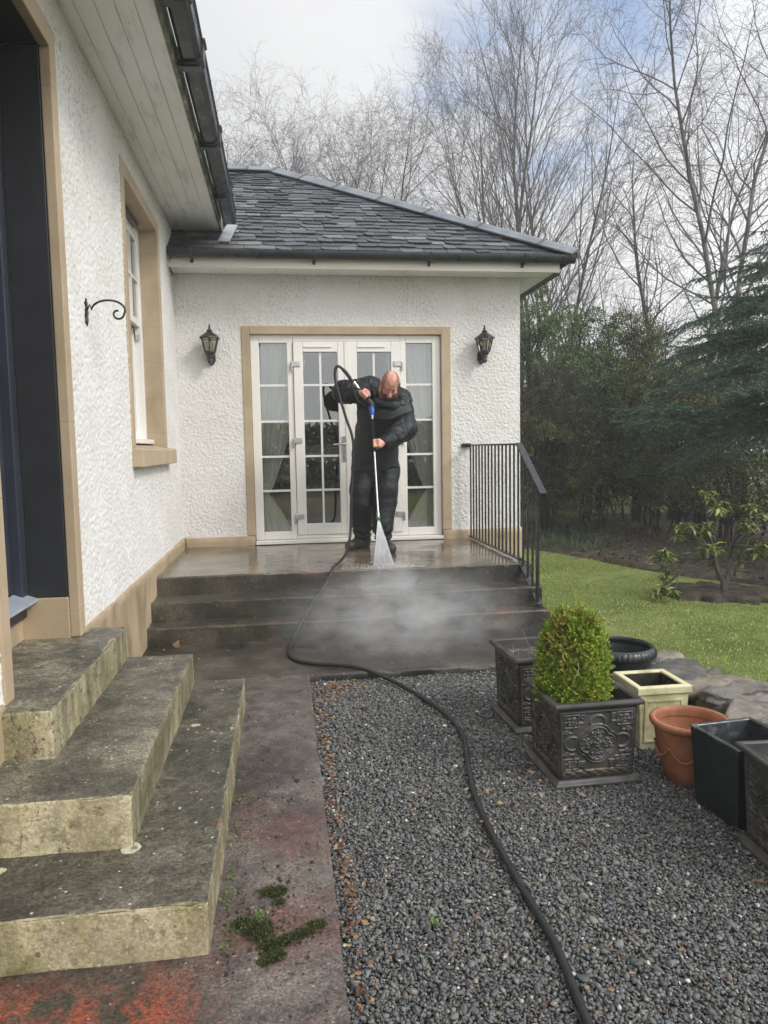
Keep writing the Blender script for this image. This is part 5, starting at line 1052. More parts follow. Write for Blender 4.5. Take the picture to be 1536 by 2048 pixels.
# ------------------------------------------------------------------ trees and shrubs
BARK = simple('birch_bark', [(0.36, (0.060, 0.052, 0.048)), (0.5, (0.115, 0.104, 0.094)), (0.62, (0.22, 0.205, 0.188))], 9, 0.8, coords='pos', sv=(1, 1, 0.35))
TWIG = simple('winter_twigs', [(0.36, (0.085, 0.075, 0.085)), (0.64, (0.15, 0.135, 0.142))], 3, 0.8, coords='pos')
def grow_tree(name, label, base, H, seed, stems=1, spread=0.12, wig=0.10, up=0.06, first=0.30, dens=1.0, ang=(25, 50), r0=None, lean=(0, 0), droop=0.0, twigL=0.55, group='bare birches behind the house', minr=0.0024, catg='tree'):
    rng = np.random.default_rng(seed); base = np.array(base, float); big, mid, fine = [], [], []
    def branch(p, d, L, r, depth, frac0):
        n = {0: 13, 1: 9, 2: 6, 3: 5}.get(depth, 5); pts = [p]; q = p.copy(); dd = d.copy(); dirs = []
        for k in range(n - 1):
            dd = dd + rng.normal(0, wig * (1 + 0.5 * depth), 3) + np.array([0, 0, up * (1 if depth < 2 else 0.2) - droop * (depth >= 2) * (k / n)]); dd /= np.linalg.norm(dd)
            q = q + dd * L / (n - 1); pts.append(q); dirs.append(dd.copy())
        t = np.linspace(0, 1, n); rad_ = np.maximum(r * (1 - t) ** 0.8 + minr * 0.7 * (depth < 3), minr * (1 - 0.5 * t))
        (big if depth == 0 else mid if depth <= 2 and n != 5 else fine).append((np.array(pts), rad_, depth))
        if depth >= 4: return
        nch = {0: 24, 1: 11, 2: 7, 3: 4}[depth]; nch = int(nch * dens * (0.8 + 0.4 * rng.random()) * (1 if depth else min(1.4, L / 8 + 0.3)))
        for c in range(nch):
            f = frac0 + (1 - frac0) * (c + rng.random()) / nch; i = min(int(f * (n - 1)), n - 2); w = f * (n - 1) - i; pp = pts[i] * (1 - w) + pts[i + 1] * w; bd = dirs[i]
            a = rad_uni(rng, *ang); az = rng.uniform(0, 6.283); s1 = np.cross(bd, [0.3, 0.1, 0.9] if abs(bd[2]) < 0.9 else [1, 0, 0]); s1 /= np.linalg.norm(s1); s2 = np.cross(bd, s1)
            nd_ = bd * math.cos(a) + (s1 * math.cos(az) + s2 * math.sin(az)) * math.sin(a)
            rr = np.interp(f, t, rad_)
            if depth == 0: l = L * rng.uniform(0.28, 0.50) * (1.15 - 0.75 * f)
            elif depth == 1: l = L * rng.uniform(0.28, 0.52) * (1.1 - 0.5 * f)
            else: l = twigL * rng.uniform(0.5, 1.3) * (1.0 if depth == 2 else 0.55)
            branch(pp, nd_, max(l, 0.15), rr * rng.uniform(0.34, 0.52), depth + 1, 0.12)
    for s in range(stems):
        a = 6.283 * s / stems + rng.uniform(-.4, .4); sp = spread * rng.uniform(0.5, 1.3) if stems > 1 else 0
        d = np.array([math.cos(a) * sp + lean[0], math.sin(a) * sp + lean[1], 1.0]); d /= np.linalg.norm(d); hh = H * rng.uniform(0.78, 1.0) if s else H
        branch(base + np.array([math.cos(a), math.sin(a), 0]) * 0.12 * (stems > 1), d, hh, (r0 or H * 0.0066), 0, first)
    t = thing(name, label, catg, tuple(base), 0, group)
    def emit(sets, nm, m):
        parts = []
        for sides, lst in sets:
            for k in sorted({len(x[0]) for x in lst}):
                L_ = np.array([x[0] for x in lst if len(x[0]) == k]); R_ = np.array([x[1] for x in lst if len(x[0]) == k]); parts.append(tubes_np(L_, R_, sides))
        if parts: link(nm, mesh_np(nm, *cat(parts)), m, t, world=True, smooth=True)
    emit([(8, big)], 'trunk', BARK); emit([(5, mid), (3, fine)], 'crown', TWIG)
    return t
def rad_uni(rng, a, b): return math.radians(rng.uniform(a, b))
GB = 'bare birches behind the house'
def at(px, Y): return (px - 557) / 1487.3 * Y
grow_tree('birch_tree', 'tallest bare many stemmed birch rising behind the right end of the slate roof', (at(1015, 19.5), 19.5, 0), 12.9, 3, 4, 0.115, 0.045, 0.045, 0.22, 0.74, (16, 38))
grow_tree('birch_tree', 'bare upright birch just right of the tallest one behind the hip', (at(1110, 18.5), 18.5, 0), 10.2, 14, 4, 0.15, 0.05, 0.045, 0.22, 0.62, (18, 42))
grow_tree('birch_tree', 'bare low tree behind the roof nearest the gutter of the main eaves', (at(485, 21), 21, 0), 9.3, 7, 3, 0.24, 0.11, 0.05, 0.40, 0.70, (25, 55))
grow_tree('birch_tree', 'bare crooked tree behind the level ridge, second from the main eaves', (at(590, 22), 22, 0), 10.6, 5, 3, 0.22, 0.11, 0.05, 0.42, 0.70, (25, 55))
grow_tree('birch_tree', 'bare forked tree behind the upper end of the hip capping', (at(690, 21), 21, 0), 10.9, 21, 3, 0.22, 0.11, 0.05, 0.42, 0.70, (25, 55))
grow_tree('birch_tree', 'bare wide tree behind the hip capping, above the head of the man', (at(790, 20.5), 20.5, 0), 10.6, 6, 3, 0.22, 0.11, 0.05, 0.42, 0.70, (25, 55))
grow_tree('birch_tree', 'bare birch with pale leaning trunk and open crown left of the spruce', (at(1425, 16.5), 16.5, 0), 9.3, 8, 2, 0.22, 0.085, 0.04, 0.40, 0.66, (28, 58), lean=(-0.13, 0), r0=0.085)
grow_tree('birch_tree', 'large bare birch at the right edge with dense hanging twigs above the spruce', (at(1540, 15.5), 15.5, 0), 12.5, 9, 2, 0.16, 0.08, 0.05, 0.32, 0.84, (28, 60), droop=0.10)
grow_tree('birch_tree', 'small bare twiggy tree between the birches, low behind the shrubs', (at(1240, 19), 19, 0), 6.6, 10, 4, 0.26, 0.09, 0.05, 0.2, 0.5, (25, 50))
# evergreen shrubs: leaf clouds on a stem skeleton
def leafmat(name, stops, trans=0.2, rough=0.4): return island(name, stops, rough, None, trans)
HOLLY = leafmat('holly_leaf', [(0.0, (0.034, 0.067, 0.022)), (0.5, (0.083, 0.144, 0.044)), (0.85, (0.146, 0.226, 0.067)), (1.0, (0.244, 0.305, 0.116))])
OLIVE = leafmat('olive_leaf', [(0.0, (0.070, 0.084, 0.026)), (0.5, (0.146, 0.174, 0.053)), (0.85, (0.228, 0.258, 0.082)), (1.0, (0.336, 0.324, 0.138))])
HEDGE = leafmat('hedge_leaf', [(0.0, (0.035, 0.058, 0.026)), (0.5, (0.075, 0.116, 0.045)), (0.9, (0.152, 0.191, 0.070)), (1.0, (0.319, 0.312, 0.123))])
STEM = simple('dark_stem', [(0.3, (0.020, 0.017, 0.013)), (0.7, (0.055, 0.045, 0.034))], 8, 0.9, coords='pos')
def shrub(name, label, base, H, R, seed, m, n=26000, leaf=0.055, low=0.25, clumps=70, group='evergreen shrubs along the far side of the lawn', twiggy=0, stems=6, sq=1.0, catg='shrub'):
    r = np.random.default_rng(seed); base = np.array(base, float); t = thing(name, label, catg, tuple(base), 0, group)
    # clump centres fill the crown, sizes uneven so that gaps stay open between them
    u = unit(r.normal(size=(clumps, 3))); rad_ = r.uniform(0.25, 1.0, clumps) ** 0.5
    c = u * rad_[:, None] * np.array([R, R * sq, H * (1 - low) / 2]) + np.array([0, 0, H * (low + (1 - low) / 2)]); c[:, :2] *= (1.1 - 0.55 * np.clip((c[:, 2:3] - H * 0.45) / (H * 0.55), 0, 1))
    cs = r.uniform(0.16, 0.42, clumps) * R * 0.62
    k = r.integers(0, clumps, n); dd = unit(r.normal(size=(n, 3))); P = c[k] + dd * (cs[k] * r.uniform(0.35, 1.0, n) ** 0.5)[:, None] * np.array([1, 1, 0.8])
    P = P + 0.10 * r.normal(size=(n, 3)) * (r.random(n) < 0.12)[:, None]; P[:, 2] = np.maximum(P[:, 2], 0.08)
    A = unit(dd + r.normal(0, 0.6, (n, 3)) + [0, 0, 0.25]); N = unit(r.normal(0, 0.7, (n, 3)) + [0, 0, 1.0]); L = leaf * r.uniform(0.6, 1.35, n)
    link('foliage', mesh_np('foliage', *leaves_np(P + base, A, N, L, L * r.uniform(0.35, 0.6, n), 0.12, 0.15)), m, t, world=True)
    ln, rr = [], []
    for s in range(stems):
        a = r.uniform(0, 6.283); q = np.array([math.cos(a), math.sin(a), 0]); top = c[r.integers(0, clumps)]
        p0 = q * R * 0.22 * r.random(); ln.append([p0, p0 * 1.3 + [0, 0, H * 0.2], p0 + (top - p0) * 0.55 + r.normal(0, 0.08, 3), top]); rr.append(np.array([0.045, 0.035, 0.022, 0.008]) * R / 1.3)
    for s in range(clumps):
        j = c[r.integers(0, clumps)]; ln.append([j * 0.5 + [0, 0, H * 0.12], (j * 0.4 + c[s] * 0.6) + r.normal(0, 0.1, 3), c[s], c[s] + unit(r.normal(size=3)) * cs[s]]); rr.append(np.array([0.018, 0.012, 0.008, 0.003]))
    for s in range(twiggy):
        j = c[r.integers(0, clumps)]; d = unit(u[r.integers(0, clumps)] + [0, 0, 0.6] + r.normal(0, 0.5, 3)); l = r.uniform(0.3, 0.9); ln.append([j, j + d * l * 0.35, j + d * l * 0.7 + r.normal(0, 0.07, 3), j + d * l + r.normal(0, 0.12, 3)]); rr.append(np.array([0.006, 0.0045, 0.0035, 0.002]))
    link('stem', mesh_np('stem', *tubes_np(np.array(ln, float) + base, np.array(rr), 5)), STEM, t, world=True, smooth=True)
    return t
shrub('holly_bush', 'tall dark green holly nearest the corner of the house beyond the railing', (at(1085, 13), 13, 0), 4.3, 1.15, 41, HOLLY, 30000, 0.05, 0.05, 90)
shrub('holly_bush', 'tall dark glossy shrub second from the house corner with sky showing through its top', (at(1190, 13.4), 13.4, 0), 4.2, 1.15, 42, HOLLY, 26000, 0.052, 0.1, 85)
shrub('olive_shrub', 'tall olive green shrub with twiggy top left of the spruce boughs', (at(1290, 13.0), 13.0, 0), 3.9, 1.2, 43, OLIVE, 24000, 0.045, 0.1, 85, twiggy=700)
shrub('olive_shrub', 'brownish olive shrub with tangled twigs low beside the house corner', (at(1095, 11.6), 11.6, 0), 2.5, 0.85, 44, OLIVE, 15000, 0.038, 0.05, 60, twiggy=1500)
shrub('laurel_bush', 'dark middle shrub with dense foliage above the far end of the lawn', (at(1205, 11.9), 11.9, 0), 2.9, 0.95, 45, HOLLY, 22000, 0.046, 0.10, 75, twiggy=500)
shrub('olive_shrub', 'olive shrub behind the clipped hedge under the leaning birch', (at(1400, 13.2), 13.2, 0), 3.2, 1.4, 46, OLIVE, 18000, 0.05, 0.1, 70, twiggy=500)
shrub('holly_bush', 'dark shrub filling the gap behind the spruce at the right edge', (at(1530, 13.4), 13.4, 0), 4.2, 1.6, 47, HOLLY, 22000, 0.06, 0.08, 80)
shrub('laurel_bush', 'dark evergreen screen far behind the first holly and hidden mostly by it', (at(1130, 16), 16.0, 0), 3.5, 1.7, 48, HOLLY, 16000, 0.07, 0.04, 70)
shrub('laurel_bush', 'dark evergreen screen far behind the olive shrubs and hedge', (at(1330, 16.5), 16.5, 0), 3.4, 2.2, 49, OLIVE, 16000, 0.07, 0.04, 70)
# clipped hedge with bare trunks below
hd = thing('hedge', 'clipped dark hedge on bare stems along the right side of the lawn', 'hedge', (6.4, 8.6, 0)); r = np.random.default_rng(51); n = 46000
hx0, hx1, hy0, hy1 = 5.95, 6.85, 3.0, 12.0
P = np.stack([r.uniform(hx0, hx1, n), r.uniform(hy0, hy1, n), r.uniform(0.42, 1.28, n)], 1); f = r.integers(0, 3, n)
P[:, 0] = np.where(f == 0, hx0 + np.abs(r.normal(0, 0.06, n)), P[:, 0]); P[:, 2] = np.where(f == 1, 1.28 - np.abs(r.normal(0, 0.05, n)), P[:, 2])
P += (0.10 * fbm(P, 2.2, 6, 3))[:, None] * np.array([1, 0.5, 0.7]); hole = fbm(P, 3.0, 9, 3) + np.clip((0.75 - P[:, 2]) * 1.0, 0, 0.4) > 0.42; P = P[~hole]; n = len(P)
A = unit(r.normal(0, 0.7, (n, 3)) + [-0.5, 0, 0.5]); N = unit(r.normal(0, 0.6, (n, 3)) + [-0.4, 0, 0.7]); L = 0.042 * r.uniform(0.6, 1.4, n)
link('foliage', mesh_np('foliage', *leaves_np(P, A, N, L, L * 0.5, 0.1, 0.1)), HEDGE, hd, world=True)
ln, rr = [], []
for k in range(95):
    y = hy0 + (hy1 - hy0) * (k + r.random()) / 95; x = r.uniform(6.1, 6.65); ln.append([(x, y, -0.03), (x + r.normal(0, .05), y + r.normal(0, .05), 0.3), (x + r.normal(0, .12), y + r.normal(0, .12), 0.65), (x + r.normal(0, .2), y + r.normal(0, .2), 1.1)]); q = r.uniform(0.5, 1.2); rr.append(np.array([0.034, 0.026, 0.02, 0.008]) * q)
    for s in range(4): h = r.uniform(0.2, 0.6); ln.append([(x, y, h), (x + r.normal(0, .1), y + r.normal(0, .1), h + .1), (x + r.normal(0, .2), y + r.normal(0, .2), h + .22), (x + r.normal(0, .3), y + r.normal(0, .3), h + .4)]); rr.append(np.array([0.010, 0.008, 0.006, 0.003]))
link('stem', mesh_np('stem', *tubes_np(np.array(ln, float), np.array(rr), 5)), STEM, hd, world=True, smooth=True)
# spruce
NEEDLE = leafmat('spruce_needle', [(0.0, (0.020, 0.052, 0.032)), (0.5, (0.046, 0.100, 0.062)), (0.85, (0.092, 0.160, 0.105)), (1.0, (0.165, 0.235, 0.165))], 0.08, 0.5)
sp = thing('spruce_tree', 'large dark blue green spruce with drooping boughs at the right edge', 'conifer', (7.15, 9.6, 0)); r = np.random.default_rng(61)
sb = np.array([7.15, 9.6, 0.0]); HT = 4.75; ln, rr, SP, SD, SL = [], [], [], [], []
z = 1.72
while z < HT - 0.1:
    nb = 8 if z < 4 else 6; Lb = 2.45 * (1 - ((z - 0.3) / HT) ** 2.3) + 0.15; a0 = r.uniform(0, 6.28)
    for k in range(nb):
        a = a0 + 6.283 * k / nb + r.normal(0, 0.15); d = np.array([math.cos(a), math.sin(a), 0]); L = Lb * r.uniform(0.72, 1.08); zz_ = z + r.normal(0, 0.09); pts = []
        for q in np.linspace(0, 1, 6): pts.append(sb + d * L * q + np.array([0, 0, zz_ + L * (0.10 * q - 0.34 * q * q + 0.13 * q ** 3 + 0.08 * math.sin(3 * q + k))]))
        pts = np.array(pts); ln.append(pts); rr.append(np.linspace(0.028, 0.004, 6) * (0.4 + 0.6 * L / 2.4)); sd_ = np.cross(d, [0, 0, 1])
        for q in np.arange(0.16, 1.0, 0.090 / max(L, 0.5)):
            i = min(int(q * 5), 4); w = q * 5 - i; p = pts[i] * (1 - w) + pts[i + 1] * w; tb = unit(pts[i + 1] - pts[i])
            for sg in (1, -1):
                l2 = (0.20 + 0.48 * (1 - q)) * L * 0.34 * r.uniform(0.6, 1.25) + 0.10; d2 = unit(tb * 0.75 + sd_ * sg * r.uniform(0.6, 1.0) + np.array([0, 0, r.normal(-0.12, 0.18)])); m_ = max(1, int(l2 / 0.085))
                for j in range(m_): SP.append(p + d2 * l2 * j / m_ - np.array([0, 0, 0.10 * l2 * (j / m_) ** 2])); SD.append(unit(d2 + r.normal(0, 0.13, 3) - np.array([0, 0, 0.25 * j / m_]))); SL.append(0.115)
                if l2 > 0.3:
                    for j in range(m_ - 1):
                        s_ = unit(np.cross(d2, [0, 0, 1])) * (1 if j % 2 else -1); SP.append(p + d2 * l2 * (j + 0.6) / m_); SD.append(unit(d2 * 0.7 + s_ * 0.8 + r.normal(0, 0.12, 3))); SL.append(0.095)
        SP.append(pts[-1]); SD.append(unit(pts[-1] - pts[-2])); SL.append(0.13)
    z += r.uniform(0.15, 0.21)
SP, SD, SL = np.array(SP), np.array(SD), np.array(SL); parts = []; nn_ = 17; m_ = len(SP)
s1 = unit(np.cross(SD, np.array([0.21, 0.13, 0.97]))); s2 = np.cross(SD, s1)
for k in range(nn_):
    t = (k + r.random(m_)) / nn_; a = k * 2.4 + r.uniform(0, 0.8, m_); o = s1 * np.cos(a)[:, None] + s2 * np.sin(a)[:, None]
    c = SP + SD * (SL * t)[:, None]; ax = unit(SD * 0.75 + o); Ln = 0.034 * r.uniform(0.75, 1.2, m_); wv = unit(np.cross(ax, o)) * 0.0062
    V = np.stack([c - wv, c + wv, c + ax * Ln[:, None]], 1).reshape(-1, 3); parts.append((V, np.arange(m_ * 3).reshape(-1, 3)))
# needles ordered sprig by sprig; each is its own island with a random tone
V = np.concatenate([p[0].reshape(m_, 3, 3) for p in parts], axis=1).reshape(-1, 3)
link('foliage', mesh_np('foliage', V, np.arange(len(V)).reshape(-1, 3)), NEEDLE, sp, world=True)
link('branches', mesh_np('branches', *tubes_np(np.array(ln), np.array(rr), 5)), STEM, sp, world=True, smooth=True)
m = MB(); m.tube([tuple(sb + [0, 0, -0.1]), tuple(sb + [0.02, 0, 2]), tuple(sb + [0, 0.03, 4]), tuple(sb + [0, 0, HT])], [0.13, 0.10, 0.06, 0.01], 10); m.build('trunk', BARK, sp, world=True, smooth=True)
STEMG = simple('grey_brown_stem', [(0.3, (0.05, 0.042, 0.034)), (0.7, (0.12, 0.105, 0.085))], 12, 0.85, coords='pos')
# rhododendron: crooked stems with whorls of long leaves at the tips
RH = island('rhododendron_leaf', [(0.0, (0.044, 0.075, 0.019)), (0.4, (0.094, 0.138, 0.031)), (0.75, (0.213, 0.250, 0.062)), (1.0, (0.425, 0.400, 0.125))], 0.4, None, 0.25)
rh = thing('rhododendron', 'small open rhododendron with crooked trunk and yellowing leaf whorls in a bare bed', 'shrub', (4.27, 6.72, 0.03)); r = np.random.default_rng(71); b0 = np.array([4.27, 6.72, 0.02])
tips, ln, rr = [], [], []
fork = b0 + [-0.10, 0, 0.34]; ln.append([b0, b0 + [0.0, 0, .09], b0 + [-.05, .02, .2], fork]); rr.append([0.032, 0.028, 0.024, 0.02]); ln.append([b0, b0 + [0.03, 0, .10], b0 + [0.08, .05, .26], b0 + [0.16, 0.1, 0.45]]); rr.append([0.026, 0.022, 0.018, 0.014])
for (dx, dy, dz) in ((-0.62, -0.05, 0.32), (-0.55, 0.1, 0.20), (-0.40, -0.1, 0.62), (-0.28, 0.15, 0.60), (-0.05, 0.0, 0.78), (0.1, -0.2, 0.62), (0.32, 0.1, 0.60), (0.5, -0.1, 0.45), (0.55, 0.2, 0.66), (-0.2, -0.2, 0.40), (0.25, -0.15, 0.36), (-0.70, -0.1, 0.05), (-0.14, 0.1, 0.92), (0.45, 0.0, 0.30), (0.75, 0.1, 0.55), (0.66, -0.1, 0.78)):
    st = fork if dx < 0.08 else b0 + [0.16, 0.1, 0.45]; e = b0 + [dx, dy, dz + 0.05]; mid_ = (st + e) / 2 + r.normal(0, 0.04, 3) + [0, 0, 0.05]; ln.append([st, st * 0.6 + mid_ * 0.4, mid_, e]); rr.append([0.014, 0.011, 0.008, 0.005]); tips.append(e)
    for s in range(2): e2 = e + r.normal(0, 0.10, 3); ln.append([mid_, mid_ * .6 + e2 * .4 + r.normal(0, .02, 3), mid_ * .3 + e2 * .7, e2]); rr.append([0.007, 0.006, 0.005, 0.004]); tips.append(e2)
link('stem', mesh_np('stem', *tubes_np(np.array(ln, float), np.array(rr), 6)), STEMG, rh, world=True, smooth=True)
parts = []
for e in tips:
    n = 20; a = r.uniform(0, 6.28, n); el = r.normal(-0.10, 0.40, n); A = np.stack([np.cos(a), np.sin(a), el], 1); L = r.uniform(0.07, 0.13, n); parts.append(leaves_np(np.tile(e, (n, 1)) + r.normal(0, 0.012, (n, 3)), A, np.tile([0, 0, 1.0], (n, 1)) + r.normal(0, 0.2, (n, 3)), L, L * 0.33, 0.15, 0.25))
link('foliage', mesh_np('foliage', *cat(parts)), RH, rh, world=True)
# moss clumps and small weeds on the path
MOSS = island('moss', [(0.0, (0.012, 0.016, 0.006)), (0.45, (0.035, 0.045, 0.012)), (0.8, (0.085, 0.10, 0.022)), (1.0, (0.15, 0.17, 0.05))], 0.9)
def moss(label, cs, seed, n):
    r = np.random.default_rng(seed); cs = np.array(cs); k = r.integers(0, len(cs), n); d = unit(r.normal(size=(n, 3))); d[:, 2] = np.abs(d[:, 2])
    P = np.stack([cs[k, 0], cs[k, 1], np.full(n, 0.078)], 1) + d * (cs[k, 2] * r.uniform(0.2, 1.0, n) ** 0.5)[:, None] * [1, 1, 0.55]; P[:, :2] += 0.006 * r.normal(size=(n, 2))
    A = unit(d + r.normal(0, 0.5, (n, 3)) + [0, 0, .5]); L = r.uniform(0.004, 0.010, n)
    tag(link('moss_clump', mesh_np('moss_clump', *leaves_np(P, A, r.normal(size=(n, 3)), L, L * 0.4, 0.1, 0.1)), MOSS), label, 'moss', 'moss clumps lying on the path')
moss('largest loose clump of green moss lying on the path', [(-0.13, 2.13, 0.035), (-0.10, 2.09, 0.030), (-0.075, 2.045, 0.030), (-0.16, 2.16, 0.022), (-0.095, 2.13, 0.028), (-0.055, 2.00, 0.022), (-0.085, 1.985, 0.014), (-0.035, 2.055, 0.018)], 81, 9000)
moss('dark elongated moss clump right of the largest one on the path', [(0.005, 2.08, 0.014), (0.03, 2.09, 0.018), (0.055, 2.11, 0.022), (0.07, 2.12, 0.016), (-0.02, 2.07, 0.012)], 82, 3200)
moss('small dark moss clump farther up the path than the others', [(-0.085, 2.31, 0.022), (-0.062, 2.295, 0.020), (-0.045, 2.31, 0.016), (-0.05, 2.25, 0.010)], 83, 2800)
rm_ = np.random.default_rng(86); n = 520; f_ = rm_.random(n) < 0.55
cx_ = np.where(f_, -0.09 + rm_.normal(0, 0.075, n), rm_.uniform(-0.23, 0.10, n)); cy_ = np.where(f_, 2.12 + rm_.normal(0, 0.13, n), rm_.uniform(1.6, 4.2, n)); ok_ = (cx_ > -0.235) & (cx_ < 0.115); cx_, cy_ = cx_[ok_], cy_[ok_]; n = len(cx_)
Vr, Fr = rocks(rm_, np.stack([cx_, cy_, np.full(n, 0.083)], 1), 0.0032 * rm_.lognormal(0, 0.5, n), (0.3, 0.6), 0.6, 0, 7, 0.45)
tag(link('moss_crumbs', mesh_np('moss_crumbs', Vr, Fr), SOIL), kind='stuff')
WEED = island('weed_leaf', [(0.0, (0.05, 0.10, 0.02)), (0.6, (0.12, 0.20, 0.05)), (1.0, (0.22, 0.30, 0.09))], 0.5, None, 0.25)
parts = []
for (x, y, q) in [(-0.222, 2.62, 6), (-0.225, 2.75, 5), (-0.22, 2.95, 7), (-0.222, 3.15, 4), (-0.21, 2.25, 5), (-0.19, 2.13, 9), (-0.21, 2.30, 8), (-0.12, 2.165, 12), (-0.1, 2.18, 7), (-0.21, 2.4, 5), (0.42, 2.12, 9), (0.30, 2.9, 5), (1.62, 1.98, 3), (-0.2, 2.06, 5)]:
    r = np.random.default_rng(int(1000 * (y + x * 3))); n = q * 3; C = np.stack([x + r.normal(0, 0.012, n), y + r.normal(0, 0.016, n), (0.085 if x < 0.13 else G + 0.012) + r.uniform(0, 0.016, n)], 1); parts.append(leaves_np(C, r.normal(0, 1, (n, 3)) + [0, 0, .5], r.normal(0, .4, (n, 3)) + [0, 0, 1], r.uniform(0.008, 0.015, n), r.uniform(0.006, 0.010, n), 0.1, 0.1))
tag(link('weeds', mesh_np('weeds', *cat(parts)), WEED), kind='stuff')

# clipped dark hedge across the drive, behind the camera: it shows in the glass of the french doors
bh = thing('hedge', 'clipped dark hedge across the far side of the drive, mirrored in the glazing', 'hedge', (1, -11, 0)); r = np.random.default_rng(77); n = 60000
P = np.stack([r.uniform(-16, 18, n), -11 + r.normal(0, 0.35, n), r.uniform(-0.05, 1, n) ** 0.8 * 2.35], 1); P[:, 2] *= 1 + 0.18 * vnoise(P * [1, 0, 0], 0.7, 4); L = 0.15 * r.uniform(0.6, 1.4, n)
link('foliage', mesh_np('foliage', *leaves_np(P, r.normal(0, 1, (n, 3)), r.normal(0, 1, (n, 3)) + [0, 1, 0], L, L * 0.6, 0.1, 0.1)), HEDGE, bh, world=True)
# ------------------------------------------------------------------ signed-distance modelling for the figure
class Vol:
    def __init__(s, lo, hi, h):
        s.lo = np.array(lo, np.float32); s.h = h; s.n = np.ceil((np.array(hi) - s.lo) / h).astype(int) + 1; s.F = np.full(s.n, 0.2, np.float32)
    def _reg(s, lo, hi, pad):
        a = np.clip(np.floor((np.array(lo) - pad - s.lo) / s.h).astype(int), 0, s.n); b = np.clip(np.ceil((np.array(hi) + pad - s.lo) / s.h).astype(int) + 1, 0, s.n)
        sl_ = tuple(slice(i, j) for i, j in zip(a, b)); ax = [s.lo[k] + s.h * np.arange(a[k], b[k], dtype=np.float32) for k in range(3)]
        return sl_, np.stack(np.meshgrid(*ax, indexing='ij'), -1)
    def comb(s, sl_, d, k, sub=False):
        f = s.F[sl_]
        if sub: d = -d; hh = np.clip(0.5 - 0.5 * (d - f) / k, 0, 1) if k > 0 else None; s.F[sl_] = np.maximum(f, d) if k <= 0 else f * hh + d * (1 - hh) + k * hh * (1 - hh)
        else:
            if k <= 0: s.F[sl_] = np.minimum(f, d)
            else: hh = np.clip(0.5 + 0.5 * (f - d) / k, 0, 1); s.F[sl_] = f * (1 - hh) + d * hh - k * hh * (1 - hh)
        return s
    def cap(s, a, b, ra, rb, k=0.02, sub=False):
        a, b = np.array(a, np.float32), np.array(b, np.float32); R = max(ra, rb); sl_, P = s._reg(np.minimum(a, b) - R, np.maximum(a, b) + R, k + 0.05)
        ba = b - a; t = np.clip(((P - a) @ ba) / max(ba @ ba, 1e-9), 0, 1); d = np.linalg.norm(P - a - t[..., None] * ba, axis=-1) - (ra + (rb - ra) * t)
        return s.comb(sl_, d, k, sub)
    def chain(s, pts, rs, k=0.02):
        for i in range(len(pts) - 1): s.cap(pts[i], pts[i + 1], rs[i], rs[i + 1], k)
        return s
    def ell(s, c, r, R=None, k=0.02, sub=False):
        c, r = np.array(c, np.float32), np.array(r, np.float32); m_ = float(r.max()); sl_, P = s._reg(c - m_, c + m_, k + 0.05); q = P - c
        if R is not None: q = q @ np.array(R, np.float32)          # columns of R are the local axes
        k0 = np.linalg.norm(q / r, axis=-1); k1 = np.linalg.norm(q / (r * r), axis=-1); d = k0 * (k0 - 1) / np.maximum(k1, 1e-6)
        return s.comb(sl_, d, k, sub)
    def wrinkle(s, fn, band=0.04):
        m_ = np.abs(s.F) < band; idx = np.argwhere(m_); P = s.lo + idx * s.h; s.F[m_] += fn(P.astype(np.float32)); return s
    def mesh(s):
        F = s.F; S_ = F < 0; n = np.array(F.shape) - 1; cnt = np.zeros(n, np.float32); acc = np.zeros(tuple(n) + (3,), np.float32)
        act = np.zeros(n, bool); c8 = [S_[a:a + n[0], b:b + n[1], c:c + n[2]] for a in (0, 1) for b in (0, 1) for c in (0, 1)]
        su_ = sum(x.astype(np.int8) for x in c8); act = (su_ > 0) & (su_ < 8); I = np.argwhere(act); ind = np.full(n, -1, np.int64); ind[act] = np.arange(len(I))
        V = np.zeros((len(I), 3), np.float32); C_ = np.zeros(len(I), np.float32)
        for ax in range(3):
            e = np.eye(3, dtype=int)[ax]; o1, o2 = np.eye(3, dtype=int)[(ax + 1) % 3], np.eye(3, dtype=int)[(ax + 2) % 3]
            for u in (0, 1):
                for v in (0, 1):
                    a = I + o1 * u + o2 * v; b = a + e; fa, fb = F[tuple(a.T)], F[tuple(b.T)]; x = (fa < 0) != (fb < 0); t = np.where(x, fa / np.where(x, fa - fb, 1), 0)
                    V += np.where(x[:, None], a + e * t[:, None], 0); C_ += x
        V = s.lo + s.h * V / np.maximum(C_, 1)[:, None]; Q = []
        for ax in range(3):
            e = np.eye(3, dtype=int)[ax]; u, v = np.eye(3, dtype=int)[(ax + 1) % 3], np.eye(3, dtype=int)[(ax + 2) % 3]
            A = S_[tuple(slice(0, -1) if k == ax else slice(1, -1) for k in range(3))]; B = S_[tuple(slice(1, None) if k == ax else slice(1, -1) for k in range(3))]
            for flip, M_ in ((False, A & ~B), (True, ~A & B)):
                J = np.argwhere(M_) + (1 - e)
                q = np.stack([ind[tuple((J + w).T)] for w in (-u - v, -v, 0 * u, -u)], 1); Q.append(q[:, ::-1] if flip else q)
        return V, np.concatenate(Q)
    def build(s, name, m, parent=None, world=True):
        V, F = s.mesh(); return link(name, mesh_np(name, V, F), m, parent, world, smooth=True)
def v3(*a): return np.array(a, float)
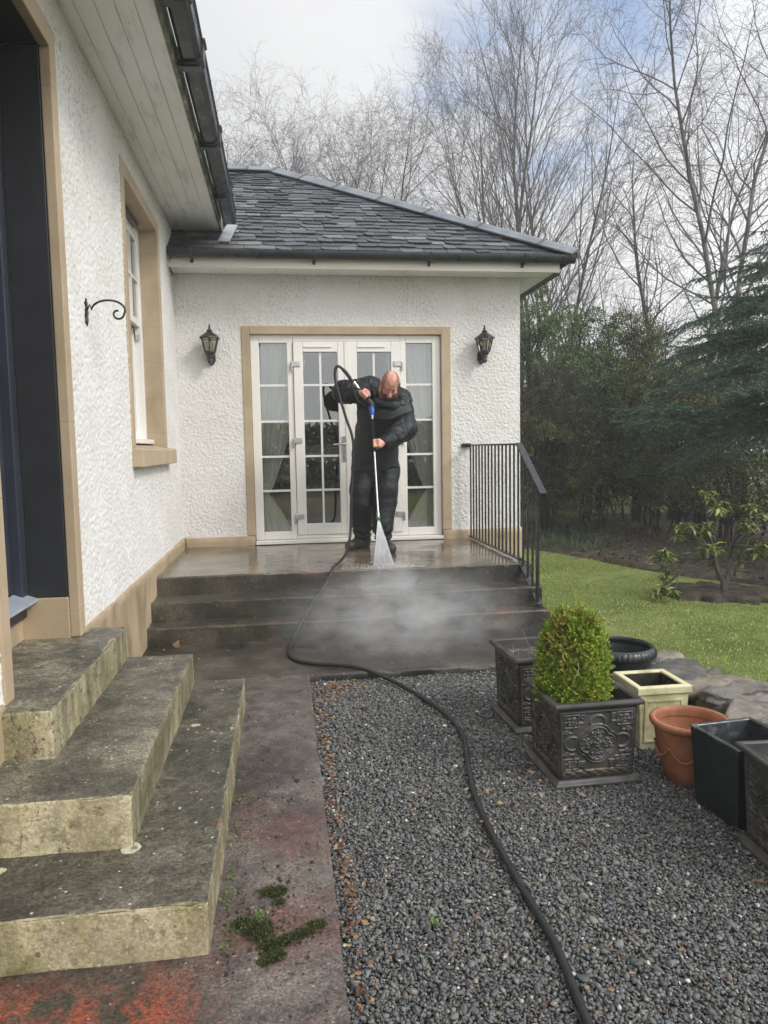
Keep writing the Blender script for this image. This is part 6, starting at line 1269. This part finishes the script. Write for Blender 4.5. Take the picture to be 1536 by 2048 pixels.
# skeleton (metres, world): landing at z = 0.507
RSH, RELB, RHAND = v3(0.835, 7.09, 2.070), v3(0.610, 7.15, 2.030), v3(0.765, 6.885, 1.985)
LSH, LELB, LHAND = v3(1.125, 7.05, 1.955), v3(1.150, 6.92, 1.665), v3(0.845, 6.655, 1.525)
PEL, CHEST, NECK = v3(0.915, 7.33, 1.36), v3(0.955, 7.13, 1.83), v3(0.985, 6.99, 2.015)
RHIP, LHIP = v3(0.795, 7.33, 1.33), v3(1.025, 7.32, 1.33)
RKN, LKN = v3(0.755, 7.22, 0.965), v3(0.975, 7.14, 0.965)
RAN, LAN = v3(0.765, 7.30, 0.60), v3(0.945, 7.08, 0.60)
HC = v3(1.005, 6.85, 2.075)
hf = unit(v3(-0.10, -0.60, -0.79)); hr = unit(np.cross(hf, v3(0.06, -0.72, 0.69))); hu = np.cross(hr, hf); HR = np.stack([hr, hf, hu], 1)
def hp_(x, y, z): return HC + hr * x + hf * y + hu * z       # head space: right, forward, up
lance_s = unit(v3(0.803, 6.302, 0.878) - v3(0.819, 6.651, 1.521))
def lance_at(z): p = v3(0.819, 6.651, 1.521); return p + lance_s * ((z - p[2]) / lance_s[2])
def head(V, off=0.0, k=0.02):
    V.ell(hp_(0, -0.012, 0.030), np.array([0.079, 0.100, 0.088]) + off, HR, k); V.ell(hp_(0, 0.028, -0.040), np.array([0.066, 0.066, 0.078]) + off, HR, 0.03)
    V.cap(hp_(0.040, 0.046, -0.078), hp_(-0.040, 0.046, -0.078), 0.034 + off, 0.034 + off, 0.03); V.cap(hp_(-0.012, 0.068, -0.094), hp_(0.012, 0.068, -0.094), 0.026 + off, 0.026 + off, 0.02)
def hand(V, c, ax, palm, grip_r, sgn, curl=1.0, spread=0.0205):
    """fist round a rod: c on the rod, ax along the rod towards the thumb side, palm = direction from the rod to the back of the hand"""
    ax = unit(ax); palm = unit(palm - ax * (palm @ ax)); side = np.cross(ax, palm) * sgn
    pc = c + palm * (grip_r + 0.017)
    V.cap(pc + ax * 0.028, pc - ax * 0.030, 0.018, 0.017, 0.012); V.cap(pc + ax * 0.020 + side * 0.020, pc - ax * 0.026 + side * 0.018, 0.016, 0.015, 0.012)
    lens = (0.92, 1.0, 0.95, 0.80)
    for i in range(4):
        o = c + ax * (0.0305 - spread * i) ; R_ = grip_r + 0.0095; pts = []
        for a in (55, 5, -55, -112, -160):
            t = math.radians(a * (0.90 + 0.1 * lens[i])); rr_ = R_ + (0.011 if a == 5 else 0.004 if a == 55 else 0); pts.append(o + palm * math.sin(t) * rr_ - side * math.cos(t) * rr_ * 1.0)
        pts[0] = o + palm * (R_ + 0.010) + side * 0.012
        V.chain(pts, [0.0105, 0.0108, 0.0098, 0.0088, 0.0076], 0.004)
    tb = c + palm * (grip_r + 0.010) + side * 0.026 + ax * 0.026
    V.chain([tb, tb + ax * 0.020 + side * 0.004 - palm * 0.018, c + ax * 0.047 - palm * (grip_r * 0.6) + side * 0.006 - side * grip_r, c + ax * 0.040 - palm * (grip_r + 0.008) - side * 0.016], [0.0145, 0.0125, 0.011, 0.0085], 0.006)
    return pc + side * 0.03
gun_ax = unit(v3(-0.105, 0.02, 0.135))                       # pistol grip, pointing up to the hose connector
lo, hi = (0.36, 6.45, 0.52), (1.42, 7.65, 2.32)
B = Vol(lo, hi, 0.0042)
B.chain([PEL, (PEL + CHEST) / 2 + [0, 0.03, 0], CHEST, NECK], [0.13, 0.125, 0.14, 0.075], 0.05); B.cap(RSH, LSH, 0.062, 0.062, 0.06)
B.chain([RHIP, RKN, RAN], [0.085, 0.058, 0.042], 0.03).chain([LHIP, LKN, LAN], [0.085, 0.058, 0.042], 0.03)
B.cap(RAN, RAN + [-0.10, -0.10, -0.05], 0.036, 0.03, 0.02); B.cap(LAN, LAN + [0.02, -0.15, -0.05], 0.036, 0.03, 0.02)
B.cap(NECK, hp_(0, -0.035, -0.03), 0.062, 0.058, 0.03); head(B)
# face: brow, sockets, nose, cheeks, lips, ears
B.cap(hp_(0.034, 0.078, 0.022), hp_(-0.034, 0.078, 0.022), 0.012, 0.012, 0.012); B.ell(hp_(0.031, 0.094, 0.003), (0.016, 0.012, 0.010), HR, 0.012, True); B.ell(hp_(-0.031, 0.094, 0.003), (0.016, 0.012, 0.010), HR, 0.012, True)
B.ell(hp_(0.031, 0.078, 0.002), (0.014, 0.010, 0.009), HR, 0.003); B.ell(hp_(-0.031, 0.078, 0.002), (0.014, 0.010, 0.009), HR, 0.003)
B.chain([hp_(0, 0.088, 0.014), hp_(0, 0.106, -0.018), hp_(0, 0.116, -0.034)], [0.008, 0.011, 0.0165], 0.008); B.ell(hp_(0.013, 0.100, -0.037), (0.009, 0.010, 0.008), HR, 0.006); B.ell(hp_(-0.013, 0.100, -0.037), (0.009, 0.010, 0.008), HR, 0.006)
for sg in (1, -1):
    B.ell(hp_(sg * 0.042, 0.068, -0.028), (0.020, 0.016, 0.018), HR, 0.015); ec = hp_(sg * 0.080, -0.012, -0.004)
    for q in range(9): a = rad(-60 + q * 37); a2 = rad(-60 + (q + 1) * 37); B.cap(ec + hf * 0.017 * math.cos(a) * -1 + hu * 0.029 * math.sin(a) + hr * sg * 0.008, ec - hf * 0.017 * math.cos(a2) + hu * 0.029 * math.sin(a2) + hr * sg * 0.008, 0.0062, 0.0062, 0.004)
    B.ell(ec, (0.005, 0.014, 0.024), HR, 0.004)
B.cap(hp_(0.020, 0.094, -0.062), hp_(-0.020, 0.094, -0.062), 0.007, 0.007, 0.004); B.cap(hp_(0.017, 0.092, -0.072), hp_(-0.017, 0.092, -0.072), 0.008, 0.008, 0.003)
# arms end in fists closed round the grip and the lance
wr_r = hand(B, RHAND, gun_ax, unit(v3(0.85, -0.15, 0.50)), 0.0165, 1)
wr_l = hand(B, LHAND, -lance_s, unit(v3(0.50, -0.85, 0.10)), 0.0135, 1)
B.chain([RSH, RELB, RELB * 0.35 + wr_r * 0.65, wr_r], [0.055, 0.045, 0.034, 0.026], 0.02); B.chain([LSH, LELB, LELB * 0.35 + wr_l * 0.65, wr_l], [0.055, 0.045, 0.034, 0.027], 0.02)
def mat_skin():
    m, nt, b = newmat('ruddy_skin'); p = pos(nt)
    c = ramp(nt, noise(nt, p, 26, 4), [(0.36, (0.46, 0.20, 0.145)), (0.5, (0.56, 0.275, 0.205)), (0.64, (0.64, 0.37, 0.285))]); lk(nt, c, b, 'Base Color'); lk(nt, 0.45, b, 'Roughness')
    lk(nt, 0.12, b, 'Subsurface Weight'); lk(nt, (1.0, 0.3, 0.15), b, 'Subsurface Radius'); lk(nt, 0.01, b, 'Subsurface Scale'); lk(nt, bump(nt, noise(nt, p, 180, 3), 0.15, 0.001), b, 'Normal'); return m
SKIN = mat_skin()
man = thing('person', 'man in black waterproofs bending forward and pressure washing the top step', 'person', (0.87, 7.15, 0.507))
body = B.build('body', SKIN, man)
# hair (shaved sides and thin crown) and ginger beard: thin shells over the head
def shell(name, off, region, m, h=0.0036, nz=0.0):
    V = Vol(HC - 0.17, HC + 0.17, h); head(V, off)
    if nz: V.wrinkle(lambda P: nz * vnoise(P, 160, 3))
    ax = [V.lo[k] + V.h * np.arange(V.n[k]) for k in range(3)]; P = np.stack(np.meshgrid(*ax, indexing='ij'), -1) - HC
    V.F = np.maximum(V.F, region(P @ hr, P @ hf, P @ hu)).astype(np.float32); return V.build(name, m, man)
HAIR = simple('short_ginger_hair', [(0.3, (0.20, 0.105, 0.06)), (0.7, (0.33, 0.19, 0.115))], 120, 0.7, bmp=(400, 0.6, 0.002), coords='pos')
BEARD = simple('ginger_beard', [(0.3, (0.10, 0.040, 0.022)), (0.7, (0.19, 0.085, 0.045))], 120, 0.75, bmp=(300, 0.8, 0.003), coords='pos')
shell('hair', 0.0022, lambda x, y, z: np.maximum(np.maximum(y - 0.058 + 0.3 * np.abs(z - 0.03), -z - 0.06 - 0.3 * y), np.where(z > 0.04, 0.040 - np.abs(x) - 0.5 * np.maximum(0, -y - 0.03), -1)), HAIR, nz=0.001)
shell('beard', 0.006, lambda x, y, z: np.maximum(np.maximum(z + 0.042 - 0.5 * np.maximum(0, np.abs(x) - 0.035), -(y - 0.004)), -(np.hypot(x / 1.5, z + 0.066) - 0.0125)), BEARD, nz=0.006)
shell('eyebrow', 0.0045, lambda x, y, z: np.maximum(np.abs(z - 0.020 - 0.12 * np.abs(x)) - 0.0055, np.maximum(np.maximum(0.014 - np.abs(x), np.abs(x) - 0.052), 0.05 - y)), BEARD, 0.003, nz=0.002)
# waterproof jacket
def mat_wax(name, a, b_c, ro):
    m, nt, b = newmat(name); p = pos(nt); lk(nt, ramp(nt, noise(nt, p, 5, 5), [(0.3, a), (0.7, b_c)]), b, 'Base Color'); lk(nt, ramp(nt, noise(nt, p, 9, 5), [(0.35, ro[0]), (0.65, ro[1])]), b, 'Roughness')
    lk(nt, 0.32, b, 'Specular IOR Level'); w = noise(nt, scalev(nt, p, (1, 1, 0.7)), 15, 5, 0.55, 1.2); lk(nt, bump(nt, w, 0.7, 0.012), b, 'Normal'); return m
WAX = mat_wax('black_waterproof_jacket', (0.005, 0.008, 0.010), (0.011, 0.015, 0.018), (0.40, 0.58)); WAXT = mat_wax('black_waterproof_trousers', (0.006, 0.008, 0.010), (0.012, 0.015, 0.017), (0.46, 0.66))
def folds(P, amp, sc, seed, sv=(1, 1, 1)):
    Q = P * np.array(sv, np.float32); w = np.stack([vnoise(Q, 5, seed + k) for k in range(3)], -1) * 0.16; n_ = vnoise(Q + w, sc, seed + 7); return amp * (np.abs(n_) * -2.2 + 0.5) + amp * 0.5 * vnoise(Q + w, sc * 2.3, seed + 11)
J = Vol(lo, hi, 0.0055)
J.chain([PEL + [0, 0, -0.11], PEL + [-0.005, -0.01, 0.07], (PEL + CHEST) / 2 + [0, 0.02, 0.06], CHEST + [0, 0.01, 0.05]], [0.215, 0.215, 0.215, 0.200], 0.06)
J.ell(PEL + [-0.005, -0.01, -0.10], (0.250, 0.195, 0.18), None, 0.05); J.ell(CHEST + [0.010, -0.01, 0.0], (0.245, 0.18, 0.26), None, 0.06)
J.cap(RSH + [0.02, 0.02, 0.0], LSH + [-0.01, 0.02, 0.0], 0.098, 0.100, 0.06); J.cap(NECK + [-0.03, 0.08, 0.02], NECK + [0.05, 0.08, -0.03], 0.085, 0.085, 0.05)
fa = RELB + (wr_r - RELB) * 0.80; J.chain([RSH, RELB + [-0.005, 0, 0.0], RELB * 0.5 + fa * 0.5, fa], [0.102, 0.106, 0.088, 0.060], 0.05)
fl_ = LELB + (wr_l - LELB) * 0.86; J.chain([LSH + [0, -0.01, -0.01], LELB, LELB * 0.5 + fl_ * 0.5, fl_], [0.108, 0.104, 0.086, 0.058], 0.05)
# stand-up collar and cape flap round the shoulders
J.chain([NECK + v3(-0.115, -0.05, -0.035), NECK + v3(-0.10, 0.055, 0.035), NECK + v3(0.0, 0.095, 0.05), NECK + v3(0.10, 0.06, 0.0), NECK + v3(0.135, -0.045, -0.065)], [0.026, 0.032, 0.034, 0.032, 0.028], 0.03)
J.chain([LSH + v3(-0.05, -0.10, -0.02), LSH + v3(0.055, -0.085, -0.035), LSH + v3(0.085, -0.03, -0.02)], [0.022, 0.024, 0.024], 0.025)
J.chain([NECK + v3(-0.10, -0.10, -0.10), NECK + v3(0.03, -0.115, -0.14), NECK + v3(0.14, -0.08, -0.12)], [0.040, 0.044, 0.040], 0.04)
J.wrinkle(lambda P: folds(P, 0.008, 9.0, 3, (1.0, 0.7, 0.35)) + folds(P, 0.0055, 16, 31, (0.45, 1, 1.0)))
def sleeve(P, a, b):
    a, b = np.array(a, np.float32), np.array(b, np.float32); ax_ = unit(b - a); t = (P - a) @ ax_; L_ = np.linalg.norm(b - a); w = np.clip(1 - np.abs(t / L_ - 0.5) / 0.75, 0, 1) * (np.linalg.norm(P - a - t[:, None] * ax_, axis=1) < 0.16)
    return 0.006 * w * np.sin(t * 105 + 11 * vnoise(P, 11, 41) + 5 * vnoise(P, 25, 43))
J.wrinkle(lambda P: sleeve(P, LSH, LELB) * 0.6 + sleeve(P, LELB, wr_l) + sleeve(P, RELB, wr_r) + sleeve(P, RSH, RELB) * 0.6)
sl_, P = J._reg(lo, hi, 0); hem = (PEL[2] - 0.075 + 0.05 * (P[..., 0] - 0.9)) - P[..., 2] + 0.012 * np.sin(P[..., 0] * 31) ; J.F = np.maximum(J.F, np.where(P[..., 2] < 1.5, hem, -1)).astype(np.float32)
for (c0, c1, r_) in ((fa, wr_r + (wr_r - RELB) * 0.3, 0.034), (fl_, wr_l + (wr_l - LELB) * 0.3, 0.036)): J.cap(c0 + (c1 - c0) * 0.02, c1, r_, r_ * 1.1, 0.004, True)
J.cap(NECK + [0.0, -0.05, 0.03], hp_(0, 0.01, -0.05), 0.075, 0.10, 0.01, True)
jk = J.build('jacket', WAX, man)
T = Vol((0.45, 6.85, 0.54), (1.30, 7.65, 1.55), 0.0055)
T.chain([PEL + [0, 0, 0.02], PEL + [0, 0, -0.08]], [0.185, 0.18], 0.05); T.ell(PEL + [0, 0.0, -0.12], (0.240, 0.175, 0.20), None, 0.04)
T.chain([RHIP + [0, 0, -0.05], RKN + [0, 0, 0.12], RKN, RAN + [0, 0, 0.14], RAN + [0.0, -0.005, 0.035]], [0.126, 0.118, 0.112, 0.102, 0.086], 0.02)
T.chain([LHIP + [0.01, 0, -0.05], LKN + [0.01, 0, 0.12], LKN + [0.005, 0, 0], LAN + [0, 0, 0.14], LAN + [0, -0.005, 0.035]], [0.126, 0.118, 0.112, 0.100, 0.084], 0.02)
T.wrinkle(lambda P: folds(P, 0.009, 8.5, 13, (1, 1, 0.3)) + 0.008 * np.sin(P[:, 2] * 95 + 9 * vnoise(P, 9, 5)) * np.clip((0.80 - P[:, 2]) / 0.16, 0.08, 1) + folds(P, 0.004, 18, 17))
sl_, P = T._reg((0.4, 6.8, 0.5), (1.4, 7.7, 1.6), 0); cut = 0.592 + 0.022 * (P[..., 1] - 7.2) / 0.1 * 0.3 - P[..., 2]; T.F = np.maximum(T.F, cut).astype(np.float32)
tr = T.build('trousers', WAXT, man)
BOOTM = simple('black_work_boot', [(0.3, (0.012, 0.012, 0.012)), (0.7, (0.030, 0.030, 0.029))], 18, 0.5, bmp=(60, 0.3, 0.003), coords='pos')
for an, toe in ((RAN, v3(-0.135, -0.125, 0)), (LAN, v3(0.045, -0.20, 0))):
    Z = 0.507; t_ = unit(toe); V = Vol(an + [-0.25, -0.32, -0.12], an + [0.2, 0.2, 0.16], 0.0045); h0 = v3(an[0], an[1], 0) - t_ * 0.035
    V.chain([v3(an[0], an[1], Z + 0.15), h0 + [0, 0, Z + 0.085], h0 + t_ * 0.11 + [0, 0, Z + 0.060], h0 + toe * 1.02 + t_ * 0.03 + [0, 0, Z + 0.048]], [0.055, 0.055, 0.048, 0.045], 0.03)
    V.chain([h0 - t_ * 0.015 + [0, 0, Z + 0.03], h0 + t_ * 0.09 + [0, 0, Z + 0.03], h0 + toe * 1.02 + t_ * 0.03 + [0, 0, Z + 0.03]], [0.046, 0.048, 0.050], 0.02)
    V.F = np.maximum(V.F, (Z + 0.002 - V._reg(V.lo, V.lo + V.n * V.h, 0)[1][..., 2])).astype(np.float32); V.build('boot', BOOTM, man)
# cape flap over the chest, its lower edge running up to the far shoulder
fp = np.array([[(0.835, 6.905, 1.835), (0.99, 6.845, 1.845), (1.11, 6.86, 1.885), (1.205, 6.93, 1.925)], [(0.84, 6.90, 1.80), (0.99, 6.835, 1.80), (1.12, 6.845, 1.845), (1.225, 6.91, 1.875)], [(0.86, 6.90, 1.765), (0.99, 6.84, 1.755), (1.12, 6.84, 1.80), (1.235, 6.885, 1.835)]], float)
fv = np.concatenate([fp.reshape(-1, 3), fp.reshape(-1, 3) + [0.0, 0.03, 0.01]]); ff = grid_faces(3, 4); fl2 = link('storm_flap', mesh_np('storm_flap', fv, np.concatenate([ff, ff[:, ::-1] + 12, np.array([(8, 9, 21, 20), (9, 10, 22, 21), (10, 11, 23, 22), (3, 15, 19, 7), (7, 19, 23, 11)])])), WAX, man, True, smooth=True)
sbm = fl2.modifiers.new('round', 'SUBSURF'); sbm.levels = 2; sbm.render_levels = 2
# press studs on the storm flap
for q in (v3(0.905, 6.90, 1.775), v3(1.075, 6.875, 1.815), v3(1.165, 6.91, 1.86)):
    m = MB(); m.sphere(q, 0.007, 8, 6); m.build('press_stud', CHROME, man, world=True, smooth=True)

# ------------------------------------------------------------------ pressure washer gun and lance
RUB = simple('black_rubber', [(0.3, (0.009, 0.010, 0.011)), (0.7, (0.018, 0.020, 0.022))], 14, 0.5, bmp=(150, 0.15, 0.001), coords='pos')
BLUE = simple('blue_plastic', [(0.3, (0.008, 0.075, 0.36)), (0.7, (0.012, 0.10, 0.45))], 20, 0.35); GREEN = simple('green_plastic', [(0.3, (0.02, 0.28, 0.06)), (0.7, (0.03, 0.36, 0.09))], 20, 0.35)
pw = thing('pressure_washer_lance', 'black trigger gun with blue coupling and long steel lance held by the man', 'pressure washer', tuple(RHAND))
g0 = RHAND + gun_ax * 0.075; g1 = RHAND - gun_ax * 0.062; top = lance_at(1.895)
m = MB(); m.tube([tuple(g0), tuple(RHAND), tuple(g1)], [0.015, 0.0165, 0.019], 12); m.build('grip', RUB, pw, world=True, smooth=50)
m = MB(); m.tube([tuple(g1 + gun_ax * 0.01), tuple(g1 * 0.5 + top * 0.5 + v3(-0.01, -0.02, 0.0)), tuple(top), tuple(lance_at(1.862))], [0.020, 0.034, 0.032, 0.022], 12)
m.build('gun_body', RUB, pw, world=True, smooth=50)
gq = [g0 - gun_ax * 0.01, g0 + v3(-0.045, -0.03, -0.03), RHAND + v3(-0.07, -0.03, -0.045), g1 + v3(-0.05, -0.02, -0.045), g1 + v3(0.0, -0.02, -0.05), top + v3(-0.01, -0.005, -0.005)]
m = MB(); m.tube([tuple(x) for x in gq], 0.0065, 8); m.build('trigger_guard', RUB, pw, world=True, smooth=True)
m = MB(); m.tube([tuple(RHAND + v3(-0.028, -0.02, -0.02)), tuple(g1 + v3(-0.022, -0.01, -0.012))], 0.006, 8); m.build('trigger', RUB, pw, world=True)
m = MB(); m.tube([tuple(lance_at(z)) for z in (1.868, 1.862, 1.835, 1.828, 1.80, 1.79)], [0.021, 0.025, 0.025, 0.022, 0.020, 0.012], 14); m.build('coupling', BLUE, pw, world=True, smooth=35)
m = MB(); m.tube([tuple(lance_at(z)) for z in (1.792, 1.775, 1.774, 1.748)], [0.011, 0.011, 0.008, 0.008], 10); m.build('lance_fitting', BRASS, pw, world=True, smooth=35)
zz_ = np.linspace(1.75, 1.46, 88); m = MB(); m.tube([tuple(lance_at(z)) for z in zz_], [0.0150 + 0.0022 * math.cos(k * math.pi) for k in range(88)], 12); m.build('lance_sleeve', RUB, pw, world=True)
m = MB(); m.tube([tuple(lance_at(1.462)), tuple(lance_at(0.93))], 0.0080, 12); m.build('lance_tube', CHROME, pw, world=True, smooth=50)
m = MB(); m.tube([tuple(lance_at(z)) for z in (0.945, 0.935, 0.915, 0.91, 0.895)], [0.010, 0.0135, 0.0135, 0.011, 0.011], 12); m.build('nozzle_holder', CHROME, pw, world=True, smooth=35)
m = MB(); m.tube([tuple(lance_at(z)) for z in (0.902, 0.900, 0.888, 0.886)], [0.012, 0.0175, 0.0175, 0.012], 14); m.build('nozzle', GREEN, pw, world=True, smooth=35)
c0 = RHAND + gun_ax * 0.075; m = MB(); ks = (0, 0.018, 0.019, 0.034, 0.035, 0.055, 0.056, 0.075); m.tube([tuple(c0 + gun_ax * k) for k in ks], [0.010, 0.010, 0.014, 0.014, 0.011, 0.011, 0.0145, 0.0145], 12); m.build('hose_connector', BRASS, pw, world=True, smooth=35)
# hose: loops up from the gun, hangs past his leg, over the steps and out across the gravel
def spline(P, n=14):
    P = np.array(P, float); P = np.vstack([2 * P[0] - P[1], P, 2 * P[-1] - P[-2]]); out = []
    for i in range(1, len(P) - 2):
        for t in np.arange(n) / n:
            out.append(0.5 * ((2 * P[i]) + (P[i + 1] - P[i - 1]) * t + (2 * P[i - 1] - 5 * P[i] + 4 * P[i + 1] - P[i + 2]) * t * t + (-P[i - 1] + 3 * P[i] - 3 * P[i + 1] + P[i + 2]) * t ** 3))
    out.append(P[-2]); return np.array(out)
HG = G + 0.020
ce = c0 + gun_ax * 0.07
hose = spline([ce, ce + gun_ax * 0.04 + [-0.01, 0, 0.006], (0.592, 6.90, 2.20), (0.535, 6.90, 2.245), (0.503, 6.90, 2.21), (0.509, 6.90, 2.09), (0.585, 6.89, 1.80), (0.650, 6.87, 1.57), (0.640, 6.86, 1.30), (0.620, 6.85, 1.00), (0.612, 6.85, 0.80), (0.595, 6.80, 0.66), (0.530, 6.55, 0.552), (0.445, 6.25, 0.527), (0.385, 6.02, 0.525), (0.34, 5.90, 0.45), (0.27, 5.76, 0.382), (0.215, 5.66, 0.345), (0.13, 5.52, 0.24), (0.065, 5.40, 0.155), (0.02, 5.22, 0.098), (0.008, 5.06, 0.0955), (0.05, 4.90, 0.0955), (0.17, 4.79, 0.0955), (0.40, 4.68, 0.0955), (0.53, 4.58, 0.078), (0.68, 4.38, HG), (0.80, 4.02, HG), (0.858, 3.72, HG), (0.852, 3.48, HG), (0.80, 3.20, HG), (0.757, 2.92, HG), (0.738, 2.62, HG), (0.739, 2.27, HG), (0.746, 1.97, HG), (0.722, 1.69, HG), (0.70, 1.3, HG), (0.72, 0.8, HG)])
m = MB(); m.tube([tuple(p) for p in hose], 0.0128, 12); ho = m.build('hose', RUB, smooth=True); tag(ho, 'long black rubber hose looping from the gun down the steps and across the gravel', 'hose')
m = MB(); m.tube([tuple(p) for p in hose[14:34]], [0.0135] + [0.0175] * 17 + [0.016, 0.0135], 12); m.build('strain_relief', RUB, ho, smooth=True)
# ------------------------------------------------------------------ the jet and the spray
imp = v3(0.82, 6.135, 0.515); noz = lance_at(0.886)
def mat_vol(name, dens_fn, aniso=0.0):
    m = bpy.data.materials.new(name); m.use_nodes = True; nt = m.node_tree
    for n in list(nt.nodes): nt.nodes.remove(n)
    out = nd(nt, 'OutputMaterial'); v = nd(nt, 'VolumePrincipled', {'Color': (0.93, 0.94, 0.96, 1), 'Density': dens_fn(nt), 'Anisotropy': aniso}); nt.links.new(v.outputs[0], out.inputs['Volume']); return m
# the fan of water: a thin flat wedge of spray
fan = thing('water_jet', 'white fan of water from the lance nozzle onto the landing edge', 'water', tuple(noz))
ri = v3(1, 0.02, 0); th_ = unit(np.cross(imp - noz, ri)); a0, a1 = 0.006, 0.088
m = MB(); V8 = []
for (c, w, t) in ((noz, a0, 0.005), (imp, a1, 0.020)): V8 += [tuple(c - ri * w - th_ * t), tuple(c + ri * w - th_ * t), tuple(c + ri * w + th_ * t), tuple(c - ri * w + th_ * t)]
m.hexa(V8)
def fand(nt):
    p = pos(nt); st = noise(nt, scalev(nt, p, (1, 0.08, 0.08)), 70, 3, 0.6)
    return mth(nt, 'MULTIPLY', ramp(nt, st, [(0.30, 0.4), (0.70, 1.0)]), 75.0)
m.build('spray_core', mat_vol('spray_core', fand, 0.3), fan, world=True)
rj = np.random.default_rng(91); ln, rr = [], []
for k in range(520):
    u = rj.uniform(-1, 1); s = rj.normal(0, 0.5); t0 = rj.uniform(0.02, 0.8); t1 = min(1, t0 + rj.uniform(0.05, 0.3)); P0 = noz + (imp - noz) * t0 + ri * u * (a0 + (a1 - a0) * t0) + th_ * s * 0.012 * t0; P1 = noz + (imp - noz) * t1 + ri * u * (a0 + (a1 - a0) * t1) + th_ * s * 0.012 * t1
    ln.append([P0, (P0 + P1) / 2, P1]); rr.append(np.array([0.0003, 0.0011, 0.0003]))
WATER = simple('white_water_spray', [(0.3, (0.80, 0.82, 0.84)), (0.7, (0.90, 0.91, 0.92))], 30, 0.4)
link('water_streaks', mesh_np('water_streaks', *tubes_np(np.array(ln), np.array(rr), 4)), WATER, fan, world=True, smooth=True)
# splash droplets and the drifting mist
n = 900; d = unit(rj.normal(0, 1, (n, 3)) * [1.6, 0.8, 0.5] + [0, -0.9, 0.35]); s = rj.random(n) ** 1.6; P = imp + ri * rj.uniform(-0.09, 0.09, n)[:, None] + d * (s * 0.42)[:, None]; P[:, 2] -= 0.6 * s * s; P[:, 2] = np.maximum(P[:, 2], np.where(P[:, 1] > 5.98, 0.51, 0.38))
Vd = (ICO_V[None] * (rj.uniform(0.0008, 0.0028, n))[:, None, None] + P[:, None]).reshape(-1, 3); Fd = (ICO_F[None] + (np.arange(n) * 12)[:, None, None]).reshape(-1, 3)
tag(link('water_droplets', mesh_np('water_droplets', Vd, Fd), WATER), kind='stuff')
mc = v3(0.84, 5.36, 0.25); mr = v3(1.15, 1.05, 0.48)
def mistd(nt):
    p = pos(nt); q = nd(nt, 'VectorMath', {0: p, 1: tuple(mc)}, operation='SUBTRACT').outputs[0]; q = nd(nt, 'VectorMath', {0: q, 1: tuple(mr)}, operation='DIVIDE').outputs[0]; l = nd(nt, 'VectorMath', {0: q}, operation='LENGTH').outputs['Value']
    wob = mth(nt, 'MULTIPLY_ADD', noise(nt, p, 2.6, 5, 0.6, 0.6), 0.9, -0.42)
    core = ramp(nt, mth(nt, 'ADD', l, wob), [(0.10, 1.0), (0.42, 0.42), (0.95, 0.0)])
    edge_ = ramp(nt, l, [(0.6, 1.0), (0.98, 0.0)])
    qi = nd(nt, 'VectorMath', {0: nd(nt, 'VectorMath', {0: p, 1: (0.82, 5.9, 0.42)}, operation='SUBTRACT').outputs[0], 1: (0.34, 0.28, 0.20)}, operation='DIVIDE').outputs[0]; li = nd(nt, 'VectorMath', {0: qi}, operation='LENGTH').outputs['Value']
    near_ = ramp(nt, mth(nt, 'ADD', li, wob), [(0.1, 1.0), (0.9, 0.0)])
    wisp = ramp(nt, noise(nt, scalev(nt, p, (1, 1, 1.6)), 4.5, 6, 0.62, 0.8), [(0.38, 0.10), (0.62, 1.0)])
    return mth(nt, 'MULTIPLY', mth(nt, 'MULTIPLY', mth(nt, 'MULTIPLY_ADD', near_, 1.8, core), wisp), mth(nt, 'MULTIPLY', edge_, 2.5))
Vm = ICO4_V * (mr * 1.04) + mc; Vm[:, 2] = np.maximum(Vm[:, 2], 0.02)
tag(link('mist', mesh_np('mist', Vm, ICO4_F), mat_vol('mist', mistd)), kind='stuff')
S.cycles.volume_step_rate = 2.0; S.cycles.volume_max_steps = 256
S.cycles.max_bounces = 8; S.cycles.transparent_max_bounces = 24; S.cycles.volume_bounces = 2

# thin haze volume over the whole garden, added to lift the dark tones
m = MB(); m.box(-60, 60, -36, 86, -1.06, 17); hz = m.build('haze', None); hm = bpy.data.materials.new('haze'); hm.use_nodes = True; ht = hm.node_tree
for n_ in list(ht.nodes): ht.nodes.remove(n_)
ho_ = nd(ht, 'OutputMaterial'); hv = nd(ht, 'VolumePrincipled', {'Color': (0.94, 0.95, 0.97, 1), 'Density': 0.0031}); ht.links.new(hv.outputs[0], ho_.inputs['Volume'])
hz.data.materials.append(hm); tag(hz, kind='stuff')
